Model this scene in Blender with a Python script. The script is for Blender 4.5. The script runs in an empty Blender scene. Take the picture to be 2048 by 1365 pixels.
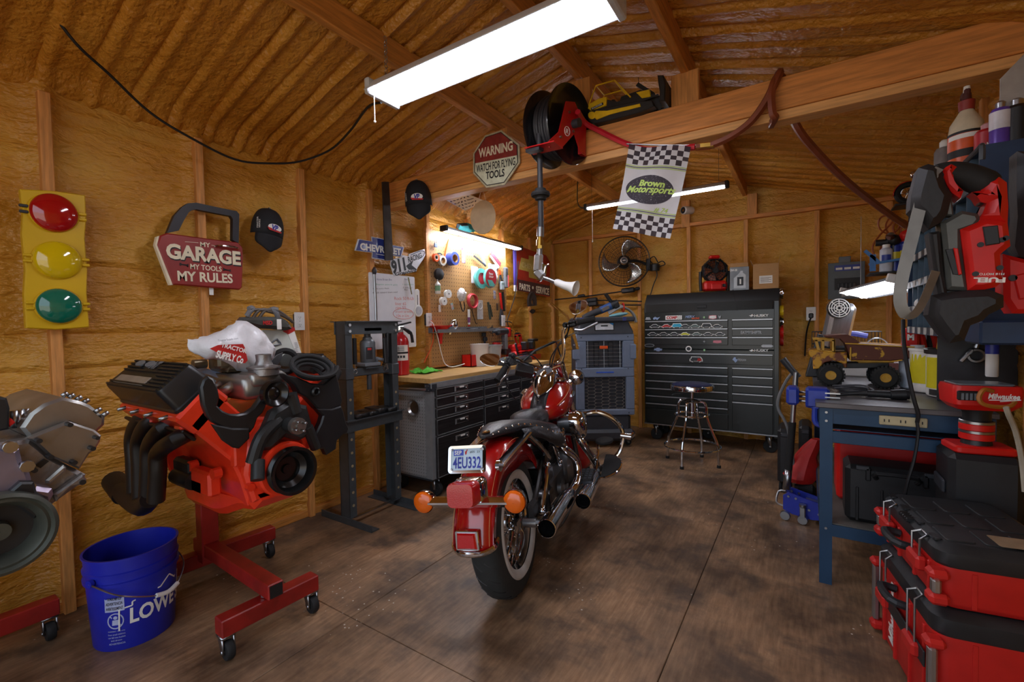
import bpy,bmesh,math,random
from mathutils import Vector,Matrix,noise as mn
PI=math.pi
random.seed(7)
S=bpy.context.scene
C=S.collection
rad=math.radians
# ---------------------------------------------------------------- camera
CAMH=1.25
F_PX=905.0
def _axes():
  yaw,pit,rol=rad(33.0),rad(-1.9),rad(-1.05)
  f=Vector((-math.sin(yaw)*math.cos(pit),math.cos(yaw)*math.cos(pit),math.sin(pit)))
  r=Vector((math.cos(yaw),math.sin(yaw),0)); u=r.cross(f)
  return (r*math.cos(rol)+u*math.sin(rol),u*math.cos(rol)-r*math.sin(rol),f)
AR,AU,AF=_axes()
EYE=Vector((0,0,CAMH))
cd=bpy.data.cameras.new('camera'); cam=bpy.data.objects.new('camera',cd); C.objects.link(cam)
cd.sensor_width=36; cd.lens=F_PX/2048*36; cd.clip_start=.02
cam.matrix_world=Matrix(((AR.x,AU.x,-AF.x,0),(AR.y,AU.y,-AF.y,0),(AR.z,AU.z,-AF.z,CAMH),(0,0,0,1)))
S.camera=cam
def ray(x,y): return AF + AR*((x-1024)/F_PX) - AU*((y-682.5)/F_PX)
def onx(x,y,X): d=ray(x,y); return EYE + d*(X/d.x)
def ony(x,y,Y): d=ray(x,y); return EYE + d*(Y/d.y)
def onz(x,y,z=0): d=ray(x,y); return EYE + d*((z-CAMH)/d.z)
# ---------------------------------------------------------------- world, exposure
S.view_settings.view_transform='Standard'; S.view_settings.look='None'
S.view_settings.gamma=1; S.view_settings.use_curve_mapping=False
S.view_settings.exposure=1.25
W=bpy.data.worlds.new('world'); S.world=W; W.use_nodes=True
wn=W.node_tree.nodes; wl=W.node_tree.links
wb=wn['Background']; wb.inputs['Strength'].default_value=1.1
tc=wn.new('ShaderNodeTexCoord'); sx=wn.new('ShaderNodeSeparateXYZ'); cr=wn.new('ShaderNodeValToRGB')
wl.new(tc.outputs['Generated'],sx.inputs[0]); wl.new(sx.outputs['Z'],cr.inputs[0]); wl.new(cr.outputs[0],wb.inputs['Color'])
cr.color_ramp.elements[0].position=.0; cr.color_ramp.elements[0].color=(.62,.56,.48,1)
cr.color_ramp.elements[1].position=.03; cr.color_ramp.elements[1].color=(.58,.66,.78,1)
# ---------------------------------------------------------------- materials
def lin(h):
  if isinstance(h,str): h=tuple(int(h[i:i+2],16)/255 for i in (0,2,4))
  return tuple((c/12.92 if c <= .04045 else ((c+.055)/1.055)**2.4) for c in h[:3])+(1,)
_M={}
def mat(name,col,rough=.5,metal=0.,var=.12,vs=18.,bump=0.,bs=60.,coat=0.,emit=0.,alpha=1.,trans=0.,spec=.5,col2=None,stretch=None,lo=.35,hi=.65,det=4):
  if name in _M: return _M[name]
  m=bpy.data.materials.new(name); m.use_nodes=True
  n=m.node_tree.nodes; l=m.node_tree.links; b=n['Principled BSDF']
  b.inputs['Roughness'].default_value=rough; b.inputs['Metallic'].default_value=metal
  b.inputs['Coat Weight'].default_value=coat; b.inputs['Coat Roughness'].default_value=.08
  b.inputs['Specular IOR Level'].default_value=spec
  b.inputs['Alpha'].default_value=alpha; b.inputs['Transmission Weight'].default_value=trans
  c=lin(col)
  t=n.new('ShaderNodeTexCoord'); mp=n.new('ShaderNodeMapping')
  if stretch: mp.inputs['Scale'].default_value=stretch
  l.new(t.outputs['Object'],mp.inputs[0])
  z=n.new('ShaderNodeTexNoise'); z.inputs['Scale'].default_value=vs; z.inputs['Detail'].default_value=det
  l.new(mp.outputs[0],z.inputs['Vector'])
  r=n.new('ShaderNodeValToRGB'); e=r.color_ramp.elements
  e[0].position=lo; e[1].position=hi
  e[0].color=(lin(col2) if col2 else tuple(x*(1-var) for x in c[:3])+(1,)); e[1].color=(c if col2 else tuple(min(1,x*(1+var)) for x in c[:3])+(1,))
  l.new(z.outputs['Fac'],r.inputs[0]); l.new(r.outputs[0],b.inputs['Base Color'])
  if emit:
    b.inputs['Emission Color'].default_value=c; b.inputs['Emission Strength'].default_value=emit
  if bump:
    z2=n.new('ShaderNodeTexNoise'); z2.inputs['Scale'].default_value=bs; z2.inputs['Detail'].default_value=3
    bp=n.new('ShaderNodeBump'); bp.inputs['Strength'].default_value=bump; bp.inputs['Distance'].default_value=.01
    l.new(mp.outputs[0],z2.inputs['Vector']); l.new(z2.outputs['Fac'],bp.inputs['Height']); l.new(bp.outputs[0],b.inputs['Normal'])
  _M[name]=m
  return m
# ---------------------------------------------------------------- mesh builder
def tr(x=0,y=0,z=0): return Matrix.Translation((x,y,z))
def rx(a): return Matrix.Rotation(rad(a),4,'X')
def ry(a): return Matrix.Rotation(rad(a),4,'Y')
def rz(a): return Matrix.Rotation(rad(a),4,'Z')
def sc(x,y,z): return Matrix.Diagonal((x,y,z,1))
def frame(o,xa,ya=None,za=None):
  """matrix with origin o, x axis xa, and y (or z) axis near the one given"""
  x=Vector(xa).normalized()
  if za is not None:
    z=Vector(za); z=(z-x*z.dot(x)).normalized(); y=z.cross(x)
  else:
    y=Vector(ya); y=(y-x*y.dot(x)).normalized(); z=x.cross(y)
  o=Vector(o)
  return Matrix(((x.x,y.x,z.x,o.x),(x.y,y.y,z.y,o.y),(x.z,y.z,z.z,o.z),(0,0,0,1)))
def catmull(P,k,closed=False):
  P=[Vector(p) for p in P]; n=len(P)
  if n < 3 or k < 2: return P
  out=[]
  for i in range(n if closed else n-1):
    if closed: a,b,c,d=P[(i-1) % n],P[i],P[(i+1) % n],P[(i+2) % n]
    else: a,b,c,d=P[max(i-1,0)],P[i],P[i+1],P[min(i+2,n-1)]
    for j in range(k):
      t=j/k
      out.append(.5*((2*b)+(c-a)*t+(2*a-5*b+4*c-d)*t*t+(3*b-a-3*c+d)*t**3))
  if not closed: out.append(P[-1])
  return out
_TXT={}
class MB:
  def __init__(s): s.v=[]; s.f=[]; s.mi=[]; s.M=Matrix.Identity(4); s.m=0
  def at(s,*ms):
    s.M=Matrix.Identity(4)
    for m in ms: s.M=s.M @ m
    return s
  def mt(s,i): s.m=i; return s
  def add(s,vs,fs):
    o=len(s.v); M=s.M
    s.v += [M @ Vector(p) for p in vs]; s.f += [tuple(i+o for i in f) for f in fs]; s.mi += [s.m]*len(fs)
    return s
  def box(s,cx,cy,cz,sx,sy,sz,b=0.):
    hx,hy,hz=sx/2,sy/2,sz/2
    if b <= 0:
      v=[(cx+i*hx,cy+j*hy,cz+k*hz) for i in (-1,1) for j in (-1,1) for k in (-1,1)]
      return s.add(v,[(0,1,3,2),(4,6,7,5),(0,4,5,1),(2,3,7,6),(0,2,6,4),(1,5,7,3)])
    b=min(b,hx*.95,hy*.95,hz*.95); v=[]; ix={}
    for i in (-1,1):
      for j in (-1,1):
        for k in (-1,1):
          for a in range(3):
            ix[(i,j,k,a)]=len(v)
            v.append((cx+i*(hx-(0 if a == 0 else b)),cy+j*(hy-(0 if a == 1 else b)),cz+k*(hz-(0 if a == 2 else b))))
    f=[]
    for g in (-1,1):
      q=[(ix[(g,j,k,0)]) for j,k in ((-1,-1),(1,-1),(1,1),(-1,1))]; f.append(tuple(q if g > 0 else q[::-1]))
      q=[(ix[(i,g,k,1)]) for i,k in ((-1,-1),(-1,1),(1,1),(1,-1))]; f.append(tuple(q if g > 0 else q[::-1]))
      q=[(ix[(i,j,g,2)]) for i,j in ((-1,-1),(1,-1),(1,1),(-1,1))]; f.append(tuple(q if g > 0 else q[::-1]))
    for a in (-1,1):
      for c in (-1,1):
        f.append((ix[(a,c,-1,0)],ix[(a,c,1,0)],ix[(a,c,1,1)],ix[(a,c,-1,1)]))
        f.append((ix[(a,-1,c,0)],ix[(a,1,c,0)],ix[(a,1,c,2)],ix[(a,-1,c,2)]))
        f.append((ix[(-1,a,c,1)],ix[(1,a,c,1)],ix[(1,a,c,2)],ix[(-1,a,c,2)]))
        for k in (-1,1): f.append((ix[(a,c,k,0)],ix[(a,c,k,1)],ix[(a,c,k,2)]))
    return s.add(v,f)
  def bar(s,p0,p1,w,h,up=(0,0,1),b=0.):
    p0,p1=Vector(p0),Vector(p1); d=p1-p0
    if abs(d.normalized().dot(Vector(up))) > .99: up=(0,1,0)
    M0=s.M; s.M=M0 @ frame((p0+p1)/2,d,za=up); s.box(0,0,0,d.length,w,h,b); s.M=M0
    return s
  def ring_faces(s,n,m,closed_u=False,closed_v=True):
    f=[]
    for i in range(n if closed_u else n-1):
      for j in range(m if closed_v else m-1):
        a=i*m+j; b2=i*m+(j+1) % m; c=((i+1) % n)*m+(j+1) % m; d=((i+1) % n)*m+j
        f.append((a,b2,c,d))
    return f
  def cyl(s,p0,p1,r0,r1=None,n=16,caps=True):
    r1=r0 if r1 is None else r1; p0,p1=Vector(p0),Vector(p1); d=(p1-p0)
    a=Vector((0,0,1)) if abs(d.normalized().z) < .9 else Vector((1,0,0))
    x=d.cross(a).normalized(); y=x.cross(d).normalized()*-1; y=d.normalized().cross(x)
    v=[]
    for p,r in ((p0,r0),(p1,r1)):
      for k in range(n): t=2*PI*k/n; v.append(p+x*(r*math.cos(t))+y*(r*math.sin(t)))
    f=[(k,(k+1) % n,n+(k+1) % n,n+k) for k in range(n)]
    if caps: f += [tuple(range(n))[::-1],tuple(range(n,2*n))]
    return s.add(v,f)
  def tube(s,P,r,n=8,k=1,closed=False,caps=True,flat=1.):
    P=catmull(P,k,closed) if k > 1 else [Vector(p) for p in P]
    N=len(P); v=[]
    R=r if isinstance(r,(list,tuple)) else [r]
    if len(R) > 1 and len(R) != N:
      q=[]
      for i in range(N):
        t=i/(N-1)*(len(R)-1); a=min(int(t),len(R)-2); q.append(R[a]+(R[a+1]-R[a])*(t-a))
      R=q
    T=[]
    for i in range(N):
      a=P[(i-1) % N] if (closed or i) else P[0]; b=P[(i+1) % N] if (closed or i < N-1) else P[-1]
      d=(b-a); T.append(d.normalized() if d.length > 1e-9 else (T[-1] if T else Vector((0,0,1))))
    a=Vector((0,0,1)) if abs(T[0].z) < .9 else Vector((1,0,0))
    x=(a-T[0]*a.dot(T[0])).normalized()
    for i in range(N):
      x=x-T[i]*x.dot(T[i])
      x=x.normalized() if x.length > 1e-6 else T[i].orthogonal().normalized()
      y=T[i].cross(x); ri=R[i if len(R) > 1 else 0]
      for j in range(n): t=2*PI*j/n; v.append(P[i]+x*(ri*math.cos(t))+y*(ri*flat*math.sin(t)))
    f=s.ring_faces(N,n,closed)
    if caps and not closed: f += [tuple(range(n))[::-1],tuple(range((N-1)*n,N*n))]
    return s.add(v,f)
  def lathe(s,prof,n=24,a0=0.,a1=2*PI,caps=False):
    full=abs(a1-a0-2*PI) < 1e-6; m=n if full else n+1; v=[]
    for r,z in prof:
      for j in range(m): t=a0+(a1-a0)*j/n; v.append((r*math.cos(t),r*math.sin(t),z))
    f=s.ring_faces(len(prof),m,False,full)
    if caps: f += [tuple(range(m))[::-1],tuple(range((len(prof)-1)*m,len(prof)*m))]
    return s.add(v,f)
  def sph(s,c,r,n=16,m=10):
    if not isinstance(r,(tuple,list)): r=(r,r,r)
    M0=s.M; s.M=M0 @ tr(*c) @ sc(*r)
    s.lathe([(max(math.sin(PI*i/m),1e-4),-math.cos(PI*i/m)) for i in range(m+1)],n); s.M=M0
    return s
  def torus(s,c,ax,R,r,n=32,m=8,a0=0,a1=2*PI,flat=1.):
    ax=Vector(ax).normalized(); x=ax.orthogonal().normalized()
    if abs(ax.z) < .99: x=Vector((0,0,1)).cross(ax).normalized()
    y=ax.cross(x); c=Vector(c); full=abs(a1-a0-2*PI) < 1e-6
    P=[c+x*(R*math.cos(a0+(a1-a0)*i/n))+y*(R*math.sin(a0+(a1-a0)*i/n)) for i in range(n if full else n+1)]
    return s.tube(P,r,m,closed=full,flat=flat)
  def prism(s,poly,z0,z1,b=0.):
    n=len(poly)
    ar=sum(poly[i][0]*poly[(i+1) % n][1]-poly[(i+1) % n][0]*poly[i][1] for i in range(n))
    if ar < 0: poly=list(poly)[::-1]
    def inset(d):
      o=[]
      for i in range(n):
        p,q,t=Vector(poly[i-1][:2]),Vector(poly[i][:2]),Vector(poly[(i+1) % n][:2])
        e1=(q-p).normalized(); e2=(t-q).normalized()
        n1=Vector((-e1.y,e1.x)); n2=Vector((-e2.y,e2.x)); k=n1+n2
        k=k.normalized() if k.length > 1e-6 else n1
        q2=q+k*(d/max(.4,k.dot(n1))); o.append((q2.x,q2.y))
      return o
    if b <= 0: rings=[(poly,z0),(poly,z1)]
    elif b < .05: rings=[(inset(b),z0),(poly,z0+b),(poly,z1-b),(inset(b),z1)]
    else:
      q=[(inset(b*(1-math.sin(a))),b*(1-math.cos(a))) for a in (0,PI/6,PI/3)]
      rings=[(p,z0+z) for p,z in q]+[(poly,z0+b),(poly,z1-b)]+[(p,z1-z) for p,z in q[::-1]]
    v=[(p[0],p[1],z) for pl,z in rings for p in pl]
    f=s.ring_faces(len(rings),n)
    f += [tuple(range(n))[::-1],tuple(range((len(rings)-1)*n,len(rings)*n))]
    return s.add(v,f)
  def grid(s,fn,nu,nv,cu=False,cv=False):
    mu=nu if cu else nu+1; mv=nv if cv else nv+1
    v=[fn(i/nu,j/nv) for i in range(mu) for j in range(mv)]
    return s.add(v,s.ring_faces(mu,mv,cu,cv))
  def loft(s,rings,caps=True,closed=True):
    m=len(rings[0]); v=[p for r in rings for p in r]; f=s.ring_faces(len(rings),m,False,closed)
    if caps: f += [tuple(range(m))[::-1],tuple(range((len(rings)-1)*m,len(rings)*m))]
    return s.add(v,f)
  def text(s,t,cx,cy,w,h,z=0.,bold=0.,depth=.0006,shear=0.):
    """flat lettering in the local x-y plane, fitted to w x h, centred on cx, cy"""
    key=(t,bold,shear)
    if key not in _TXT:
      cu=bpy.data.curves.new('lettering','FONT'); cu.body=t; cu.size=1; cu.offset=bold; cu.shear=shear; cu.resolution_u=3
      o=bpy.data.objects.new('lettering',cu); me=bpy.data.meshes.new_from_object(o)
      V=[x.co.copy() for x in me.vertices]; Fc=[tuple(p.vertices) for p in me.polygons]
      bpy.data.objects.remove(o); bpy.data.curves.remove(cu); bpy.data.meshes.remove(me); _TXT[key]=(V,Fc)
    V,Fc=_TXT[key]
    x0=min(p.x for p in V); x1=max(p.x for p in V); y0=min(p.y for p in V); y1=max(p.y for p in V)
    return s.add([(cx+((p.x-x0)/(x1-x0)-.5)*w,cy+((p.y-y0)/(y1-y0)-.5)*h,z+depth) for p in V],Fc)
  def build(s,name,mats,parent=None,smooth=32,sub=0,mod=None):
    me=bpy.data.meshes.new(name); me.from_pydata([tuple(p) for p in s.v],[],s.f)
    if not isinstance(mats,(list,tuple)): mats=[mats]
    for m in mats: me.materials.append(m)
    if len(mats) > 1: me.polygons.foreach_set('material_index',s.mi)
    bm=bmesh.new(); bm.from_mesh(me); bmesh.ops.recalc_face_normals(bm,faces=bm.faces)
    if smooth:
      lim=rad(smooth)
      for f in bm.faces: f.smooth=len(f.verts) < 7
      for e in bm.edges:
        if len(e.link_faces) == 2 and e.calc_face_angle(0) > lim: e.smooth=False
    bm.to_mesh(me); bm.free(); me.update()
    o=bpy.data.objects.new(name,me); C.objects.link(o)
    if parent: o.parent=parent
    if sub:
      q=o.modifiers.new('subdivision','SUBSURF'); q.levels=sub; q.render_levels=sub
    return o
def rrect(x0,y0,x1,y1,r,n=4):
  o=[]
  for cx,cy,a in ((x1-r,y1-r,0),(x0+r,y1-r,90),(x0+r,y0+r,180),(x1-r,y0+r,270)):
    for k in range(n+1): t=rad(a+90*k/n); o.append((cx+r*math.cos(t),cy+r*math.sin(t)))
  return o
def ngon(n,r,a=0.,cx=0.,cy=0.,ry_=None): return [(cx+r*math.cos(a+2*PI*k/n),cy+(ry_ or r)*math.sin(a+2*PI*k/n)) for k in range(n)]
def tag(o,label,cat=None,group=None,kind=None):
  if label: o['label']=label
  if cat: o['category']=cat
  if group: o['group']=group
  if kind: o['kind']=kind
  return o
def thing(name,label,cat,M=None,group=None):
  o=bpy.data.objects.new(name,None); C.objects.link(o); o.empty_display_size=.05
  if M is not None: o.matrix_world=M
  return tag(o,label,cat,group)
def place(o,M): o.matrix_world=M; return o
def struct(o): o['kind']='structure'; return o
def lab(o,t): o['label']=t; return o
def dup(o,M,label,group=None):
  c=o.copy(); C.objects.link(c); c.matrix_world=M; tag(c,label,None,group)
  for ch in o.children:
    d=ch.copy(); C.objects.link(d); d.parent=c
    for g in ch.children:
      e=g.copy(); C.objects.link(e); e.parent=d
  return c
LW=frame((0,0,0),(0,1,0),ya=(0,0,1))       # left wall frame: local x along the room, y up, z into the room
BW=frame((0,0,0),(1,0,0),ya=(0,0,1))       # facing the camera end: local x right, y up, z towards the camera
def lwall(p,dx=0.): return tr(p.x+dx,p.y,p.z) @ LW
def bwall(p): return tr(p.x,p.y,p.z) @ BW
# common materials
m_black=mat('black_paint','17181a',.45); m_blk_rub=mat('black_rubber','141414',.75,bump=.1); m_blk_plastic=mat('black_plastic','1b1c1e',.5,bump=.05,bs=300)
m_chrome=mat('chrome','d6d8dc',.07,1.,var=.03); m_steel=mat('bright_steel','a9abad',.3,1.,var=.1); m_alu=mat('brushed_aluminium','b4b6b8',.38,1.,var=.08,stretch=(1,30,1))
m_white=mat('white_plastic','e6e5e0',.45,var=.04); m_red=mat('tool_red','c9160f',.42,var=.06); m_red_dk=mat('red_enamel','9b1410',.4,var=.12)
m_blue=mat('blue_paint','2a37a0',.4,var=.08); m_grey=mat('grey_enamel','6b7075',.45,var=.08); m_dkgrey=mat('dark_grey_paint','303338',.45,var=.12)
m_brass=mat('brass','c09a4a',.3,1.); m_paper=mat('white_paper','e8e6df',.7,var=.05); m_card=mat('cardboard','b08657',.8,var=.08,stretch=(1,1,12))
m_orange=mat('orange_plastic','e4571c',.4,var=.05); m_yellow=mat('yellow_paint','d8b417',.45,var=.08); m_green=mat('green_cloth','4fae2a',.85,var=.2)
m_cord=mat('black_cord','121214',.55); m_ink=mat('black_ink','1a1a1c',.6); m_wht_ink=mat('white_ink','e9e8e2',.55,var=.03); m_red_ink=mat('red_ink','b5211c',.55)
m_cream=mat('cream_ink','e6dcc0',.6,var=.08); m_blue_ink=mat('blue_ink','27359a',.55)
# ---------------------------------------------------------------- lamps that are not modelled fixtures: none (daylight enters through the open front)
m_tube=mat('lit_tube','f0f3ff',.4,emit=16.0,var=.01); m_tube_peg=mat('lit_bar','f0f3ff',.4,emit=42.0,var=.01); m_tube_task=mat('lit_task_tube','f0f3ff',.4,emit=7.0,var=.01); m_tube_dim=mat('lit_diffuser','f2f2ff',.4,emit=11.0,var=.01)
# ================================================================ ROOM
XL,XR,YB,YF=-2.84,.78,5.42,-.5
RX,RZ,SL=-1.13,2.86,.28
def roofz(x): return RZ-SL*abs(x-RX)
def nz(x,y,z,s=1.): return mn.noise(Vector((x*s,y*s,z*s)))
def foam_mat(name,stretch,c0,c1,c2):
  m=bpy.data.materials.new(name); m.use_nodes=True; n=m.node_tree.nodes; l=m.node_tree.links; b=n['Principled BSDF']
  t=n.new('ShaderNodeTexCoord'); mp=n.new('ShaderNodeMapping'); mp.inputs['Scale'].default_value=stretch
  l.new(t.outputs['Object'],mp.inputs[0])
  z=n.new('ShaderNodeTexNoise'); z.inputs['Scale'].default_value=2.2; z.inputs['Detail'].default_value=6; l.new(mp.outputs[0],z.inputs[0])
  r=n.new('ShaderNodeValToRGB'); e=r.color_ramp.elements; e[0].position=.3; e[0].color=lin(c0); e[1].position=.7; e[1].color=lin(c2)
  q=e.new(.5); q.color=lin(c1)
  l.new(z.outputs[0],r.inputs[0]); l.new(r.outputs[0],b.inputs['Base Color'])
  b.inputs['Roughness'].default_value=.36; b.inputs['Specular IOR Level'].default_value=.5
  z2=n.new('ShaderNodeTexNoise'); z2.inputs['Scale'].default_value=55; z2.inputs['Detail'].default_value=3; l.new(mp.outputs[0],z2.inputs[0])
  z3=n.new('ShaderNodeTexNoise'); z3.inputs['Scale'].default_value=17; z3.inputs['Detail'].default_value=2; l.new(mp.outputs[0],z3.inputs[0])
  ad=n.new('ShaderNodeMath'); ad.operation='MULTIPLY_ADD'; ad.inputs[1].default_value=.5; l.new(z2.outputs[0],ad.inputs[0]); l.new(z3.outputs[0],ad.inputs[2])
  bp=n.new('ShaderNodeBump'); bp.inputs['Strength'].default_value=.9; bp.inputs['Distance'].default_value=.022
  l.new(ad.outputs[0],bp.inputs['Height']); l.new(bp.outputs[0],b.inputs['Normal'])
  return m
m_foam=foam_mat('spray_foam_wall',(1,.7,1.6),'b87c22','c98f34','d2a346')
m_foamc=foam_mat('spray_foam_roof',(1,1.3,1),'ae701e','c2832a','cc9238')
m_pine=mat('pine_lumber','c98a48',.6,var=.2,vs=6,stretch=(14,14,1.2),bump=.08,bs=40)
m_pinex=mat('pine_beam','cc8642',.55,var=.2,vs=6,stretch=(1.0,14,14),bump=.08,bs=40)
m_pinel=mat('pine_light_board','d8a060',.55,var=.15,vs=6,stretch=(1.0,14,14))
m_piney=mat('pine_purlin','c08038',.6,var=.2,vs=6,stretch=(14,1.2,14),bump=.08,bs=40)
STUDS=[onx(p[0],p[1],-2.76).y for p in ((94,300),(398,300),(603,345),(741,400))]
STUDS=[STUDS[0]+.0,STUDS[1],STUDS[2],STUDS[3],2.94,3.52,4.10,4.70,5.28]
def wall_disp(a,z,studs,seed):
  d=.016*nz(a*1.3,z*2.5,seed)+.007*nz(a*6,z*9,seed+3)
  w=z+.018*nz(a*1.1,z*.6,seed+7)+.02*nz(a*.35,0,seed+1)
  p=(w/.165) % 1.
  k=.6+.9*nz(a*.8,math.floor(w/.165)*3.7,seed+5)
  d -= max(0,k)*.026*math.exp(-((p-.5)/.09)**2) - .008*math.exp(-((p-.64)/.12)**2)
  m=min([abs(a-s) for s in studs] or [9])
  d += .05*math.exp(-(m/.045)**2)
  return d
# left wall
b=MB(); n1,n2=250,120
b.grid(lambda u,v: (XL+.005+wall_disp(YF+u*(YB-YF),v*2.42,STUDS,11.),YF+u*(YB-YF),v*2.42),n1,n2)
o=b.build('wall_left',m_foam,smooth=60); struct(o)
BST=[-2.28,-1.66,-1.10,-.53,.09,.64]
def backz(x): return roofz(x)+.03
b=MB()
b.grid(lambda u,v: (XL+u*(XR-XL),YB-.005-wall_disp(XL+u*(XR-XL),v*backz(XL+u*(XR-XL)),BST if v*backz(XL+u*(XR-XL)) < 2.36 else [],31.),v*backz(XL+u*(XR-XL))),170,140)
struct(b.build('wall_back',m_foam,smooth=60))
RST=[1.30,1.90,2.50,3.10,3.70,4.30,4.90]
b=MB()
b.grid(lambda u,v: (XR-.005-wall_disp(YF+u*(YB-YF),v*2.42,RST,51.),YF+u*(YB-YF),v*2.42),200,100)
struct(b.build('wall_right',m_foam,smooth=60))
# front wall behind the camera with the open doorway the daylight comes through
b=MB(); b.box((XL-2.3)/2,YF-.05,1.25,-2.3-XL,.1,2.5); b.box((XL+XR)/2,YF-.05,2.66,XR-XL,.1,.56)
struct(b.build('wall_front',m_foam))
# roof slopes with foamed ribs
def roof_disp(y,s,seed):
  w=y+.012*nz(s*1.5,y*.7,seed)+.02*nz(s*.5,0,seed+2)
  p=(w/.166) % 1.
  a=.75+.6*nz(math.floor(w/.166)*2.3,s*.8,seed+9)
  d=.024*a*math.exp(-((p-.5)/.12)**2)-.026*math.exp(-((p-.31)/.055)**2)*a-.012*math.exp(-((p-.72)/.05)**2)*a
  return d+.010*nz(s*2,y*3,seed+4)+.004*nz(s*8,y*10,seed+6)
b=MB()
def cl(u,v):
  x=XL-.05+v*(RX-XL+.09); y=YF+u*(YB-YF); e=.06*math.exp(-((x-XL)/.07)**2)
  return (x,y,RZ-SL*(RX-x)-e-roof_disp(y,v*1.8,71.))
b.grid(cl,420,44)
def crr(u,v):
  x=RX-.04+v*(XR+.09-RX); y=YF+u*(YB-YF); e=.05*math.exp(-((x-XR)/.07)**2)
  return (x,y,RZ-SL*(x-RX)-e-roof_disp(y,v*1.8,91.))
b.grid(crr,420,44)
struct(b.build('ceiling',m_foamc,smooth=60))
# floor
def floor_mat():
  m=bpy.data.materials.new('stained_plywood_floor'); m.use_nodes=True; n=m.node_tree.nodes; l=m.node_tree.links; b=n['Principled BSDF']
  t=n.new('ShaderNodeTexCoord')
  def tex(scale,st,det=6,rough=.6):
    mp=n.new('ShaderNodeMapping'); mp.inputs['Scale'].default_value=st; l.new(t.outputs['Object'],mp.inputs[0])
    z=n.new('ShaderNodeTexNoise'); z.inputs['Scale'].default_value=scale; z.inputs['Detail'].default_value=det; z.inputs['Roughness'].default_value=rough
    l.new(mp.outputs[0],z.inputs[0]); return z
  def ramp(src,stops):
    r=n.new('ShaderNodeValToRGB'); e=r.color_ramp.elements
    while len(e) < len(stops): e.new(.5)
    for k,(p,c) in enumerate(stops): e[k].position=p; e[k].color=c if isinstance(c,tuple) else lin(c)
    l.new(src,r.inputs[0]); return r
  def mix(a,c,f,mode='MIX'):
    x=n.new('ShaderNodeMix'); x.data_type='RGBA'; x.blend_type=mode
    for s,i in ((f,0),(a,6),(c,7)):
      if isinstance(s,(float,tuple)): x.inputs[i].default_value=s
      else: l.new(s,x.inputs[i])
    return x.outputs[2]
  grain=ramp(tex(7,(9,1.1,1)).outputs[0],[(.3,'836549'),(.55,'9b7c5f'),(.75,'b0906f')])
  patch=ramp(tex(1.9,(1.2,1,1)).outputs[0],[(.36,(.28,.26,.25,1)),(.5,(.72,.69,.66,1)),(.62,(1.12,1.04,.95,1))])
  c=mix(grain.outputs[0],patch.outputs[0],1.,'MULTIPLY')
  st=ramp(tex(3.2,(1,1.2,1),7,.62).outputs[0],[(.5,(0,0,0,1)),(.66,(.85,.85,.85,1))])
  c=mix(c,lin('4a3c32'),st.outputs[0])
  # paint specks
  vo=n.new('ShaderNodeTexVoronoi'); vo.inputs['Scale'].default_value=30; l.new(t.outputs['Object'],vo.inputs['Vector'])
  sp=ramp(vo.outputs['Distance'],[(.10,(1,1,1,1)),(.13,(0,0,0,1))])
  ms=ramp(tex(1.3,(1,1,1),3).outputs[0],[(.57,(0,0,0,1)),(.60,(1,1,1,1))])
  k=n.new('ShaderNodeMath'); k.operation='MULTIPLY'; l.new(sp.outputs[0],k.inputs[0]); l.new(ms.outputs[0],k.inputs[1])
  c=mix(c,lin('c9c4b8'),k.outputs[0])
  l.new(c,b.inputs['Base Color'])
  rr=ramp(tex(2.4,(1,1,1)).outputs[0],[(.3,(.38,.38,.38,1)),(.7,(.62,.62,.62,1))]); l.new(rr.outputs[0],b.inputs['Roughness'])
  bp=n.new('ShaderNodeBump'); bp.inputs['Strength'].default_value=.25; bp.inputs['Distance'].default_value=.004
  l.new(grain.outputs[0],bp.inputs['Height']); l.new(bp.outputs[0],b.inputs['Normal'])
  return m
m_floor=floor_mat()
b=MB()
xs=[XL-.1,-2.87+1.22*0+.02,-1.65,-.43,XR+.1]; ys=[-3.2,1.22,3.66,YB+.1]
for i in range(4):
  for j in range(3): b.box((xs[i]+xs[i+1])/2,(ys[j]+ys[j+1])/2,-.02,xs[i+1]-xs[i]-.003,ys[j+1]-ys[j]-.003,.04,.002)
struct(b.build('floor',m_floor))
# framing: studs, plates, purlins, the tie beam and its short posts (each a piece of the room)
tn=[0]
def trim(b,m):
  tn[0] += 1; return struct(b.build('trim_%d' % tn[0],m))
for y in STUDS: trim(MB().box(-2.80,y,1.15,.085,.04,2.30,.003),m_pine)
trim(MB().box(-2.815,2.5,.022,.06,5.8,.044,.003),m_piney)
for x in BST: trim(MB().box(x,YB-.035,1.16,.042,.07,2.32,.003),m_pine)
trim(MB().box(-1.03,YB-.035,2.345,3.56,.075,.04,.003),m_pinex)
for x in (-1.13,-.47): trim(MB().box(x,YB-.05,2.36+.11,.09,.05,.22 if x > -1 else .3,.003),m_pine)
for y in RST: trim(MB().box(XR-.035,y,1.15,.085,.04,2.30,.003),m_pine)
BY=2.505                                                     # front face of the tie beam
for dx,x in ((0,-1.74),(1,-1.15),(2,-.54)):
  top=roofz(x)
  trim(MB().box(x,2.47,top-.065,.042,5.8,.12,.004),m_piney)
trim(MB().box(-1.03,BY+.02,2.317,3.58,.04,.148,.003),m_pinex)
trim(MB().box(-1.03,BY+.052,2.22,3.58,.09,.044,.003),m_pinel)
for x,top in ((-1.735,2.57),(-1.145,2.72),(-.54,2.575)):
  trim(MB().box(x,BY+.065,(2.39+top)/2,.14,.04,top-2.39+.0,.003),m_pine)
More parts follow.
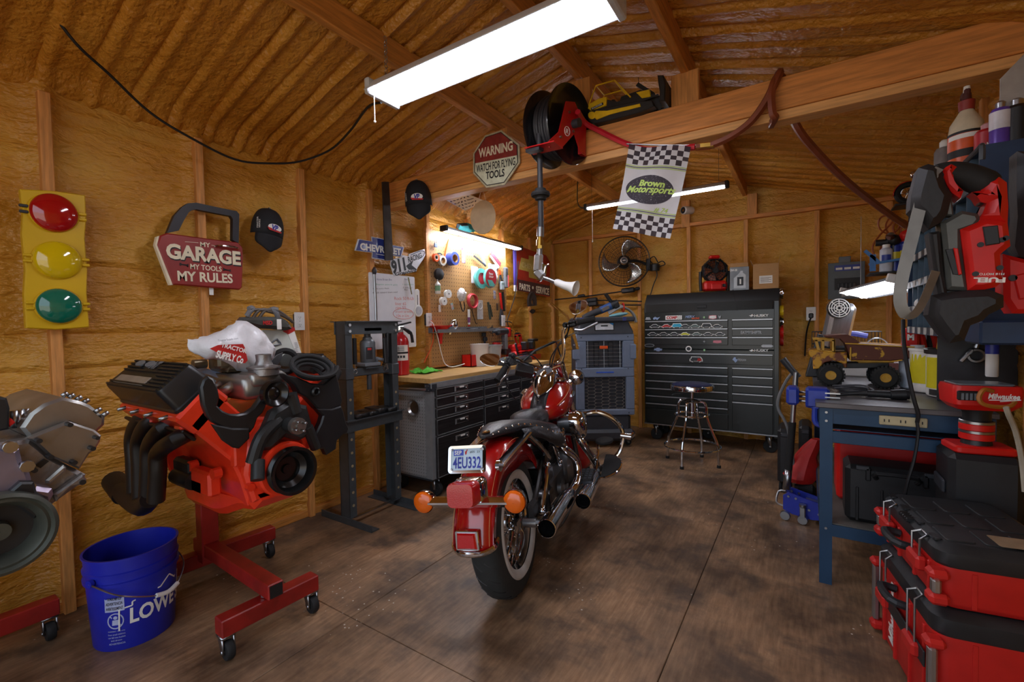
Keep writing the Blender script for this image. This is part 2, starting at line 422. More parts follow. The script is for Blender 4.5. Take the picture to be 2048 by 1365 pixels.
# ================================================================ LIGHT FIXTURES
# shop light
p0=onz(755,185,2.36); p1=onz(1252,12,2.36)
sl=thing('shop_light','long white fluorescent shop light hanging on chains under the ceiling','light',tr(-1.135,(p0.y+p1.y)/2,2.36))
L2=.59
b=MB()
prof=[(-.105,.0),(-.075,.045),(-.05,.06),(.05,.06),(.075,.045),(.105,0),(.10,0),(.07,.04),(-.07,.04),(-.10,0)]
b.at(frame((-L2,0,0),(0,1,0),ya=(0,0,1)))
b.prism(prof,0,2*L2); b.at()
b.build('housing',mat('white_enamel','cfd2d6',.4,var=.04),sl)
b=MB().at(frame((-L2+.03,0,0),(0,1,0),ya=(0,0,1)))
b.prism([(-.085,.006),(-.06,-.012),(.06,-.012),(.085,.006)],0,2*L2-.06)
b.build('diffuser',m_tube_dim,sl)
for s in (-1,1):
  b=MB(); b.box(s*(L2-.012),0,.02,.03,.20,.075,.006); e=b.build('end_cap',mat('end_cap_white','bfc1c4',.45),sl)
for s in (-1,1):
  b=MB(); z0=.065; zt=roofz(-1.135+s*.55)-2.36-.05
  k=int((zt-z0)/.022)
  for i in range(k): b.torus((s*.55,0,z0+.011+i*.022),(1,0,0) if i % 2 else (0,1,0),.009,.002,10,5)
  b.build('chain',m_steel,sl)
b=MB(); b.tube([(-L2+.02,-.06,-.01),(-L2+.02,-.06,-.13)],.0018,6); b.sph((-L2+.02,-.06,-.135),.006,8,6)
for i in range(16): b.sph((-L2+.02,-.06,-.015-.0075*i),.003,6,4)
b.build('pull_chain',m_white,sl)
# hanging tube light in the back bay
q0,q1=ony(1172,416,3.97),ony(1454,370,3.97)
tl=thing('tube_light','slim bright tube light hanging in the back bay behind the checkered flag','light',tr(q0.x,q0.y,q0.z))
Lq=q1.x-q0.x; dz=q1.z-q0.z
b=MB().bar((0,0,.012),(Lq,0,.012+dz),.045,.03,b=.005); b.build('housing',m_alu,tl)
b=MB().cyl((.02,0,-.008),(Lq-.02,0,-.008+dz),.017,n=12); b.build('tube',m_tube,tl)
for x in (0,Lq): MB().box(x,0,.004+dz*(x > 0),.03,.055,.055,.006).build('end_cap',m_blk_plastic,tl)
for x in (.06,Lq-.06):
  zt=roofz(q0.x+x)-q0.z
  MB().tube([(x,0,.02),(x,0,zt-.03)],.0015,5).build('hanging_wire',m_dkgrey,tl)
MB().tube([(.07,-.02,-.01),(.07,-.02,-.32)],.0018,6).sph((.07,-.02,-.325),.006,8,6).build('pull_cord',m_white,tl)
MB().tube([(0,0,.01),(-.05,0,.01),(-.09,.01,.08),(-.09,.02,.3),(-.1,.03,roofz(q0.x-.1)-q0.z-.02)],.005,6,6).build('power_cord',m_cord,tl)
# light bar over the pegboard
a0,a1=onx(888,456,-2.62),onx(1039,496,-2.62)
pl=thing('pegboard_light','bright bar light fixed along the top edge of the pegboard','light',tr(a0.x,a0.y,a0.z))
Lp=a1.y-a0.y; dzp=a1.z-a0.z
MB().bar((0,0,0),(0,Lp,dzp),.07,.02,b=.004).build('housing',m_alu,pl)
MB().bar((-.008,.02,-.016),(-.008,Lp-.02,dzp-.016),.05,.018,b=.006).build('diffuser',m_tube_peg,pl)
for y in (.0,Lp): MB().box(0,y,dzp*(y > 0)-.004,.08,.03,.05,.006).build('end_cap',m_blk_plastic,pl)
for y in (.1,Lp-.1): MB().bar((-.0,y,0),(-.14,y,.01),.02,.006).build('bracket',m_steel,pl)
# ================================================================ MOTORCYCLE
m_bred=mat('motorcycle_red','a3100f',.18,.0,var=.05,coat=1.,spec=.6); m_leather=mat('black_leather','1c1c1f',.38,var=.15,bump=.25,bs=120)
m_tyre=mat('tyre_rubber','232524',.8,var=.15,bump=.15,bs=50); m_wwall=mat('whitewall_rubber','b9b7b2',.7,var=.06)
m_amber=mat('amber_lens','d9600a',.2,var=.03,coat=.6); m_rlens=mat('red_lens','b40b13',.15,var=.05,coat=.8,vs=150,bump=.12,bs=240)
m_mirror=mat('mirror_glass','c9ccd4',.03,1.,var=.01); m_engine=mat('engine_casting','5a5d60',.4,.8,var=.15); m_frame=mat('frame_black','101012',.3,var=.05,coat=.4)
BK=tr(-1.154,1.765,0) @ rz(90+14.3) @ rx(-6.5)
bike=thing('motorcycle','red cruiser motorcycle with whitewall tyres, chrome exhausts and studded black saddle','motorcycle',BK)
def tyre_set(root,cx,R,w,turn=None):
  M=tr(cx,0,R) @ (turn or Matrix.Identity(4)) @ rx(90)
  ri=R-.115
  b=MB().at(M)
  pr_=[(ri-.005,-.04)]
  for k in range(13):
    t=PI*(-.5+k/12); pr_.append((R-.075+.075*max(0,math.cos(t))**.7,w*.5*(abs(math.sin(t))**.8)*(1 if t > 0 else -1)))
  pr_.append((ri-.005,.04)); b.lathe(pr_,64)
  for k in range(26):
    for s in (-1,1):
      a=2*PI*(k+.5*(s > 0))/26
      P=[Vector(((R-.001-.012*u*u)*math.cos(a+.12*u*s),(R-.001-.012*u*u)*math.sin(a+.12*u*s),s*(.008+.042*u))) for u in (0,.5,1)]
      b.mt(1).tube(P,.0026,4).mt(0)
  t_=b.build('tire',[m_tyre,m_black],root)
  for s in (-1,1):
    b=MB().at(M); b.lathe([(ri-.006,s*(w*.42)),(ri+.0,s*(w*.47)),(ri+.015,s*(w*.5+.003)),(ri+.028,s*(w*.5+.004)),(ri+.036,s*(w*.485))],64); b.build('whitewall',m_wwall,t_)
  b=MB().at(M); b.lathe([(ri+.006,-.05),(ri-.004,-.05),(ri-.022,-.03),(ri-.026,0),(ri-.022,.03),(ri-.004,.05),(ri+.006,.05)],64)
  wh=b.build('wheel_rim',m_chrome,root)
  b=MB().at(M); b.lathe([(.028,-.06),(.05,-.055),(.05,-.04),(.03,-.03),(.03,.03),(.05,.04),(.05,.055),(.028,.06)],24,caps=True); b.build('hub',m_chrome,wh)
  b=MB().at(M)
  for k in range(32):
    s=1 if k % 2 else -1; a=2*PI*k/32; a2=a+(.5 if (k//2) % 2 else -.5)
    b.tube([(.047*math.cos(a2),.047*math.sin(a2),s*.045),((ri-.02)*math.cos(a),(ri-.02)*math.sin(a),s*.012)],.0022,5)
  b.build('spokes',m_chrome,wh)
  b=MB().at(M); b.lathe([(.07,-.072),(.145,-.072),(.145,-.067),(.07,-.067),(.07,-.072)],40); b.build('brake_disc',m_steel,root)
  return wh
tyre_set(bike,0,.32,.135)
RK=rad(32)
TURN=Matrix.Translation((0,0,0))
hd=Vector((1.16,0,.92)); ax=Vector((-math.sin(RK),0,math.cos(RK)))
STEER=Matrix.Translation(hd) @ Matrix.Rotation(rad(26),4,ax) @ Matrix.Translation(-hd)
fw=bpy.data.objects.new('front_wheel',None); C.objects.link(fw); fw.parent=bike
bpy.data.objects.remove(fw)
def steer_pt(p): return STEER @ Vector(p)
# front wheel, steered
b=MB().at(STEER,tr(1.60,0,.32),rx(90)); R_,w_=.32,.12
b.lathe([(.205,-.04)]+[(.245+.075*max(0,math.cos(PI*(-.5+k/12)))**.7,w_*.5*abs(math.sin(PI*(-.5+k/12)))**.8*(1 if k > 6 else -1)) for k in range(13)]+[(.205,.04)],56); b.build('tire',m_tyre,bike)
b=MB().at(STEER,tr(1.60,0,.32),rx(90)); b.lathe([(.21,-.05),(.185,-.03),(.18,0),(.185,.03),(.21,.05)],48)
b.lathe([(.02,-.06),(.05,-.05),(.03,0),(.05,.05),(.02,.06)],20)
for k in range(24): b.tube([(.04*math.cos(k*.26),.04*math.sin(k*.26),.04*(-1)**k),(.19*math.cos(k*.26),.19*math.sin(k*.26),0)],.002,4)
b.build('wheel_rim',m_chrome,bike)
def fender(name,cx,cz,R,hw,a0,a1,skirt,M,root,n=40,flare=None):
  rows=[]
  for i in range(n+1):
    a=rad(a0+(a1-a0)*i/n); t=i/n; row=[]
    sk=skirt(t)
    prof=[(-hw,-sk),(-hw*1.02,-sk*.5),(-hw,-.03)]+[(hw*math.sin(rad(q)),.0-(1-math.cos(rad(q)))*.055) for q in (-75,-55,-35,-15,0,15,35,55,75)]+[(hw,-.03),(hw*1.02,-sk*.5),(hw,-sk)]
    for y,dr in prof:
      r=R+dr+(flare(t) if flare else 0)
      row.append((cx+r*math.cos(a),y,cz+r*math.sin(a)))
    rows.append(row)
  b=MB().at(M); b.loft(rows,caps=False,closed=False)
  o=b.build(name,m_bred,root,smooth=50)
  q=o.modifiers.new('solid','SOLIDIFY'); q.thickness=.004; q.offset=-1
  return o
I4=Matrix.Identity(4)
rf=fender('rear_fender',0,.32,.405,.086,28,172,lambda t: .06+.09*math.exp(-((t-.42)/.26)**2)+.0*t,I4,bike,flare=lambda t: .012*max(0,(t-.8)/.2)**2)
fender('front_fender',1.60,.32,.375,.078,12,205,lambda t: .10+.10*max(0,(t-.5)),STEER,bike)
# trim stripe lines on the rear fender
for s in (-1,1): MB().tube([((.4065)*math.cos(rad(a)),s*.079,.32+.4*math.sin(rad(a))-.01) for a in range(60,170,6)],.0012,4).build('pinstripe',mat('gold_pinstripe','c98a5a',.4),rf)
# chrome tip trim and lower red marker light
b=MB(); b.tube([(-.335,-.093,.395),(-.375,-.088,.378),(-.408,-.05,.368),(-.415,0,.366),(-.408,.05,.368),(-.375,.088,.378),(-.335,.093,.395)],.012,8,4,flat=.7); b.build('tip_trim',m_chrome,rf)
b=MB().at(frame((-.418,0,.425),(0,-1,0),za=(-1,0,.08))); b.prism(rrect(-.05,-.038,.05,.038,.008),-.02,.008,.003); ml=b.build('marker_light_bezel',m_chrome,rf)
b=MB().at(frame((-.418,0,.425),(0,-1,0),za=(-1,0,.08))); b.prism([(-.042,-.03),(.042,-.03),(.038,.03),(-.038,.03)],0,.018,.006); b.build('marker_light',m_rlens,rf)
# number plate
PM=frame((-.352,-.008,.722),(0,-1,0),za=(-1,0,.33)) @ sc(.87,.9,1)
np_=MB().at(PM).prism(rrect(-.088,-.056,.088,.056,.012),-.003,.001,.001).build('license_plate',mat('plate_blue_white','b9cfdd',.4,var=.06,vs=8),bike)
b=MB().at(PM); P=rrect(-.093,-.06,.093,.06,.016); Q=rrect(-.08,-.047,.08,.047,.01)
for k in range(len(P)):
  k2=(k+1) % len(P); b.add([(P[k][0],P[k][1],-.004),(P[k2][0],P[k2][1],-.004),(P[k2][0],P[k2][1],.007),(P[k][0],P[k][1],.007),(Q[k][0],Q[k][1],.004),(Q[k2][0],Q[k2][1],.004)],[(0,1,2,3),(3,2,5,4)])
b.build('plate_frame',m_chrome,np_)
MB().at(PM).text('4EU332',0,-.014,.142,.05,.0015,.02).build('lettering',m_blue_ink,np_)
MB().at(PM).box(-.042,.030,.002,.05,.026,.001).build('sticker',mat('sticker_blue','2340b8',.4),np_)
b=MB().at(PM).text('SEP',-.044,.03,.036,.018,.003,.02); b.build('lettering',m_wht_ink,np_)
b=MB().at(PM).text('#05  23',.040,.031,.05,.01,.0015); b.build('lettering',m_ink,np_)
b=MB().at(PM); b.prism([(-.008,.02),(-.002,.022),(0,.034),(.004,.042),(.0,.044),(-.004,.036),(-.01,.034)],.001,.002); b.build('emblem',m_red_ink,np_)
for x in (-.074,.074):
  for y in (-.042,.042): MB().at(PM).sph((x,y,.006),.006,8,6).build('plate_bolt',m_chrome,np_)
# tail lamp
TM=frame((-.375,-.01,.60),(0,-1,0),za=(-1,0,.12))
b=MB().at(TM); b.loft([[(p[0]*1.12,p[1]*1.12,-.045) for p in rrect(-.055,-.045,.055,.045,.02)],[(p[0]*1.15,p[1]*1.15,.0) for p in rrect(-.055,-.045,.055,.045,.02)],[(p[0],p[1],.02) for p in rrect(-.055,-.045,.055,.045,.02)]]); tlb=b.build('tail_lamp_base',m_chrome,bike)
b=MB().at(TM); b.loft([[(p[0],p[1],.0) for p in rrect(-.056,-.046,.056,.046,.02)],[(p[0],p[1],.07) for p in rrect(-.058,-.046,.058,.048,.022)],[(p[0]*.92,p[1]*.92,.084) for p in rrect(-.058,-.046,.058,.048,.022)]]); b.build('tail_lamp',m_rlens,bike)
# turn signals on a chrome bar
b=MB(); b.bar((-.372,.20,.558),(-.372,-.20,.558),.046,.04,b=.016); sb=b.build('signal_bar',m_chrome,bike)
for s in (-1,1):
  b=MB().at(tr(-.355,s*.198,.56),ry(-90)); b.lathe([(.001,-.045),(.02,-.04),(.036,-.02),(.044,.0),(.046,.018),(.046,.024)],24); ts=b.build('turn_signal',m_chrome,bike)
  b=MB().at(tr(-.355,s*.198,.56),ry(-90)); b.lathe([(.044,.02),(.043,.03),(.035,.038),(.02,.042),(.001,.043)],24); b.build('amber_lens',m_amber,ts)
for s in (-1,1):
  b=MB(); b.bar((-.26,s*.104,.665),(.13,s*.118,.712),.048,.016,up=(-.1,0,1),b=.006); b.cyl((-.26,s*.096,.665),(-.26,s*.112,.665),.024,n=16); st=b.build('fender_strut',m_chrome,bike)
  for t in (.0,.12,.42,.75): MB().cyl((-.255+.39*t,s*.10,.666+.047*t),(-.255+.39*t,s*.124,.666+.047*t),.008,n=6).build('strut_bolt',m_steel,st)
  MB().tube([(.12,s*.122,.705),(.27,s*.135,.60),(.36,s*.14,.52)],.017,10,4).build('frame_rail_cover',m_chrome,bike)
# seat
def seat_ring(x,w,zt,zb,n=14,sq=.7):
  o=[]
  for k in range(n):
    t=2*PI*k/n; c,s=math.cos(t),math.sin(t)
    o.append((x,w*abs(c)**sq*(1 if c > 0 else -1),(zt+zb)/2+(zt-zb)/2*abs(s)**sq*(1 if s > 0 else -1)))
  return o
b=MB(); b.loft([seat_ring(*q) for q in ((-.15,.012,.768,.756),(-.10,.042,.776,.745),(0,.07,.786,.735),(.12,.105,.782,.715),(.24,.15,.765,.66),(.36,.175,.735,.60),(.46,.178,.705,.585),(.56,.165,.68,.58),(.66,.13,.66,.585),(.74,.09,.645,.60))])
seat=b.build('seat',m_leather,bike,smooth=70)
b=MB(); b.loft([seat_ring(*q) for q in ((.40,.03,.70,.66),(.44,.09,.735,.66),(.52,.115,.758,.64),(.60,.105,.758,.64),(.68,.085,.742,.64),(.76,.06,.715,.64),(.80,.05,.70,.65))]); b.build('rider_backrest',m_leather,seat,smooth=70)
b=MB()
for s in (-1,1):                                                # leather skirts
  b.loft([[(.10,s*.10,.74),(.10,s*.118,.71)],[(.22,s*.148,.725),(.22,s*.17,.66)],[(.36,s*.176,.68),(.36,s*.195,.59)],[(.50,s*.18,.65),(.5,s*.205,.535)],[(.62,s*.155,.63),(.62,s*.19,.52)],[(.70,s*.12,.625),(.70,s*.15,.56)]],caps=False,closed=False)
sk=b.build('seat_skirt',m_leather,seat); q=sk.modifiers.new('solid','SOLIDIFY'); q.thickness=.006
b=MB()
for s in (-1,1):
  P=catmull([(-.12,s*.035,.765),(0,s*.072,.768),(.12,s*.108,.755),(.22,s*.152,.72),(.36,s*.183,.66),(.50,s*.19,.62),(.60,s*.172,.595),(.66,s*.15,.575)],5)
  for p in P[::2]: b.sph(p+Vector((-.002,s*.003,.004)),.0052,8,5)
b.build('studs',m_chrome,seat)
for s in (-1,1): MB().at(tr(.60,s*.182,.61),rx(90)).lathe([(.001,-.008),(.014,-.007),(.02,0),(.014,.007),(.001,.008)],16).build('concho',m_chrome,seat)
MB().at(tr(-.11,0,.779)).lathe([(.001,.006),(.016,.004),(.02,-.002)],14).build('concho',m_chrome,seat)
# tank, dash and strap
def tank_ring(x,w,zt,zb,n=28):
  o=[]
  for k in range(n):
    t=2*PI*k/n; c,s=math.cos(t),math.sin(t)
    e=.75 if s > 0 else .6
    z=(zb+.45*(zt-zb)); o.append((x,w*abs(c)**.8*(1 if c > 0 else -1),z+((zt-z) if s > 0 else (z-zb))*abs(s)**e*(1 if s > 0 else -1)))
  return o
b=MB(); b.loft([tank_ring(*q) for q in ((.745,.04,.72,.66),(.76,.085,.745,.645),(.80,.125,.775,.635),(.88,.155,.815,.63),(.98,.172,.85,.64),(1.08,.17,.872,.66),(1.17,.145,.878,.69),(1.235,.105,.868,.72),(1.27,.05,.84,.75))])
tank=b.build('fuel_tank',m_bred,bike,smooth=80)
b=MB(); b.loft([[(x,-w,z+.004),(x,-w*.5,z+.014),(x,0,z+.017),(x,w*.5,z+.014),(x,w,z+.004)] for x,w,z in ((.70,.05,.70),(.76,.052,.742),(.80,.053,.772),(.88,.054,.81),(.95,.05,.835))],caps=False,closed=False)
stp=b.build('tank_strap',m_leather,bike); q=stp.modifiers.new('solid','SOLIDIFY'); q.thickness=.006
b=MB()
for k in range(8): b.sph((.775+k*.02,0,.772+.0165*k*.98 - .0004*k*k+.006),.0048,8,5)
b.build('studs',m_chrome,stp)
b=MB(); b.loft([[(x,w*math.cos(PI*k/8),z+h*math.sin(PI*k/8)) for k in range(9)] for x,w,z,h in ((.80,.008,.80,.012),(.85,.045,.815,.035),(.92,.07,.84,.055),(.99,.078,.86,.075),(1.06,.075,.875,.085),(1.12,.055,.885,.06),(1.18,.02,.885,.02))])
con=b.build('dash_console',m_chrome,bike,smooth=70)
SM=frame((1.01,0,.932),(0,-1,0),za=(-.45,0,1))
MB().at(SM).lathe([(.05,-.03),(.062,-.01),(.064,.006),(.058,.011),(.054,.008)],28).build('speedometer_bezel',m_chrome,con)
MB().at(SM).lathe([(.001,.007),(.056,.006)],28).build('speedometer_glass',mat('gauge_glass','8fa0ad',.05,.6,var=.1,vs=8),con)
for s in (-1,1):
  MB().at(tr(1.07,s*.09,.862),rx(-s*12)).lathe([(.034,0),(.036,.012),(.03,.02),(.001,.023)],20).build('gas_cap',m_chrome,tank)
for s in (-1,1):
  b=MB().at(frame((1.04,s*.165,.765),(1,0,.05),za=(0,s,.25)))
  b.prism([(-.055,-.01),(-.02,-.018),(.05,-.008),(.06,.004),(.03,.012),(.035,.022),(.0,.02),(-.02,.014),(-.05,.008)],-.004,.014,.004); b.build('tank_badge',m_chrome,tank)
  MB().tube([(.79,s*.118,.735),(.88,s*.148,.765),(1.0,s*.158,.80),(1.12,s*.14,.83),(1.2,s*.1,.838)],.0022,5,4).build('pinstripe',_M['gold_pinstripe'],tank)
# frame tubes, swing arm and final drive
b=MB()
for s in (-1,1):
  b.tube([(1.22,s*.03,.86),(1.20,s*.09,.55),(1.12,s*.13,.17),(.85,s*.14,.13),(.35,s*.14,.15),(.27,s*.13,.33),(.36,s*.13,.56),(.6,s*.08,.63)],.017,8,5)
  b.tube([(.38,s*.12,.34),(.15,s*.105,.32),(0,s*.1,.32)],.024,8,3); b.tube([(.36,s*.11,.53),(.15,s*.10,.36),(0,s*.1,.32)],.016,8,3)
b.tube([(.6,0,.63),(.9,0,.64),(1.2,0,.82)],.02,8,4); b.box(.36,0,.42,.05,.2,.1,.01); b.box(.30,0,.33,.14,.24,.16,.02)
b.build('frame',m_frame,bike)
for s in (-1,1): MB().cyl((0,s*.085,.32),(0,s*.15,.32),.022,n=12).cyl((0,s*.15,.32),(0,s*.165,.32),.014,n=6).build('axle_nut',m_steel,bike)
b=MB(); b.tube([(.30,-.15,.50),(.10,-.15,.335)],.011,8); b.sph((.3,-.15,.5),.018,10,6); b.sph((.1,-.15,.335),.018,10,6); b.build('support_rod',m_chrome,bike)
b=MB().at(tr(.02,.105,.32),rx(90)); b.lathe([(.03,-.012),(.125,-.012),(.125,.012),(.03,.012)],40); b.build('drive_pulley',m_frame,bike)
b=MB(); b.box(.06,-.115,.36,.11,.035,.08,.015); b.build('brake_caliper',m_blk_plastic,bike)
# engine
b=MB()
b.box(.70,0,.30,.62,.22,.20,.05); b.at(tr(.88,-.10,.30),rx(90)).lathe([(.001,.03),(.10,.03),(.115,.01),(.12,-.03)],28); b.at()
b.at(tr(.62,-.115,.27),rx(90)).lathe([(.001,.02),(.05,.018),(.06,-.02)],20); b.at()
b.box(.47,0,.36,.26,.2,.2,.04); eng=b.build('engine_case',m_engine,bike)
b=MB(); b.box(.62,.14,.30,.66,.07,.17,.03); b.at(tr(.88,.17,.30),rx(-90)).lathe([(.001,.03),(.09,.028),(.11,0)],28); b.build('primary_cover',m_chrome,bike)
for sgn,base in ((-1,(.76,0,.40)),(1,(.93,0,.40))):
  M=tr(*base) @ ry(sgn*22.5)
  b=MB().at(M); b.cyl((0,0,-.03),(0,0,.15),.055,n=20)
  for k in range(12): b.prism(rrect(-.072,-.078,.072,.078,.04),.005+.012*k,.0105+.012*k)
  cy_=b.build('cylinder',m_engine,bike)
  b=MB().at(M); b.box(0,0,.185,.13,.15,.05,.015); b.box(0,0,.225,.12,.13,.035,.014); b.build('rocker_cover',m_chrome,cy_)
  b=MB().at(M)
  for dx in (-.028,.028): b.tube([(dx*.6,-.09,-.06),(dx,-.085,.17)],.0095,8); b.cyl((dx*.6,-.09,-.06),(dx*.62,-.09,-.02),.014,n=10)
  b.build('pushrod_tube',m_chrome,cy_)
b=MB().at(frame((.845,-.235,.60),(1,0,.12),za=(0,-1,.05)))
b.loft([[(p[0]*k,p[1]*k,z) for p in [(-.085,.02),(-.075,.062),(-.03,.082),(.03,.08),(.075,.05),(.09,.0),(.075,-.05),(.03,-.085),(-.01,-.095),(-.045,-.08),(-.075,-.04)]] for k,z in ((1,-.05),(1.03,-.02),(1,.01),(.8,.03),(.45,.04),(.05,.043))])
ac=b.build('air_cleaner',m_chrome,bike,smooth=60)
MB().cyl((.845,-.10,.60),(.845,-.20,.60),.045,n=18).build('carburettor',m_engine,bike)
# exhaust
b=MB(); b.tube([(.96,-.08,.53),(.95,-.17,.52),(.93,-.215,.46),(1.0,-.27,.31),(.985,-.285,.265),(.92,-.288,.258)],.025,12,6); b.build('exhaust_pipe',m_chrome,bike); b=MB(); b.tube([(.66,-.08,.55),(.54,-.16,.545),(.53,-.195,.52),(.62,-.23,.43),(.60,-.235,.345),(.53,-.228,.31),(.45,-.214,.30)],.025,12,6); b.build('exhaust_pipe',m_chrome,bike)
for P0,P1 in (((.93,-.29,.258),(.40,-.282,.268)),((.47,-.212,.298),(-.06,-.214,.318))):
  P0,P1=Vector(P0),Vector(P1); D=P1-P0
  b=MB().at(frame(P0,(0,1,0),za=D)); L=D.length
  b.lathe([(.025,-.01),(.03,.02),(.041,.10),(.043,.16),(.043,L),(.04,L+.002),(.036,L-.006),(.034,L-.02)],28); mf=b.build('muffler',m_chrome,bike)
  MB().at(frame(P0,(0,1,0),za=D)).lathe([(.0345,L-.01),(.033,L-.16),(.001,L-.16)],24).build('muffler_bore',m_black,mf)
# floorboards, pedals, guards
for s in (-1,1):
  FM=frame((.95,s*.385,.30),(1,0,.16),za=(-.16,s*-.06,1))
  pl_=[(.16*math.cos(rad(a)),s*(-.055+.115*math.sin(rad(a)))) for a in range(0,181,15)]
  b=MB().at(FM); b.prism(pl_,-.012,.006,.004); fb=b.build('floorboard',m_blk_rub,bike)
  b=MB().at(FM); b.tube([(p[0]*1.05,p[1]*1.04,-.006) for p in pl_],.007,6,2); b.build('floorboard_rim',m_chrome,fb)
  MB().bar((.95,s*.33,.285),(.95,s*.14,.20),.03,.03).build('floorboard_bracket',m_frame,bike)
  b=MB().at(frame((.68,s*.272,.325),(1,0,.12),za=(-.12,0,1))); b.prism(rrect(-.08,-.04,.08,.04,.012),-.012,.004,.003); pb=b.build('passenger_board',m_blk_rub,bike)
  b=MB().at(frame((.68,s*.272,.325),(1,0,.12),za=(-.12,0,1)))
  for i in range(5):
    for j in range(3): b.box(-.06+.03*i,-.025+.025*j,.006,.02,.016,.004)
  b.bar((-.082,-.042,-.01),(-.082,.042,-.01),.01,.014); b.build('tread_pads',m_dkgrey,pb)
  MB().bar((.68,s*.235,.315),(.68,s*.13,.25),.025,.025).build('board_bracket',m_chrome,bike)
b=MB().at(frame((1.05,-.343,.433),(1,0,.1),za=(-.25,0,1))); b.lathe([(.001,-.014),(.05,-.014),(.06,-.004),(.058,.008),(.045,.014),(.001,.016)],24); bp_=b.build('brake_pedal',m_blk_rub,bike)
MB().tube([(1.05,-.30,.425),(.97,-.295,.33),(.90,-.27,.24),(.85,-.16,.2)],.008,8,4).build('pedal_arm',m_chrome,bp_)
b=MB(); b.tube([(1.19,-.05,.60),(1.2,-.20,.597),(1.22,-.30,.597),(1.24,-.40,.535),(1.25,-.448,.433),(1.22,-.405,.30),(1.19,-.26,.20),(1.16,-.12,.16)],.016,10,6)
b.tube([(1.19,.05,.60),(1.2,.20,.597),(1.22,.30,.597),(1.24,.40,.535),(1.25,.448,.433),(1.22,.405,.30),(1.19,.26,.20),(1.16,.12,.16)],.016,10,6); eg=b.build('engine_guard',m_chrome,bike)
b=MB(); b.cyl((1.245,-.43,.42),(1.25,-.50,.405),.022,n=14); b.cyl((1.25,-.50,.405),(1.27,-.52,.42),.016,n=10); b.build('highway_peg',m_chrome,eg)
MB().tube([(.55,.15,.14),(.62,.20,.07),(.74,.26,.012-.02),(.78,.27,-.02)],.011,8,4).build('kickstand',m_chrome,bike)
# fork, lamps, bars
b=MB()
for s in (-1,1):
  b.at(STEER); b.tube([(1.60,s*.095,.32),(1.42,s*.095,.62)],.032,12); b.tube([(1.42,s*.095,.62),(1.20,s*.095,.97)],.036,12)
b.bar(hd+Vector((.05,-.13,.02)),hd+Vector((.05,.13,.02)),.06,.03,b=.008); b.at()
fk=b.build('fork',m_chrome,bike)
b=MB().at(STEER,tr(1.33,0,.86),ry(90)); b.lathe([(.001,-.10),(.05,-.085),(.085,-.03),(.095,.02),(.09,.05),(.001,.06)],28); b.build('headlamp',m_chrome,bike)
for s in (-1,1):
  b=MB().at(STEER,tr(1.33,s*.20,.80),ry(90)); b.lathe([(.001,-.07),(.035,-.06),(.055,-.02),(.06,.02),(.055,.04),(.001,.045)],24); b.build('passing_lamp',m_chrome,bike)
b=MB().at(STEER); b.tube([(1.33,-.2,.80),(1.33,0,.77),(1.33,.2,.80)],.012,8,3); b.build('lamp_bar',m_chrome,bike)
b=MB(); b.tube([(.74,.21,.98),(.80,.185,1.03),(.86,.17,1.05),(.93,.16,1.045),(1.02,.12,1.0),(1.10,.05,.965),(1.12,-.02,.965),(1.13,-.09,.985),(1.135,-.118,1.03),(1.14,-.13,1.10),(1.145,-.135,1.18),(1.15,-.16,1.228),(1.155,-.22,1.245),(1.15,-.26,1.248)],.0135,10,4)
hb=b.build('handlebar',m_chrome,bike)
for P0,P1,q in (((.785,.19,1.018),(.70,.232,.935),1),((1.152,-.25,1.247),(1.15,-.37,1.257),-1)):
  P0,P1=Vector(P0),Vector(P1)
  b=MB(); b.tube([P0,P0*.7+P1*.3,P1],[.017,.019,.0185],14); b.cyl(P0-(P1-P0).normalized()*.004,P0+(P1-P0).normalized()*.006,.023,n=14); b.cyl(P1-(P1-P0).normalized()*.008,P1,.022,n=14); b.build('grip',m_blk_rub,hb)
  D=(P0-P1).normalized()
  b=MB(); b.bar(P0+D*.01,P0+D*.07,.045,.05,b=.01)
  for k in range(3): b.sph(P0+D*(.02+.018*k)+Vector((-.028,0,.008)),.009,8,6)
  b.bar(P0+D*.075,P0+D*.11,.05,.04,b=.01); b.build('switch_housing',m_blk_plastic,hb)
  lv=Vector((.035,0,-.03)) if q > 0 else Vector((.0,0,-.045))
  b=MB(); b.tube([P0+D*.03+lv,P0+lv*1.3-D*.02,(P0+P1)/2+lv*1.1,P1+lv*.7-D*.015],[.008,.008,.007,.009],8,4); b.build('lever',m_steel,hb)
for nm,P0,cc,ti,lr in (('L',(.80,.20,1.035),(.82,.312,1.066),-12,1),('R',(1.152,-.215,1.262),(1.15,-.268,1.35),12,-1)):
  cc=Vector(cc); pw=BK @ cc; nb=((EYE-pw).normalized()+(Vector((-1.1,1.15,2.40))-pw).normalized()).normalized(); nb=BK.to_3x3().inverted() @ nb
  MM=frame(cc,Vector((0.25*lr,-1,.1))-nb*nb.dot(Vector((0.25*lr,-1,.1))),za=nb) @ rz(ti)
  sh=[(-.066,.012),(-.055,.038),(-.01,.046),(.04,.04),(.066,.018),(.06,-.012),(.03,-.034),(-.02,-.045),(-.055,-.03)]
  if lr > 0: sh=[(-p[0],p[1]) for p in sh][::-1]
  sh=[(p.x,p.y) for p in catmull([(p[0],p[1],0) for p in sh],3,True)]
  b=MB().at(MM); b.loft([[(p[0]*k,p[1]*k,z) for p in sh] for k,z in ((.05,-.028),(.5,-.025),(.85,-.014),(1,0),(1,.005),(.95,.006))]); mr=b.build('mirror',m_chrome,bike,smooth=60)
  MB().at(MM).prism([(p[0]*.93,p[1]*.93) for p in sh],.003,.0065).build('mirror_glass',m_mirror,mr)
  MB().tube([P0,(Vector(P0)+cc)/2+Vector((.03,0,0)),cc+Vector((.02,0,-.02))],.006,8,4).build('mirror_stem',m_chrome,mr)
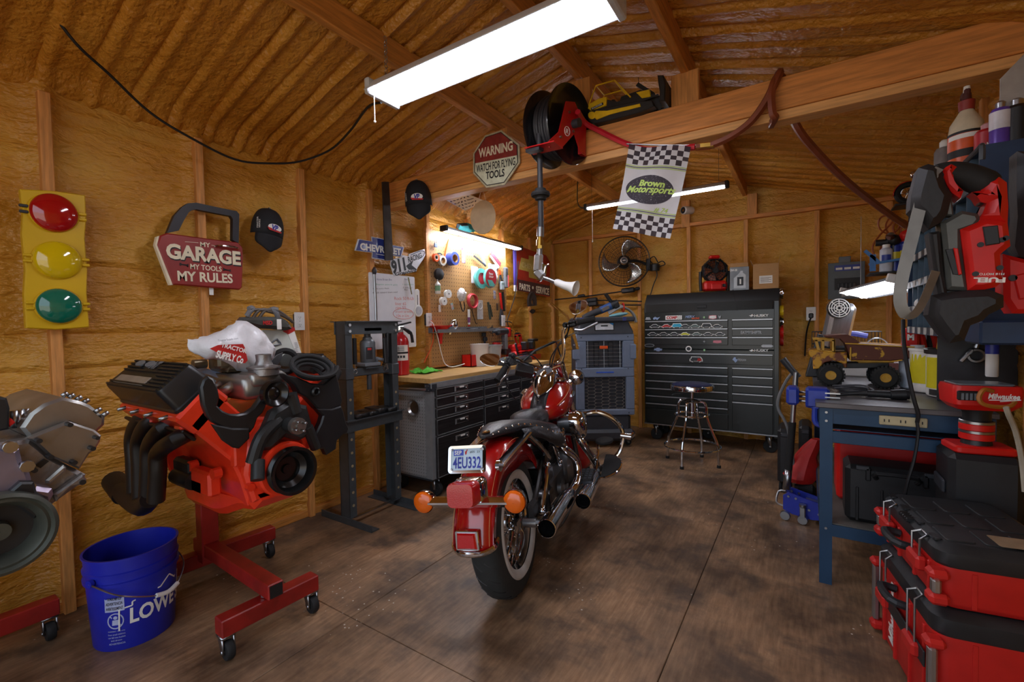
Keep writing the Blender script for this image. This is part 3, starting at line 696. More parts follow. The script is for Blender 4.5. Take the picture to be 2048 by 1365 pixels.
b=MB().at(frame((1.0,.137,.958),(-.35,.75,.28),za=(-.6,-.35,.7))); b.prism(rrect(-.062,-.035,.062,.035,.01),-.03,.03,.006); b.build('handlebar_pouch',m_blk_plastic,bike)
b=MB()
for P in ([(.82,.19,1.02),(.9,.14,1.075),(1.0,.07,1.06),(1.07,.03,.98),(1.1,.02,.9)],[(1.14,-.19,1.235),(1.17,-.16,1.18),(1.13,-.09,1.10),(1.09,-.045,.99),(1.1,-.03,.88)],[(1.15,-.18,1.225),(1.16,-.15,1.15),(1.12,-.075,1.08),(1.09,-.03,1.0),(1.07,-.035,.9)],[(.84,.2,1.0),(.9,.25,.93),(.95,.23,.80),(1.0,.16,.70)]): b.tube(P,.0045,6,6)
b.build('cables',m_cord,bike)
# clear windshield on black braces
b=MB(); b.tube([(1.18,.205,1.01),(1.2,.10,1.085),(1.2,-.05,1.13),(1.2,-.066,1.13),(1.17,-.09,1.03),(1.16,-.11,.96)],.009,8,1,flat=.5); b.bar((1.2,-.066,1.13),(1.2,-.245,1.19),.012,.006)
b.build('windshield_brace',m_frame,bike)
m_clear=mat('clear_acrylic','f2f5f5',.03,var=.0,trans=1.); m_clear.node_tree.nodes['Principled BSDF'].inputs['IOR'].default_value=1.03
b=MB(); b.grid(lambda u,v: (1.22+.05*(2*u-1)**2*-1-.16*v,.10+(.23-.05*v*v)*(1-2*u)*(1.0-.35*max(0,v-.7)/.3)-.18*u*.0-.10,1.06+.34*v),16,10)
ws=b.build('windshield',m_clear,bike); q=ws.modifiers.new('solid','SOLIDIFY'); q.thickness=.003
# ================================================================ THINGS ON THE LEFT WALL
class PL:
  """a wall plane: turns photograph points on it into plane coordinates"""
  def __init__(s,k,val): s.k=k; s.val=val; s.W=LW if k == 'x' else BW
  def p(s,px,py): return onx(px,py,s.val) if s.k == 'x' else ony(px,py,s.val)
  def o(s,px,py): s.c=s.p(px,py); return tr(*s.c) @ s.W
  def q(s,px,py):
    d=s.p(px,py)-s.c
    return (d.y,d.z) if s.k == 'x' else (d.x,d.z)
  def Q(s,pts,z=(1,0,0)): return [s.q(z[1]+a/z[0],z[2]+b/z[0]) for a,b in pts]
  def text(s,b,t,L,R,hp,z=0.,bold=.0,shear=0.,zz=(1,0,0)):
    """lettering between two photograph points L and R (middle of each end), hp pixels tall"""
    L=(zz[1]+L[0]/zz[0],zz[2]+L[1]/zz[0]); R=(zz[1]+R[0]/zz[0],zz[2]+R[1]/zz[0]); hp /= zz[0]
    l,r=Vector(s.q(*L)),Vector(s.q(*R)); m=((L[0]+R[0])/2,(L[1]+R[1])/2)
    h=abs(s.q(m[0],m[1]-hp/2)[1]-s.q(m[0],m[1]+hp/2)[1]); d=r-l; M0=b.M
    b.M=M0 @ tr((l.x+r.x)/2,(l.y+r.y)/2,0) @ Matrix.Rotation(math.atan2(d.y,d.x),4,'Z')
    b.text(t,0,0,d.length,h,z,bold,shear=shear); b.M=M0
def smooth2(P,k=4,closed=True): return [(p.x,p.y) for p in catmull([(a,c,0) for a,c in P],k,closed)]
# ---- traffic light
P=PL('x',-2.735); M=P.o(107,520)
tl_=thing('traffic_light','yellow wall-hung traffic light face with red, amber and green domed lenses','traffic light',M)
out=P.Q([(38,380),(100,383),(168,392),(170,440),(167,478),(172,540),(171,590),(176,655),(110,660),(50,657),(46,590),(49,540),(42,470),(44,430)])
b=MB(); b.prism(out,-.02,.02,.004); pn=b.build('panel',mat('traffic_yellow','d2aa14',.38,var=.06,vs=5),tl_)
for (cx,cy),(x0,x1),(y0,y1),col in (((105,428),(57,156),(391,467),'a80f12'),((112,522),(62,160),(485,559),'d6b60c'),((115,613),(67,162),(580,650),'0b6b55')):
  c=P.q(cx,cy); r=(P.q(x1,cy)[0]-P.q(x0,cy)[0])/2; r2=(P.q(cx,y0)[1]-P.q(cx,y1)[1])/2
  b=MB().at(tr(c[0],c[1],.02)); b.lathe([(r*1.05,-.004),(r*1.05,.006),(r*.98,.012)],40); b.M=b.M
  rg=b.build('lens_ring',_M['traffic_yellow'],tl_)
  b=MB().at(tr(c[0],c[1],.026) @ sc(r,r2,.034)); b.lathe([(max(.001,math.sin(PI/2*(1-k/10))),math.sin(PI/2*k/10)) for k in range(11)],40)
  b.build('lens',mat('lens_'+col,col,.08,var=.03,coat=1.),tl_)
  for s in (-1,1):
    for dy in (-.012,.012): MB().box(c[0]+s*r*1.17,c[1]+dy,.026,r*.36,.012,.012,.003).build('hinge_tab',_M['traffic_yellow'] if not (col == 'a80f12' and s < 0) else m_dkgrey,tl_)
# ---- car door sign
Z1=(2.844,0,350)
P=PL('x',-2.725); M=P.o(400,510)
ds=thing('car_door_sign','red car-door shaped garage rules sign with a black open window frame','sign',M)
body=P.Q([(980,625),(890,400),(905,348),(945,332),(1150,360),(1350,385),(1376,415),(1379,470),(1372,640),(1358,654)],Z1)
b=MB().prism(body,-.02,.012,.006); b.build('door_panel',mat('sign_dark_red','8e2620',.45,var=.12,vs=6),ds)
side=P.Q([(965,628),(880,400),(890,352),(905,348),(893,400),(982,628)],Z1)
MB().prism(side,-.024,.008,.003).build('door_edge',m_cream,ds)
o_=P.Q([(945,332),(985,235),(1030,185),(1062,164),(1110,160),(1240,188),(1340,208),(1355,225),(1352,390)],Z1)
i_=P.Q([(1012,318),(1040,262),(1068,215),(1085,204),(1110,197),(1210,218),(1308,236),(1318,252),(1317,372)],Z1)
b=MB(); n=len(o_)
rg=[[(o_[k][0],o_[k][1],-.018),(o_[k][0],o_[k][1],.012),(i_[k][0],i_[k][1],.012),(i_[k][0],i_[k][1],-.018)] for k in range(n)]
b.loft(rg); b.build('window_frame',mat('sign_black','1f1d22',.5,var=.3,vs=12),ds)
b=MB()
P.text(b,'GARAGE',(938,432),(1362,478),84,.013,.04,zz=Z1); P.text(b,'MY RULES',(1003,575),(1317,592),56,.013,.03,zz=Z1); P.text(b,'MY TOOLS',(1076,522),(1254,538),30,.013,.02,zz=Z1); P.text(b,'MY',(1132,396),(1190,402),26,.013,.02,zz=Z1)
b.build('lettering',m_cream,ds)
b=MB(); P.text(b,'GARAGE',(942,440),(1366,486),84,.0125,.04,zz=Z1); b.build('letter_shadow',m_ink,ds)
for a,c in (((1046,382),(1122,388)),((1196,402),(1250,408))):
  b=MB(); p0,p1=P.Q([a,c],Z1); b.bar((p0[0],p0[1],.013),(p1[0],p1[1],.013),.002,.001); b.build('rule_line',m_cream,ds)
for cx,cy,fl in ((1040,513,1),(1285,543,-1)):
  c=P.Q([(cx,cy)],Z1)[0]
  b=MB().at(tr(c[0],c[1],.0128) @ rz(-6) @ sc(fl,1,1)); b.prism([(-.022,.004),(-.014,.008),(-.012,.004),(-.008,.003),(-.008,-.003),(-.012,-.004),(-.014,-.008),(-.022,-.004),(-.016,0)],0,.001); b.prism([(-.008,.003),(.012,.004),(.02,.010),(.02,-.010),(.012,-.004),(-.008,-.003)],0,.001)
  b.build('wrench_emblem',m_ink,ds)
b=MB(); h=P.Q([(1215,408),(1345,425)],Z1); b.tube([(h[0][0],h[0][1],.012),(h[0][0]+.02,h[0][1]+.004,.03),(h[1][0]-.02,h[1][1]+.006,.034),(h[1][0],h[1][1],.016)],.005,8,4); b.build('door_handle',m_chrome,ds)
c=P.Q([(1208,662)],Z1)[0]; MB().box(c[0],c[1],-.012,.02,.04,.004).build('hanger_strip',m_white,ds)
# ---- caps
m_capb=mat('black_cap_cloth','15171c',.8,var=.15,bump=.15,bs=200); m_teal=mat('teal_cap_cloth','2f8a8e',.8)
def cap(name,label,M,mcrown,mbrim,group=None,logo=None,side=None):
  c=thing(name,label,'cap',M,group)
  b=MB(); rows=[]
  for i in range(9):
    a=PI*.5*i/8; rows.append([(.085*math.cos(a)**.75*math.cos(PI*k/12)*1.0 if True else 0,-.02+.105*math.sin(a),.088*math.cos(a)**.75*math.sin(PI*k/12)) for k in range(13)])
  rows=[[(-.085,-.045,0)]+[(.085*math.cos(PI-PI*k/12),-.045,.082*math.sin(PI*k/12)) for k in range(1,12)]+[(.085,-.045,0)]]+[[(-p[0],p[1],p[2]) for p in r] for r in rows]
  b.loft(rows,caps=False,closed=False); o=b.build('crown',mcrown,c,smooth=70); q=o.modifiers.new('solid','SOLIDIFY'); q.thickness=.003
  b=MB()
  b.grid(lambda u,v: ((2*u-1)*.075*math.sqrt(max(0,1-v**5*.8)),-.045-.075*v*(1-.35*(2*u-1)**2),.082*math.sqrt(max(0,1-(2*u-1)**2*.78))*(1-.25*v)+.0*v),12,8)
  o=b.build('brim',mbrim,c,smooth=70); q=o.modifiers.new('solid','SOLIDIFY'); q.thickness=.004
  MB().at(tr(0,.086,.0)).sph((0,0,.002),.007,8,6).build('button',mbrim,c)
  MB().cyl((0,.09,-.10),(0,.09,.01),.003,n=8).build('nail',m_steel,c)
  if logo:
    b=MB().at(tr(.0,-.012,.0895) @ rx(-10)); b.text('VP',.0,0,.035,.026,.002,.05,shear=.2); e=b.build('cap_logo',m_blue_ink,c)
    b=MB().at(tr(.0,-.012,.0885) @ rx(-10)); b.prism(ngon(20,.036,ry_=.017),0,.0015); b.build('cap_badge',m_wht_ink,c)
    b=MB().at(tr(.0,-.012,.089) @ rx(-10)); b.prism([(-.04,-.004),(.038,-.012),(.034,-.018),(-.03,-.016)],0,.0018); b.build('cap_flash',m_red_ink,c)
  if side:
    b=MB().at(tr(-.068,.0,.05) @ ry(-52) @ rz(96)); b.text('MASTER\nSERIES',0,0,.05,.018,.004); b.build('lettering',m_wht_ink,c)
  return c
w=onx(534,455,-2.72); cap('baseball_hat','black baseball cap hung on the left wall beside the car-door sign',tr(w.x,w.y,w.z) @ LW @ rz(-8) @ sc(1.1,1.32,1.0),m_capb,m_capb,'black baseball caps',True,True)
w=ony(844,398,BY-.02); cap('baseball_hat','black baseball cap hung on the front of the wooden tie beam',tr(w.x,w.y-.04,w.z) @ BW @ ry(38) @ rz(4) @ sc(1.15,1.45,1.0),m_capb,m_capb,'black baseball caps',True,True)
w=onx(927,463,-2.70); cap('teal_hat','teal and dark blue cap lying on top of the pegboard light',tr(-2.66,w.y,w.z+.0) @ rz(0) @ frame((0,0,0),(0,1,0),ya=(-1,0,0)) @ rx(0) @ rz(-100) @ sc(.95,.95,.8),m_teal,mat('navy_cap_cloth','27303f',.8))
# ---- outlets
m_outl=mat('outlet_white','dcdcd8',.35,var=.02)
def outlet(name,label,M,group='wall outlets'):
  o=thing(name,label,'outlet',M,group)
  MB().box(0,0,-.012,.052,.095,.03,.003).build('electrical_box',m_dkgrey,o)
  f=MB().prism(rrect(-.035,-.058,.035,.058,.004),.002,.009,.002).build('cover_plate',m_outl,o)
  for s in (-1,1):
    b=MB(); b.at(tr(0,s*.024,0)).prism(rrect(-.017,-.014,.017,.014,.008),.008,.011); r=b.build('receptacle',m_outl,o)
    b=MB().at(tr(0,s*.024,0)); b.box(-.006,.002,.0113,.002,.008,.001); b.box(.006,.002,.0113,.002,.008,.001); b.prism(ngon(8,.0025,cy=-.008),.011,.0118); b.build('slots',m_ink,r)
  MB().sph((0,0,.009),.003,8,5).build('screw',m_steel,o)
  return o
w=onx(598,643,-2.745); outlet('wall_outlet','white double outlet on the stud above the orange engine',tr(w.x,w.y,w.z) @ LW)
w=onx(857,640,-2.745); outlet('wall_outlet','white double outlet beside the left edge of the pegboard with a cord plugged in',tr(w.x,w.y,w.z) @ LW)
w=onx(1006,642,-2.70); outlet('wall_outlet','white double outlet at the right edge of the pegboard',tr(w.x,w.y,w.z) @ LW)
w=ony(1622,628,YB-.075); outlet('wall_outlet','white double outlet with a black plug on the back wall',tr(w.x,w.y,w.z) @ BW @ sc(1.15,1.15,1))
# ---- whiteboard
ZW=(5.459,700,450)
P=PL('x',-2.742); M=P.o(786,625)
wb_=thing('whiteboard','white dry-erase board with marker notes behind the fire extinguisher','whiteboard',M)
MB().prism(rrect(*P.q(741.5,700),*P.q(828.5,554.5),.012),-.006,.004,.001).build('board',mat('whiteboard_white','e4e6ea',.22,var=.02),wb_)
m_inkg=mat('green_marker','2f9a7a',.5); m_inkb=mat('blue_marker','34407f',.5); m_inkk=mat('black_marker','26262c',.5); m_inkr=mat('red_marker','d0635c',.5)
for mm,lines in ((m_inkb,[('Home Brown Bro',(285,595),(452,600),22,.2),('Serial',(588,592),(652,600),18,.2)]),(m_inkg,[('Register paint lic guns',(280,652),(512,658),18,.1),('1 mirror pins',(570,652),(690,654),16,.1)]),
         (m_inkk,[('1. why petra Meds',(245,700),(420,696),18,.1),('4. walls netward down-rated',(242,742),(512,734),18,.1),('2 sofa jar',(570,688),(675,690),18,.1),('Blaci',(588,708),(625,710),16,.1)]),
         (m_inkr,[('Rock 50 ft-Lb',(480,804),(690,804),34,0),('liner 65',(490,862),(606,862),30,0),('rim 55',(495,906),(606,904),30,0),('oil pick up turbo',(490,952),(676,950),30,0),('106 in Lbs',(505,994),(640,992),28,0)])):
  b=MB()
  for t,l,r,h,sh in lines: P.text(b,t,l,r,h,.0045,-.005,sh,ZW)
  b.build('handwriting',mm,wb_)
b=MB(); c=P.Q([(580,972)],ZW)[0]; e=P.Q([(688,972),(580,1030)],ZW); b.tube([(c[0]+(e[0][0]-c[0])*math.cos(t*.3),c[1]+(c[1]-e[1][1])*math.sin(t*.3),.0045) for t in range(21)],.0018,5,closed=True); b.build('handwriting',m_inkr,wb_)
p0,p1=P.Q([(625,575),(663,760)],ZW); MB().tube([(p0[0],p0[1],.012),(p1[0],p1[1],.012)],[.005,.006,.004],8).build('marker_pen',mat('olive_pen','77713a',.5),wb_)
# metal rod hanging in front of the whiteboard
P=PL('x',-2.715); M=P.o(750,540); g=thing('metal_rod','bright metal rod with a hook end hanging in front of the whiteboard','rod',M)
p=P.Q([(268,460),(265,540),(268,600),(280,850),(285,1040)],ZW); MB().tube([(a,c,0) for a,c in p[1:]],.010,10,3).build('shaft',m_steel,g)
MB().tube([(p[0][0],p[0][1],0),((p[0][0]+p[1][0])/2,(p[0][1]+p[1][1])/2,0),(p[1][0],p[1][1],0)],[.006,.02,.012],8).build('clamp_end',m_dkgrey,g)
# thermometer
P=PL('x',-2.745); M=P.o(833,600); g=thing('wall_thermometer','white key-shaped wall thermometer to the right of the whiteboard','thermometer',M)
a=P.q(833,585); c=P.q(835,622)
b=MB(); b.prism(rrect(a[0]-.028,c[1]-.01,a[0]+.028,P.q(833,580)[1]+.005,.02),0,.01,.003); b.at(tr(c[0]+.0,c[1],0)).prism(ngon(28,.05),0,.014,.003); b.build('case',m_white,g)
MB().at(tr(c[0],c[1],.014)).prism(ngon(24,.036),0,.001).build('dial',mat('dial_grey','b9bdc2',.4),g)
b=MB(); b.box(a[0],(a[1]+c[1])/2+.01,.0105,.006,.09,.001); b.build('scale',m_ink,g)
# ---- CHEVROLET bow-tie sign, 911 sign
P=PL('x',-2.70); M=P.o(760,497)
g=thing('bowtie_sign','blue enamel bow-tie CHEVROLET sign behind the hanging steel strap','sign',M)
bt=[(88,155),(240,180),(235,128),(420,165),(428,215),(590,245),(560,352),(432,330),(420,392),(240,365),(245,305),(52,280)]
MB().prism(P.Q(bt,ZW),-.008,.002,.001).build('border',mat('enamel_white','c9cdd6',.3),g)
c0=P.q(700+320/5.459,450+258/5.459); q=[(c0[0]+(a-c0[0])*.955,c0[1]+(c-c0[1])*.93) for a,c in P.Q(bt,ZW)]
MB().prism(q,.001,.004,.001).build('face',mat('enamel_blue','27357f',.25,coat=.5),g)
b=MB(); P.text(b,'CHEVROLET',(105,235),(552,298),78,.0045,.045,zz=ZW); p0,p1=P.Q([(280,318),(380,336)],ZW); b.bar((p0[0],p0[1],.0048),(p1[0],p1[1],.0048),.004,.001); b.build('lettering',m_wht_ink,g)
P=PL('x',-2.735); M=P.o(790,525); g=thing('racing_sign','white and black 911 racing sign above the whiteboard','sign',M)
sg=[(445,380),(560,355),(570,330),(640,345),(640,320),(815,262),(822,330),(800,375),(735,470),(722,510),(480,560),(440,440)]
MB().prism(P.Q(sg,ZW),-.006,.002,.001).build('face',mat('sign_white','d9dade',.4,var=.05),g)
b=MB(); P.text(b,'911',(455,470),(606,425),150,.0025,.05,.15,ZW); P.text(b,'RACING',(628,385),(780,330),62,.0025,.03,.2,ZW); P.text(b,'Graphics',(490,545),(722,500),44,.0025,.03,.3,ZW)
b.prism(P.Q([(610,450),(690,385),(670,440),(732,490),(640,490)],ZW),.002,.003)
b.build('lettering',m_ink,g)
p=[(c[0],c[1],.003) for c in smooth2(P.Q([(660,330),(770,285),(812,300),(790,345),(740,378)],ZW),4,False)]; MB().tube(p,.003,5).build('emblem',m_ink,g)
# steel strap on the beam end
P=PL('x',-2.66); M=P.o(773,440); g=thing('steel_strap','dark bare steel strap hanging from the beam end over the bow-tie sign','strap',M)
b=MB(); q=P.Q([(764,364),(777,364),(786,521),(770,521)]); b.prism([(c[0],c[1]) for c in q],-.005,.005); b.build('bar',mat('raw_steel','4b4744',.5,.7,var=.3,vs=10),g)
# ---- pegboard
def pegboard_mat():
  m=bpy.data.materials.new('pegboard_hardboard'); m.use_nodes=True; n=m.node_tree.nodes; l=m.node_tree.links; b=n['Principled BSDF']
  t=n.new('ShaderNodeTexCoord'); mp=n.new('ShaderNodeMapping'); mp.inputs['Scale'].default_value=(1/.034,1/.034,1); l.new(t.outputs['Object'],mp.inputs[0])
  fr=n.new('ShaderNodeVectorMath'); fr.operation='FRACTION'; l.new(mp.outputs[0],fr.inputs[0])
  sb=n.new('ShaderNodeVectorMath'); sb.operation='SUBTRACT'; sb.inputs[1].default_value=(.5,.5,0); l.new(fr.outputs[0],sb.inputs[0])
  sp=n.new('ShaderNodeSeparateXYZ'); l.new(sb.outputs[0],sp.inputs[0]); cb=n.new('ShaderNodeCombineXYZ'); l.new(sp.outputs[0],cb.inputs[0]); l.new(sp.outputs[1],cb.inputs[1])
  ln=n.new('ShaderNodeVectorMath'); ln.operation='LENGTH'; l.new(cb.outputs[0],ln.inputs[0])
  r=n.new('ShaderNodeValToRGB'); e=r.color_ramp.elements; e[0].position=.12; e[0].color=lin('4a331c'); e[1].position=.16; e[1].color=lin('b58a56'); l.new(ln.outputs['Value'],r.inputs[0]); l.new(r.outputs[0],b.inputs['Base Color']); b.inputs['Roughness'].default_value=.5
  return m
m_peg=pegboard_mat()
XPG=-2.745
P=PL('x',XPG); M=P.o(930,600); pg=thing('pegboard','tan hardboard pegboard panel fixed to the left wall above the workbench','pegboard',M)
y0=P.q(859,600)[0]; y1=P.q(1013,600)[0]; z1=P.q(862,459)[1]; z0=P.q(863,732)[1]
MB().box((y0+y1)/2,(z0+z1)/2,-.004,y1-y0,z1-z0,.006).build('panel',m_peg,pg)
b=MB(); b.box(y0-.01,(z0+z1)/2,-.012,.03,z1-z0+.02,.03); b.build('batten',m_pine,pg); MB().box((y0+y1)/2,z0-.01,-.012,y1-y0,.02,.03).build('batten',m_pine,pg)
ZA=(9.75,850,440); ZB=(7.583,850,560)
PGc=P
def peg(px,py,z=ZA,dx=.012): p=onx(z[1]+px/z[0],z[2]+py/z[0],XPG+dx); return tr(p.x,p.y,p.z) @ LW @ sc(.64,.64,.64)
def pq(o,px,py,z=ZA): p=onx(z[1]+px/z[0],z[2]+py/z[0],XPG+.012); return (p.y-o.y,p.z-o.z)
def hook(parent,z=.03): MB().tube([(0,.0,-.012),(0,0,z*.6),(0,.006,z)],.002,6).build('peg_hook',m_steel,parent)
GP='small things hung on the pegboard'
# padlock
g=thing('padlock','small blue and steel padlock hung at the pegboard top-left corner','padlock',peg(195,470)); MB().box(0,-.02,.012,.06,.055,.022,.005).build('body',mat('lock_blue','6d7fae',.35,.4),g); MB().tube([(-.018,.005,.012),(-.018,.05,.012),(-.008,.065,.012),(.008,.065,.012),(.018,.05,.012),(.018,.005,.012)],.005,8,2).build('shackle',m_steel,g)
# orange triangle funnel / square
g=thing('speed_square','orange plastic triangle hung behind the blue tape','square',peg(460,560)); b=MB(); b.prism([(-.10,-.13),(.10,-.13),(0,.13)],0,.006); b.build('plate',mat('orange_translucent','e8824e',.35),g); MB().bar((-.10,-.13,.006),(0,.13,.006),.012,.018).build('fence',m_orange,g)
def tape_roll(px,py,R,w,ml,mc,label,M2=None):
  g=thing('tape_roll',label,'tape',peg(px,py) @ tr(0,0,w/2+.005) @ (M2 or Matrix.Identity(4)),'tape rolls on the pegboard')
  MB().lathe([(R*.62,-w/2),(R,-w/2),(R,w/2),(R*.62,w/2)],30).build('tape',ml,g); MB().lathe([(R*.62,-w/2),(R*.57,-w/2),(R*.57,w/2),(R*.62,w/2),(R*.62,-w/2)],30).build('core',mc,g); return g
tape_roll(180,740,.055,.04,m_orange,m_white,'orange tape roll at the left end of the tape row')
tape_roll(258,730,.06,.03,m_black,m_white,'thin black tape roll between the orange and blue rolls')
tape_roll(310,800,.07,.04,mat('masking_tape','c9c4b8',.6),m_card,'off-white masking tape roll left of the blue roll')
tape_roll(480,765,.095,.10,mat('blue_tape','3b55b5',.55),m_card,'wide roll of blue painter tape on the pegboard')
g=thing('cleaner_bottle','purple and white boxed tube hanging upright on the pegboard','bottle',peg(730,690)); MB().box(0,0,.02,.055,.24,.03,.006).build('carton',mat('purple_carton','7d4b86',.5,col2='e6d8e2',vs=30),g); b=MB(); b.text('PB',0,.06,.04,.06,.0352,.03); b.build('lettering',m_wht_ink,g); hook(g)
for lb,p0,p1,ml in (('long dark hacksaw blade standing in the bag on the pegboard',(955,700),(1160,905),m_dkgrey),('pale blue marking pencil in the tool pouch',(1035,580),(1130,850),mat('pale_blue','8ea6c8',.5)),('second pale blue pencil in the tool pouch',(1075,640),(1150,870),_M['pale_blue'])):
  o=onx(ZA[1]+p0[0]/ZA[0],ZA[2]+p0[1]/ZA[0],XPG+.02); g=thing('marking_stick',lb,'stick',tr(o.x,o.y,o.z) @ LW); e=pq(o,*p1); MB().bar((0,0,0),(e[0],e[1],.01),.016,.008).build('shaft',ml,g)
g=thing('caulking_card','red and white tube-shaped package hanging diagonally on the pegboard','package',peg(1370,765)); b=MB(); b.bar((-.13,.085,.012),(.13,-.085,.012),.075,.02,up=(0,0,1),b=.006); b.build('pack',mat('package_red','c23242',.45),g); b=MB(); b.bar((-.15,.04,.01),(.08,-.13,.01),.05,.012); b.build('backing_card',m_paper,g); hook(g)
g=thing('tape_measure','black round tape reel hung on the pegboard left side','reel',peg(245,1065)); MB().at(tr(0,0,.03)).lathe([(.001,-.03),(.075,-.03),(.085,-.01),(.08,.015),(.03,.03),(.001,.032)],28).build('case',m_blk_plastic,g); hook(g)
g=thing('glue_bottle','white glue bottle with green label hanging on the pegboard','bottle',peg(168,115,ZB)); b=MB().at(tr(0,0,.03) @ rx(-90)); b.lathe([(.001,-.09),(.035,-.09),(.038,-.08),(.038,.04),(.02,.065),(.008,.08),(.005,.12),(.001,.12)],20); b.build('bottle',m_white,g); MB().at(tr(0,-.01,.03) @ rx(-90)).lathe([(.0385,-.04),(.0385,.03)],20).build('label_band',mat('label_green','7fae86',.5),g)
for i,(px,py,lb) in enumerate(((325,215,'upper of the two white wire spools'),(255,325,'lower of the two white wire spools'))):
  g=thing('wire_spool',lb+' on the pegboard','spool',peg(px,py,ZB),'white wire spools'); b=MB(); b.lathe([(.012,0),(.06,0),(.06,.006),(.04,.008),(.04,.04),(.06,.042),(.06,.048),(.012,.048)],24); b.build('flange',m_white,g); MB().lathe([(.041,.008),(.05,.012),(.05,.036),(.041,.04)],24).build('winding',m_paper,g); hook(g,.06)
g=thing('parts_bag','clear plastic bag full of crumpled white wire hung on the pegboard','bag',peg(510,230,ZB)); b=MB(); b.sph((0,0,.05),(.085,.10,.05),20,12)
for i,p in enumerate(b.v): n_=mn.noise(p*28); p += Vector((abs(n_)*.03,n_*.02,n_*.02))
b.build('bundle',mat('crumpled_plastic','d6d3cf',.25,var=.25,vs=40,bump=.4,bs=60),g); b=MB(); b.tube([(-.03,-.10,.05),(0,-.20,.05),(.05,-.24,.04),(.10,-.18,.03),(.08,-.1,.03)],.008,8,5); b.build('lead',m_cord,g); hook(g,.05)
g=thing('battery_strip','small white clip strip hung below the wire spools','clip',peg(215,435,ZB)); MB().box(0,0,.01,.045,.10,.012,.004).build('strip',m_white,g); hook(g)
g=thing('blister_pack','small teal and pink blister card hung on the pegboard','package',peg(405,405,ZB) @ rz(18)); MB().box(0,0,.008,.05,.10,.012,.003).build('card',mat('teal_card','77b3b1',.5,col2='d79a9a',vs=20),g); hook(g)
g=thing('red_cable_coil','coil of red cable hung on the pegboard','cable coil',peg(695,315,ZB)); b=MB()
for k in range(4): b.torus((.003*k,-.004*k,.012+.012*k),(0,0,1),.098+.004*(k % 2),.011,36,8)
b.build('coil',mat('red_cable','b8343a',.4),g); hook(g,.08)
g=thing('safety_pouch','white and black plastic tool pouch behind the teal strap spools','pouch',peg(980,1120)); MB().box(-.03,.03,.01,.16,.26,.02,.008).build('pouch',mat('pouch_white','dfe2e6',.3,var=.15,vs=12),g); MB().box(-.0,-.06,.022,.08,.10,.012,.004).build('orange_insert',m_orange,g)
for k,(px,lb) in enumerate(((1165,'front teal strap spool with a red printed label'),(1040,'rear teal strap spool behind the labelled one'))):
  g=thing('strap_spool',lb,'spool',peg(px,1150) @ tr(0,0,.05+.055*(1-k)),'teal strap spools'); MB().lathe([(.09,-.02),(.155,-.02),(.155,.02),(.09,.02)],36).build('rim',mat('teal_strap','5fb3a8',.45),g)
  lbp=MB().prism(ngon(36,.145),-.012,.021 if k == 0 else .012).build('label_face',mat('label_red','b52d38',.45),g)
  if k == 0:
    MB().text('Power',0,.07,.11,.04,.0215,.03).text('STRAP',.0,.02,.12,.03,.0215,.02).build('lettering',m_wht_ink,g); MB().prism([(-.1,-.03),(.02,-.03),(.1,-.10),(.05,-.13),(-.05,-.13)],.021,.022).build('label_block',_M['teal_strap'],g)
g=thing('parts_envelope','crumpled clear parts bag beside the teal strap spool','bag',peg(1290,1010)); b=MB(); b.grid(lambda u,v: ((u-.5)*.24,(v-.5)*.24,.03+.02*math.sin(u*9)+.02*mn.noise(Vector((u*5,v*5,2)))),12,12); b.build('bag',mat('clear_bag','cfd6e2',.15,var=.1,vs=12),g)
g=thing('wire_stripper','orange and black wire cutters hung on the pegboard','pliers',peg(1455,1080)); b=MB(); b.bar((0,.01,.015),(-.05,-.14,.015),.028,.02,b=.006); b.bar((0,.01,.015),(.06,-.13,.015),.028,.02,b=.006); b.build('handles',m_dkgrey,g); MB().bar((-.01,.0,.018),(-.02,.10,.018),.05,.02,b=.008).build('jaws',m_orange,g)
g=thing('soldering_station','grey slotted meter case hung at the right edge of the pegboard','meter',peg(1545,1130)); MB().box(0,0,.03,.09,.34,.05,.01).build('case',m_grey,g)
b=MB()
for k in range(7): b.box(0,.14-.02*k,.056,.06,.008,.002)
b.build('slots',m_ink,g); MB().box(.04,-.06,.05,.03,.20,.03,.006).build('side_panel',mat('meter_red','c04a44',.5),g)
g=thing('multimeter','grey multimeter under the orange cutters','meter',peg(1150,110,ZB)); MB().box(0,.02,.025,.10,.14,.04,.01).build('case',mat('meter_grey','9aa3a6',.45),g); MB().box(0,.05,.0455,.07,.04,.002).build('display',mat('lcd','6f8078',.3),g)
g=thing('blue_connector_bag','small bag of blue connectors hung on the pegboard','bag',peg(1045,230,ZB)); MB().box(0,0,.012,.06,.14,.02,.008).build('bag',mat('bag_blue','59659a',.35,col2='b9a58c',vs=40),g); hook(g)
g=thing('grease_gun','long red handled tool hanging down the pegboard right side','tool',peg(1135,330,ZB)); MB().bar((-.02,.14,.02),(.03,-.14,.02),.045,.025,b=.008).build('handle',m_red,g); MB().bar((.06,.16,.02),(.10,-.16,.02),.04,.03,b=.006).build('body',m_black,g)
g=thing('terminal_bag','clear zip bag with terminals hung on the pegboard','bag',peg(830,455,ZB)); b=MB(); b.prism(rrect(-.075,-.15,.075,.15,.01),0,.012,.005); b.build('bag',mat('zip_bag','c5c3c0',.2,var=.1,vs=20),g); b=MB().torus((0,.06,.013),(0,0,1),.05,.004,20,6); b.build('ring',m_wht_ink,g); hook(g)
g=thing('folding_pliers','dark green slip-joint pliers hung on the pegboard','pliers',peg(975,470,ZB)); b=MB(); b.bar((-.05,.14,.018),(.0,-.14,.018),.045,.03,b=.01); b.bar((.0,.10,.016),(.06,-.10,.016),.03,.022,b=.008); b.build('handles',mat('dark_green','343d32',.5),g)
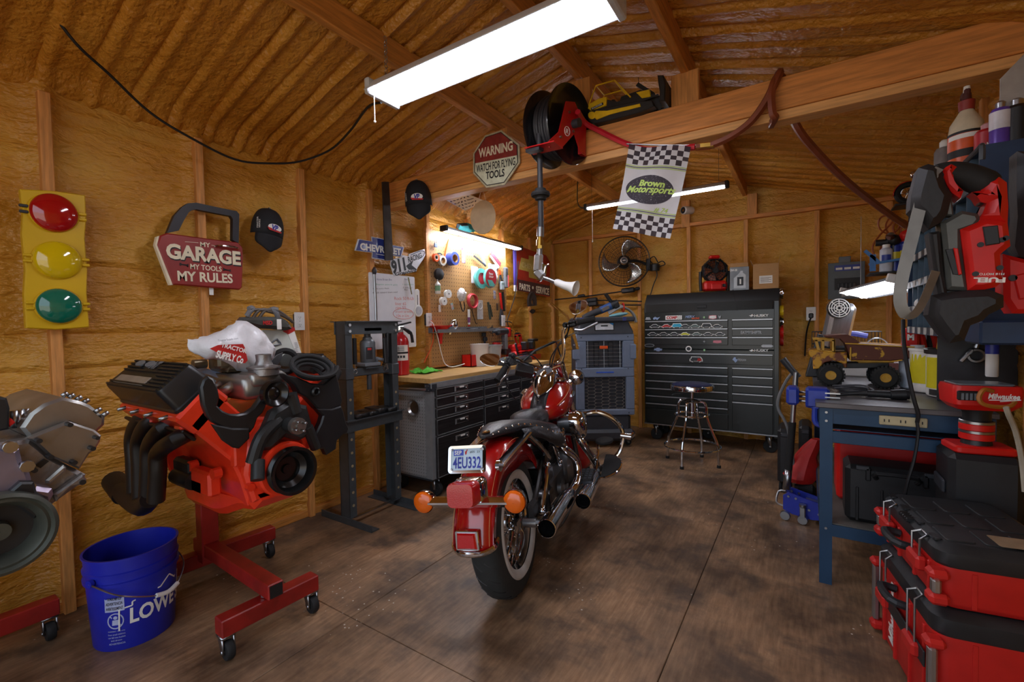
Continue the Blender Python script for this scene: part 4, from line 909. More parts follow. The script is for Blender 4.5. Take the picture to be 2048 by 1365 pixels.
g=thing('marker_tube','white and purple adhesive tube hung low on the pegboard','tube',peg(650,580,ZB)); b=MB().at(tr(0,0,.02) @ rx(-90)); b.lathe([(.001,-.13),(.008,-.13),(.012,-.10),(.02,-.09),(.02,.13),(.001,.13)],16); b.build('tube',m_white,g); MB().at(tr(0,-.02,.02) @ rx(-90)).lathe([(.0206,-.05),(.0206,.03)],16).build('label_band',mat('label_purple','8a4a78',.5),g); MB().at(tr(0,-.115,.02)).box(0,0,0,.03,.03,.03,.008).build('tip',m_red,g); hook(g)
g=thing('hex_key','bent black hex key hung on the pegboard','hex key',peg(740,580,ZB)); MB().tube([(-.06,.13,.01),(0,-.02,.012),(.04,-.085,.012),(.07,-.085,.012)],.006,6,4).build('shaft',m_black,g)
g=thing('crimp_tool','dark brown crimping tool hanging by the red handled tool','pliers',peg(1085,410,ZB)); MB().bar((0,.06,.015),(0,-.06,.015),.04,.025,b=.008).build('handles',mat('dark_brown','3c2a20',.5),g); hook(g)
g=thing('dust_brush','black dustpan brush hanging beside the right outlet','brush',peg(1150,530,ZB)); b=MB(); b.prism([(-.02,.10),(.02,.10),(.07,-.09),(-.07,-.09)],0,.03,.008); b.build('bristles',m_dkgrey,g)
g=thing('wire_hook_coil','thin black wire coil hung right of the magnetic shelf','wire',peg(1000,765,ZB)); b=MB(); b.torus((0,0,.02),(0,0,1),.055,.005,24,6); b.tube([(.02,.08,.02),(.0,0,.02),(.03,-.1,.02)],.005,6,3); b.build('coil',m_cord,g)
# magnetic shelf with what lies on it
so=onx(850+200/7.583,560+800/7.583,-2.68); e=onx(850+900/7.583,560+790/7.583,-2.68)
g=thing('tool_shelf','narrow grey metal tool shelf on the pegboard','shelf',tr(-2.74,so.y-.06,so.z)); LS=e.y-so.y+.18
b=MB(); b.box(.055,LS/2,.0,.11,LS,.006); b.box(.108,LS/2,.012,.006,LS,.03); b.box(.003,LS/2,.02,.006,LS,.05); b.build('tray',mat('shelf_grey','8b8f93',.4,.4),g)
zs=so.z+.004
g=thing('red_funnel','red plastic funnel sitting in the left end of the tool shelf','funnel',tr(-2.69,so.y+.04,so.z)); b=MB(); b.lathe([(.014,-.10),(.018,-.03),(.03,-.0),(.095,.055),(.095,.06),(.088,.06),(.026,.004),(.012,-.02)],24); b.build('cone',m_red,g)
g=thing('work_lamp_bulb','chrome bulb-shaped reflector beside the red funnel','bulb',tr(-2.68,so.y+.20,zs+.06)); MB().at(ry(30)).sph((0,0,0),(.045,.045,.055),18,12).lathe([(.02,-.05),(.02,-.09),(.001,-.095)],14).build('bulb',m_chrome,g)
for k,(dy,ln,hh,ml,lb) in enumerate(((.36,.14,.022,m_black,'black socket driver lying on the tool shelf next to the bulb'),(.52,.13,.03,m_dkgrey,'dark grey pliers lying mid tool shelf'),(.70,.20,.02,m_black,'long black wrench lying on the tool shelf right part'),(.90,.12,.03,m_steel,'bright steel pliers at the right end of the tool shelf'))):
  g=thing('shelf_tool',lb,'tool',tr(-2.69,so.y+dy,zs)); b=MB(); b.bar((0,-ln/2,.012),(0,ln/2,.012),.025,hh,b=.006); b.at(tr(0,ln/2,.012)).cyl((-.012,0,0),(.012,0,0),.018,n=12); b.build('body',ml,g)
g=thing('camera_drone_bracket','small grey and black clamp hanging below the shelf right end','clamp',peg(870,900,ZB)); b=MB(); b.box(0,.07,.03,.07,.06,.05,.01); b.box(.03,0,.03,.08,.07,.05,.012); b.box(.02,-.08,.03,.03,.09,.03,.006); b.build('body',m_dkgrey,g)
g=thing('wire_basket','black wire basket fixed to the wall right of the pegboard','basket',tr(-2.66,onx(850+1190/7.583,560+790/7.583,-2.66).y,onx(850+1190/7.583,560+860/7.583,-2.66).z) @ LW)
b=MB()
for k in range(13): b.tube([(-.18+.03*k,.06,-.06),(-.18+.03*k,-.05,-.05),(-.18+.03*k,-.05,.05),(-.18+.03*k,.06,.06)],.002,4)
for z_ in (-.06,.06): b.tube([(-.18,.06,z_),(.18,.06,z_)],.004,5)
for y_ in (-.05,0.0): b.tube([(-.18,y_,.055),(.18,y_,.055)],.002,4)
b.build('wires',m_black,g)
w=onx(850+1210/7.583,560+930/7.583,-2.62); g=thing('impact_driver','black and grey cordless driver hanging under the wire basket','drill',tr(w.x,w.y,w.z) @ LW); b=MB(); b.box(-.05,.10,0,.20,.07,.07,.02); b.cyl((-.15,.10,0),(-.21,.10,0),.018,.012,14); b.build('body',m_dkgrey,g); MB().bar((.0,.08,0),(.0,-.10,0),.05,.06,b=.012).build('handle',mat('drill_grey','787b7d',.45),g); MB().box(.01,-.11,0,.11,.06,.08,.012).build('battery',m_black,g); MB().box(.06,.09,0,.05,.10,.06,.012).build('rear_cap',m_red,g)
# ---- cords at the outlets
def cord(name,label,pts,r,m,k=6,cat='cord'):
  b=MB(); o=Vector(pts[0]); b.tube([Vector(p)-o for p in pts],r,6,k); q=b.build(name,m,None); q.location=o; return tag(q,label,cat)
Zc=lambda px,py,X: onx(850+px/7.583,560+py/7.583,X)
cord('white_power_cable','thin white cord hanging from the left outlet onto the workbench',[Zc(70,615,-2.73),Zc(130,680,-2.68),Zc(200,900,-2.69),Zc(250,1120,-2.67),Zc(310,1280,-2.64),Zc(420,1320,-2.55),Zc(600,1275,-2.6)],.004,m_white)
cord('red_power_cable','red cord hanging from the left outlet beside the pegboard',[Zc(75,615,-2.73),Zc(115,660,-2.72),Zc(125,900,-2.72),Zc(80,1060,-2.72),Zc(20,1180,-2.71),Zc(-10,1260,-2.7)],.0045,m_orange)
cord('lamp_power_cable','black cord from the pegboard light down to the right outlet',[Zc(1420,60,-2.70)+Vector((0,0,.25)),Zc(1370,200,-2.70),Zc(1300,450,-2.70),Zc(1250,610,-2.68),Zc(1260,700,-2.67),Zc(1270,800,-2.66)],.0055,m_cord)
cord('charger_power_cable','black cord from the right outlet down to the red battery tool',[Zc(1215,635,-2.67),Zc(1290,640,-2.64),Zc(1350,700,-2.62),Zc(1365,860,-2.58)],.0055,m_cord)
cord('hanging_power_cable','black cord looping from the shop light along the ceiling to the left',[Vector((-1.72,1.53,2.34)),onx(735,215,-1.86),onx(700,262,-2.1),onx(660,300,-2.35),onx(600,323,-2.5),onx(540,327,-2.55),onx(470,319,-2.6),onx(380,275,-2.6),onx(300,225,-2.6),onx(220,150,-2.55),onx(150,85,-2.5),onx(80,-10,-2.45)],.006,m_cord)
# ---- PARTS SERVICE sign and the rubber thing below it
ZS=(9.75,1020,480)
P=PL('x',-2.75); M=P.o(1070,545); g=thing('parts_service_sign','red and brown bow-tie parts service sign in the far left corner','sign',M)
MB().prism(P.Q([(130,110),(700,300),(775,430),(780,1110),(730,1110),(130,985)],ZS),-.006,.002,.001).build('face',mat('sign_red_worn','a8301f',.5,var=.15,vs=9),g)
MB().prism(P.Q([(150,770),(775,900),(775,1100),(150,985)],ZS),.002,.004).build('lower_band',mat('sign_brown','4a2e2c',.5,var=.15),g)
MB().prism(P.Q([(215,345),(360,385),(360,305),(560,345),(560,440),(720,490),(700,690),(560,670),(560,780),(365,735),(365,625),(170,575)],ZS),.002,.004).build('bow_tie',mat('sign_gold','b39a4a',.5,var=.12,vs=12),g)
b=MB(); P.text(b,'CHEVROLET',(215,480),(690,590),100,.0045,.02,zz=ZS); b.build('lettering',mat('sign_pale_gold','c9b57a',.5),g)
b=MB(); P.text(b,'PARTS',(175,905),(385,950),130,.0045,.03,zz=ZS); P.text(b,'SERVICE',(500,965),(755,1015),135,.0045,.03,zz=ZS); c=P.Q([(440,935)],ZS)[0]; b.prism(ngon(12,.018,cx=c[0],cy=c[1]),.004,.005); b.build('lettering',m_cream,g)
w=onx(1063,605,-2.76); g=thing('rubber_gasket','dark rubber disc hanging under the parts service sign','gasket',tr(w.x,w.y,w.z) @ LW @ sc(1,1.25,1)); b=MB(); b.lathe([(.02,0),(.105,0),(.11,.012),(.09,.02),(.06,.012),(.03,.018),(.02,.012)],28); b.build('disc',mat('old_rubber','3a2f2a',.7,var=.2),g)
w=onx(1030,545,-2.74); g=thing('level_stick','purple and white striped stick hanging left of the parts service sign','stick',tr(w.x,w.y,w.z) @ LW); q0=onx(1030,500,-2.74); q1=onx(1031,571,-2.74); q2=onx(1031,583,-2.74)
MB().box(0,(q0.z+q1.z)/2-w.z,0,.04,q0.z-q1.z,.02).build('stick',mat('purple_paint','4b3f8e',.5),g); MB().box(0,(q1.z+q2.z)/2-w.z,0,.04,q1.z-q2.z,.02).build('tip',m_white,g)
# ================================================================ ENGINES, STANDS, BUCKET
m_eng_or=mat('engine_orange','e83a1c',.33,var=.06,coat=.3); m_cast_al=mat('cast_aluminium','8d8a88',.42,.85,var=.15,vs=12,bump=.15,bs=120); m_mach_al=mat('machined_aluminium','97948e',.35,.85,var=.15,vs=8)
m_header=mat('header_black','151414',.45,var=.2); m_satin=mat('satin_black','1a1b1c',.38,var=.1)
def caster(root,x,y,top,r=.036,w=.028,M=None,mw=None,mf=None):
  M=M or Matrix.Identity(4)
  b=MB().at(M); b.box(x,y,top-.004,.05,.05,.008)
  for s in (-1,1): b.at(M,tr(x,y+s*(w/2+.006),0),rx(90)).prism([(-.022,top),(.022,top),(.012+.016,r-.008),(.016-.006,r-.008)],-.003,.003)
  b.at(M).cyl((x+.016,y-w/2-.012,r),(x+.016,y+w/2+.012,r),.007,n=8)
  c=b.build('caster',mf or m_steel,root)
  MB().at(M,tr(x+.016,y,r),rx(90)).lathe([(.001,-w/2),(r*.6,-w/2),(r*.92,-w/2),(r,-w*.3),(r,w*.3),(r*.92,w/2),(.001,w/2)],20).build('wheel',mw or m_blk_rub,c)
  return c
def engine_stand(label,xp,yc,M):
  g=thing('engine_stand',label,'engine stand',M,'red engine stands')
  mr=mat('stand_red','8e1d17',.4,var=.25,vs=9)
  b=MB(); b.box(0,0,.46,.07,.075,.66,.004); b.build('upright_post',mr,g)
  b=MB(); b.bar((-.10,0,.195),(.66,0,.20),.062,.062,b=.004); b.build('long_leg',mr,g)
  MB().at(tr(.661,0,.20)).box(0,0,0,.003,.05,.05).build('tube_opening',m_black,g)
  b=MB(); b.bar((.60,-.19,.128),(.60,.20,.128),.065,.068,b=.004); b.build('front_crossbar',mr,g)
  b=MB(); b.bar((-.06,-.22,.128),(-.06,.34,.128),.062,.068,b=.004); b.build('rear_crossbar',mr,g)
  b=MB(); b.cyl((.02,0,.66),(.12,0,.66),.05,n=18); b.box(.12,0,.66,.014,.22,.2,.004); b.build('mount_head',mr,g)
  b=MB(); b.cyl((.60,-.02,.165),(.60,-.02,.175),.012,n=6); b.build('bolt',m_steel,g)
  for x,y in ((.60,-.165),(.60,.175),(-.06,.31),(-.06,-.19)): caster(g,x,y,.094)
  return g
es=engine_stand('red engine stand on casters holding the orange engine',0,0,tr(-2.45,1.01,0) @ rz(-3))
dup(es,tr(-2.55,.17,0),'red engine stand at the left edge under the bare aluminium engine')
# ---- orange engine
EO=Vector((-1.70,1.017,.69)); EM=tr(*EO)
en=thing('orange_engine','orange big-block engine with black headers and pulley on the red stand','engine',EM)
b=MB(); b.at(tr(0,0,0),ry(90)); b.at(frame((0,0,0),(0,1,0),za=(1,0,0)))
blk=[(-.10,-.14),(.10,-.14),(.13,-.02),(.16,.06),(.30,.22),(.20,.33),(.10,.22),(0,.20),(-.10,.22),(-.20,.33),(-.30,.22),(-.16,.06),(-.13,-.02)]
b.prism(blk,-.72,-.16,.01); b.build('block',m_eng_or,en)
b=MB().at(frame((0,0,0),(0,1,0),za=(1,0,0)))
b.prism([(-.10,-.12),(.10,-.12),(.13,0),(.11,.14),(.06,.19),(-.06,.19),(-.11,.14),(-.13,0)],-.165,-.12,.012)
for s in (-1,1):
  b.prism([(s*.10,.02),(s*.16,.04),(s*.16,.16),(s*.11,.16)],-.17,-.13,.006); b.cyl((s*.115,-.05,-.13),(s*.115,-.05,-.105),.016,n=8)
b.box(-.17,-.05,-.35,.05,.10,.16,.01); b.cyl((-.16,.0,-.25),(-.19,.0,-.25),.022,n=10); b.cyl((-.16,.0,-.45),(-.19,0,-.45),.022,n=10)
b.build('timing_cover',m_eng_or,en)
b=MB(); b.loft([[(x,y*w,z) for y,z in ((-1,zt),(-1,zb+.03),(-.8,zb),(.8,zb),(1,zb+.03),(1,zt))] for x,w,zt,zb in ((-.12,.085,-.09,-.12),(-.16,.10,-.10,-.16),(-.24,.105,-.12,-.17),(-.36,.115,-.12,-.215),(-.42,.12,-.12,-.225),(-.66,.12,-.12,-.225),(-.70,.115,-.12,-.2))]); b.build('oil_pan',m_eng_or,en)
def VCM(s): return tr(-.445,s*.262,.325) @ rx(-s*41)
for s in (-1,1):
  HM=tr(0,s*.245,.275) @ rx(-s*45)
  b=MB().at(HM); b.box(-.44,0,.0,.56,.17,.10,.012)
  for k in range(4): b.box(-.24-.135*k,s*.075,-.03,.06,.04,.055,.008)
  b.build('cylinder_head',m_eng_or,en)
  b=MB().at(VCM(s))
  b.loft([[(p[0],p[1],z) for p in rrect(-.27*k,-.082*k2,.27*k,.082*k2,.02)] for k,k2,z in ((1.02,1.05,-.01),(1.02,1.05,.008),(1,.98,.012),(.97,.90,.085),(.955,.86,.095))]); vc=b.build('valve_cover',m_satin,en)
  b=MB().at(VCM(s))
  for k in range(9):
    y=-.064+.016*k
    if s < 0 and 2 <= k <= 4: b.bar((.11,y,.099),(.245,y,.099),.006,.008); 
    elif s < 0 and 6 <= k <= 7: b.bar((-.245,y,.099),(-.10,y,.099),.006,.008); b.bar((.06,y,.099),(.245,y,.099),.006,.008)
    else: b.bar((-.245,y,.099),(.245,y,.099),.006,.008)
  b.build('fins',m_black,vc)
  if s < 0:
    MB().at(VCM(-1)).box(-.06,-.032,.0975,.30,.04,.006,.002).build('nameplate',mat('plate_tan','8d7d6b',.45,var=.1),vc)
    for x in (-.15,-.05): MB().at(VCM(-1)).prism(ngon(18,.04,cx=x,cy=.05,ry_=.016),.098,.104).build('oval_badge',m_grey,vc)
    MB().at(VCM(-1)).text('NT',.02,.045,.07,.04,.104,.06,shear=.3).build('lettering',m_grey,vc)
  for k in range(4): MB().at(HM).tube([(-.24-.135*k,s*.06,.035),(-.24-.135*k,s*.10,.062)],.007,8).build('head_bolt',m_steel,en)
# headers
def hp(px,py,Y): p=ony(px,py,Y); return p-EO
hs=[]
for i,(st,ap,kn,en_) in enumerate((((385,863),(352,880),(318,905),(312,1002)),((357,850),(325,858),(300,892),(294,1004)),((335,838),(300,845),(279,880),(281,1006)),((318,828),(285,835),(266,872),(270,1004)))):
  Y=.70+.012*i
  P=[hp(*st,.78),hp(*ap,Y),hp(*kn,Y),hp((kn[0]*.6+en_[0]*.4),kn[1]+(en_[1]-kn[1])*.4,Y),hp(*en_,Y)]
  MB().tube(P,.030,14,6).build('header_tube',m_header,en)
b=MB(); b.tube([hp(300,1000,.71),hp(285,1012,.72),hp(262,998,.73),hp(238,978,.74)],[.034,.042,.042,.040],14,4); b.tube([hp(250,990,.74),hp(228,962,.75)],[.047,.047],16); b.build('collector',m_header,en)
MB().at(tr(-.47,-.285,.18) @ rx(45)).box(0,0,0,.56,.012,.06,.003).build('header_flange',m_header,en)
# front accessories
b=MB().at(frame((0,0,0),(0,1,0),za=(1,0,0))); b.lathe([(.05,-.13),(.108,-.13),(.110,-.06),(.104,-.05),(.05,-.05)],48); b.build('damper',m_eng_or,en)
b=MB().at(frame((0,0,0),(0,1,0),za=(1,0,0))); b.lathe([(.06,-.05),(.090,-.045),(.094,-.03),(.084,-.02),(.084,-.012),(.094,0),(.094,.006),(.082,.004),(.076,-.01),(.070,-.03),(.050,-.045),(.048,-.06),(.02,-.06),(.018,-.05),(.001,-.05)],56); b.build('crank_pulley',mat('pulley_black','121212',.22,var=.05),en)
b=MB().at(frame((0,0,0),(0,1,0),za=(1,0,0)))
b.cyl((.01,.18,-.10),(.01,.18,-.0),.032,.026,18); b.prism([(-.12,.10),(-.05,.24),(.02,.27),(.10,.24),(.13,.12),(.06,.10),(0,.13),(-.06,.09)],-.11,-.05,.015)
b.tube([(-.02,.20,-.07),(-.10,.15,-.05),(-.13,.06,-.06)],.026,10,4); b.tube([(.05,.22,-.06),(.03,.30,-.06)],.024,10); b.tube([(.1,.15,-.06),(.14,.05,-.07)],.022,10)
b.tube([(-.115,.065,-.05),(-.135,.0,-.02)],.024,12)
b.build('water_pump',mat('pump_casting','2c2d2d',.45,.3,var=.2),en)
b=MB().at(frame((0,0,0),(0,1,0),za=(1,0,0))); b.cyl((.01,.18,.0),(.01,.18,.022),.033,n=24); b.cyl((.01,.18,.022),(.01,.18,.03),.012,n=12)
hub=b.build('pump_hub',m_mach_al,en)
for k in range(4): MB().at(frame((0,0,0),(0,1,0),za=(1,0,0))).cyl((.01+.022*math.cos(.5+k*PI/2),.18+.022*math.sin(.5+k*PI/2),.02),(.01+.022*math.cos(.5+k*PI/2),.18+.022*math.sin(.5+k*PI/2),.045),.0045,n=8).build('hub_stud',m_steel,hub)
def plate(root,name,X,pts,th,m,zz=(4.876,280,590),bev=.006):
  P=PL('x',X); P.c=EO.copy() if root is en else None
  q=[]
  for a,c in pts:
    p=onx(zz[1]+a/zz[0],zz[2]+c/zz[0],X)-EO; q.append((p.y,p.z))
  b=MB().at(frame((X-EO.x,0,0),(0,1,0),za=(1,0,0))); b.prism(q,-th/2,th/2,bev); return b.build(name,m,root)
# left bracket (alternator cradle) in front of the left head
plate(en,'accessory_bracket',-1.79,[(575,900),(600,830),(650,790),(700,820),(740,900),(760,1000),(740,1080),(790,1130),(860,1160),(940,1165),(1020,1150),(1090,1100),(1140,1030),(1170,985),(1205,1000),(1215,1080),(1180,1150),(1130,1200),(1100,1290),(1060,1340),(960,1335),(800,1300),(690,1240),(640,1180),(600,1080)],.03,m_satin)
plate(en,'bracket_rib',-1.775,[(690,1260),(900,1300),(1060,1300),(1060,1400),(960,1500),(900,1490),(800,1420)],.02,m_satin)
# right bracket: large black cradle
plate(en,'accessory_bracket',-1.80,[(1380,770),(1500,800),(1640,860),(1760,870),(1830,810),(1885,775),(1910,850),(1945,1030),(1930,1080),(1850,1110),(1800,1130),(1700,1110),(1600,1000),(1520,960),(1480,880),(1390,800)],.05,m_satin)
plate(en,'bracket_leg',-1.79,[(1700,1110),(1850,1110),(1940,1080),(1960,1130),(1990,1250),(2015,1300),(2000,1345),(1960,1360),(1900,1420),(1890,1500),(1800,1560),(1770,1500),(1700,1500),(1690,1350),(1740,1250),(1760,1180)],.04,m_satin)
b=MB()
p=onx(280+1710/4.876,590+945/4.876,-1.77)-EO; b.at(frame(p,(0,1,0),za=(1,0,0))).lathe([(.010,-.02),(.018,-.02),(.02,.006),(.014,.012),(.010,.006)],18); b.build('bracket_boss',m_satin,en)
for a,c in ((1960,1320),(1880,1310)): pass
# idler pulley, thermostat housing, intake
p=onx(280+1330/4.876,590+965/4.876,-1.72)-EO
b=MB().at(frame(p,(0,1,0),za=(1,0,0))); b.lathe([(.02,-.03),(.05,-.03),(.046,-.012),(.052,0),(.046,.002),(.03,-.014),(.024,-.016),(.014,-.01),(.001,-.01)],36); b.build('idler_pulley',_M['pulley_black'],en)
b=MB(); b.box(-.40,0,.33,.46,.20,.10,.02); b.box(-.22,0,.36,.12,.14,.06,.012)
for k in range(4):
  for s in (-1,1): b.tube([(-.27-.1*k,s*.05,.36),(-.27-.1*k,s*.14,.31)],.022,8,2)
b.build('intake_manifold',m_mach_al,en)
b=MB().at(tr(-.20,.0,.375)); b.lathe([(.058,0),(.058,.025),(.064,.028),(.064,.034),(.035,.042),(.028,.06),(.030,.085),(.026,.087),(.022,.06),(.001,.06)],28); b.build('thermostat_housing',m_cast_al,en)
b=MB(); b.box(-.42,0,.42,.16,.17,.07,.015); b.box(-.42,0,.47,.12,.14,.04,.01)
for s in (-1,1): b.at(tr(-.42+s*.035,0,.49)).lathe([(.022,0),(.03,.02),(.03,.03),(.026,.03),(.02,.0)],16)
b.at().box(-.36,-.09,.43,.06,.05,.05,.01); b.cyl((-.50,-.09,.42),(-.50,-.14,.42),.02,n=12); b.build('carburettor',mat('carb_zinc','8c8067',.35,.8,var=.2),en)
b=MB().at(frame((-.72,0,.0),(0,1,0),za=(1,0,0))); b.lathe([(.05,-.02),(.17,-.02),(.175,-.01),(.17,.0),(.05,.0)],48); b.build('flywheel',m_eng_or,en)
b=MB(); b.box(-.52,-.17,-.03,.16,.05,.10,.012); b.cyl((-.58,-.185,-.06),(-.42,-.185,-.06),.035,n=14); b.box(-.38,-.18,-.07,.10,.03,.06,.01); b.build('engine_mount',m_black,en)
# ---- what lies on the engine
w=onx(470,690,-2.05)
bag=thing('plastic_bag','crumpled white shopping bag with red logo lying on the orange engine','bag',tr(w.x,w.y,w.z))
def bagpt(px,py,X): return onx(280+px/4.876,590+py/4.876,X)-w
rows=[]
TOP=[(480,450),(600,430),(720,400),(860,330),(960,260),(1060,260),(1160,330),(1230,420),(1290,520),(1300,600)]
BOT=[(500,545),(600,600),(650,640),(760,640),(850,690),(960,750),(1060,765),(1150,740),(1240,690),(1295,640)]
for i in range(28):
  t=i/27*9; a=min(int(t),8); f=t-a
  tp=(TOP[a][0]+(TOP[a+1][0]-TOP[a][0])*f,TOP[a][1]+(TOP[a+1][1]-TOP[a][1])*f); bt_=(BOT[a][0]+(BOT[a+1][0]-BOT[a][0])*f,BOT[a][1]+(BOT[a+1][1]-BOT[a][1])*f)
  ring=[]
  for j in range(24):
    an=2*PI*j/24; s=(1-math.cos(an))/2; x=tp[0]+(bt_[0]-tp[0])*s; y=tp[1]+(bt_[1]-tp[1])*s
    d=math.sin(an)*.10*math.sin(PI*(i+1)/29)
    p=bagpt(x,y,-2.05+d); nn=mn.noise(p*11); n2=abs(mn.noise(p*Vector((26,26,26)).x)); ring.append(p+Vector((nn*.035-n2*.035,0,n2*.012))+Vector((0,1,0))*mn.noise(p*17)*.016)
  rows.append(ring)
b=MB(); b.loft(rows); o=b.build('bag_body',mat('thin_white_plastic','dcdcde',.35,var=.03,bump=.8,bs=16),bag,smooth=60)
lg=[]
def bagsurf(px,py,off): return bagpt(px,py,-1.925+off)
b=MB()
rd=[(680,525),(760,490),(870,485),(1000,480),(1020,520),(1045,640),(1020,668),(930,655),(840,610)]
q=[bagsurf(a,c,.002) for a,c in rd]; nrm=[p+Vector((.004,0,0)) for p in q]
b.loft([q,nrm]); b.build('logo_patch',m_red_ink,bag)
LM=frame(bagsurf(890,570,.008),bagsurf(1030,600,.008)-bagsurf(750,530,.008),za=(1,-.25,.1)) if True else None
b=MB().at(LM); b.text('SUPPLY Co',-.0,-.016,.105,.030,.001,.04); b.text('TRACTOR',.005,.022,.10,.018,.001,.03); b.build('lettering',m_wht_ink,bag)
b=MB().at(frame(bagsurf(860,440,.004),bagsurf(960,435,0)-bagsurf(760,460,0),za=(1,-.25,.3))); b.text('TractorSupply.com',0,0,.075,.011,.001); b.build('lettering',m_dkgrey,bag)
# ignition wire set in a clamshell card standing behind the bag
w2=onx(280+1330/4.876,590+420/4.876,-2.2)
g=thing('wire_set_package','clamshell package of ignition wires leaning behind the shopping bag on the engine','package',tr(w2.x,w2.y,w2.z) @ LW)
def cq(px,py): p=onx(280+px/4.876,590+py/4.876,-2.2)-w2; return (p.y,p.z)
b=MB().prism([cq(*p) for p in ((1190,340),(1450,345),(1600,670),(1545,680),(1290,620),(1220,430))],-.006,.004,.001); b.build('card',mat('package_card','cfd4ca',.5,var=.05),g)
b=MB().prism([cq(*p) for p in ((1450,345),(1500,355),(1600,670),(1555,672),(1440,390))],.004,.006); b.build('barcode_strip',m_paper,g)
b=MB().prism([cq(*p) for p in ((1385,355),(1450,310),(1500,320),(1505,350),(1440,385))],.005,.008); b.build('red_corner',m_red_ink,g)
b=MB()
for i in range(9): p=cq(1512+4*(i % 4),470+14*i); b.bar((p[0]-.008,p[1],.0065),(p[0]+.008,p[1],.0065),.0016,.0005)
b.build('barcode',m_ink,g)
dm=[cq(*p) for p in ((910,270),(950,220),(1150,215),(1340,220),(1400,260),(1445,330),(1380,350),(1250,335),(1130,330),(1000,300))]
b=MB().prism(dm,.0,.05,.016); b.build('blister',mat('smoky_blister','4a4a46',.12,var=.2,vs=14,coat=.5),g)
p=cq(1188,275); b=MB().at(tr(p[0],p[1],.051)); b.text('MSD',0,0,.045,.02,.001,.04); b.build('lettering',m_red_ink,g)
p=cq(1300,290); MB().box(p[0],p[1],.052,.022,.05,.002).build('label_patch',m_paper,g)
for a,c,d in ((1050,130,-.5),(1270,140,.55)):
  p=cq(a,c); e=cq(a-40 if d < 0 else a+40,c+80)
  b=MB(); b.tube([(e[0],e[1],.03),((p[0]+e[0])/2,(p[1]+e[1])/2,.035),(p[0]-d*.012,p[1],.03),(p[0]+d*.03,p[1]-.004,.04)],[.012,.012,.013,.011],10,3); b.build('plug_boot',mat('boot_grey','6a6b6f',.5),g)
b=MB()
for k in range(3): b.tube([cq(1000+60*k,240)+(.03,),cq(1080+60*k,150)+(.03,),cq(1250+40*k,170)+(.03,),cq(1420+20*k,230+20*k)+(.03,)],.008,8,5)
b.build('ignition_wires',mat('wire_brown_grey','4c4238',.5),g)
p=cq(1345,460); b=MB(); b.tube([cq(1270,475)+(.006,),cq(1330,430)+(.006,),cq(1350,470)+(.006,)],.004,6,2); b.tube([cq(1290,495)+(.006,),cq(1370,480)+(.006,),cq(1330,440)+(.006,)],.004,6,2); b.build('printed_wires',m_grey,g)
# coil of black hose, gasket plate and paper on the engine
w3=onx(280+1650/4.876,590+770/4.876,-1.86); g=thing('hose_coil','coil of black rubber hose lying on the right bracket of the orange engine','hose',frame(w3+Vector((.03,-.01,.01)),(0,1,0),za=(.62,-.25,.75)))
b=MB(); P=[]
for k in range(60): a=2*PI*k/20; r=.048+.011*(k/20); P.append((r*1.3*math.cos(a),r*math.sin(a),.014*(k/20)))
b.tube(P,.010,8); b.build('coil',m_blk_rub,g)
w4=onx(280+1260/4.876,590+700/4.876,-1.98); g=thing('cover_plate','grey triangular metal plate standing on the orange engine below the shopping bag','plate',tr(*w4) @ LW)
q=[(lambda p: (p.y,p.z))(onx(280+a/4.876,590+c/4.876,-1.98)-w4) for a,c in ((1390,560),(1330,590),(1060,870),(1075,890),(1180,800),(1330,700),(1380,620))]
MB().prism(q,-.004,.004,.001).build('plate',mat('plate_grey','5c5e61',.4,.6),g)
w5=onx(280+700/4.876,590+770/4.876,-2.14); g=thing('paper_gasket','long thin paper strip with blue end lying along the left valve cover','strip',tr(*w5))
b=MB(); q=[onx(280+a/4.876,590+c/4.876,X)-w5 for a,c,X in ((360,690,-2.36),(560,730,-2.25),(760,790,-2.12),(880,840,-2.03),(1010,895,-1.94))]
b.loft([[p+Vector((0,-.02,0)),p+Vector((0,.02,.006)),p+Vector((0,.02,.009)),p+Vector((0,-.02,.003))] for p in q]); b.build('strip',mat('gasket_paper','9a927e',.6,col2='7d93bd',vs=4),g)
w6=onx(280+1415/4.876,590+650/4.876,-2.05); g=thing('air_filter_ring','round black rubber ring leaning behind the bag on the engine','ring',tr(*w6) @ rz(70) @ rx(90)); MB().torus((0,0,0),(0,0,1),.05,.014,28,8).build('ring',m_blk_rub,g)
# ---- bare aluminium engine at the left edge
AO=Vector((-1.62,.24,.80)); ZE=(3.411,0,760)
al=thing('aluminium_engine','bare aluminium engine block at the left edge on its red stand','engine',tr(*AO))
def apoly(pts,X): return [(lambda p: (p.y,p.z))(onx(ZE[1]+a/ZE[0],ZE[2]+c/ZE[0],X)-AO) for a,c in pts]
def aprism(name,pts,X,x0,x1,m,bev=.005,mm=None):
  b=MB().at(frame((0,0,0),(0,1,0),za=(1,0,0))); b.prism(apoly(pts,X),x0,x1,bev); return b.build(name,m,mm or al)
aprism('block',[(-250,430),(60,420),(200,400),(340,520),(575,640),(560,690),(350,840),(330,900),(300,1080),(100,1150),(-250,1150)],-1.70,-.55,-.06,m_cast_al,.01)
aprism('head_plate',[(180,400),(330,340),(470,285),(640,340),(690,380),(680,420),(650,475),(610,500),(540,610),(340,525),(255,445)],-1.68,-.085,-.055,m_mach_al)
aprism('cylinder_bank',[(140,330),(210,230),(300,165),(430,120),(560,150),(620,175),(720,260),(715,310),(650,370),(470,300),(200,400)],-1.72,-.50,-.10,m_mach_al,.008)
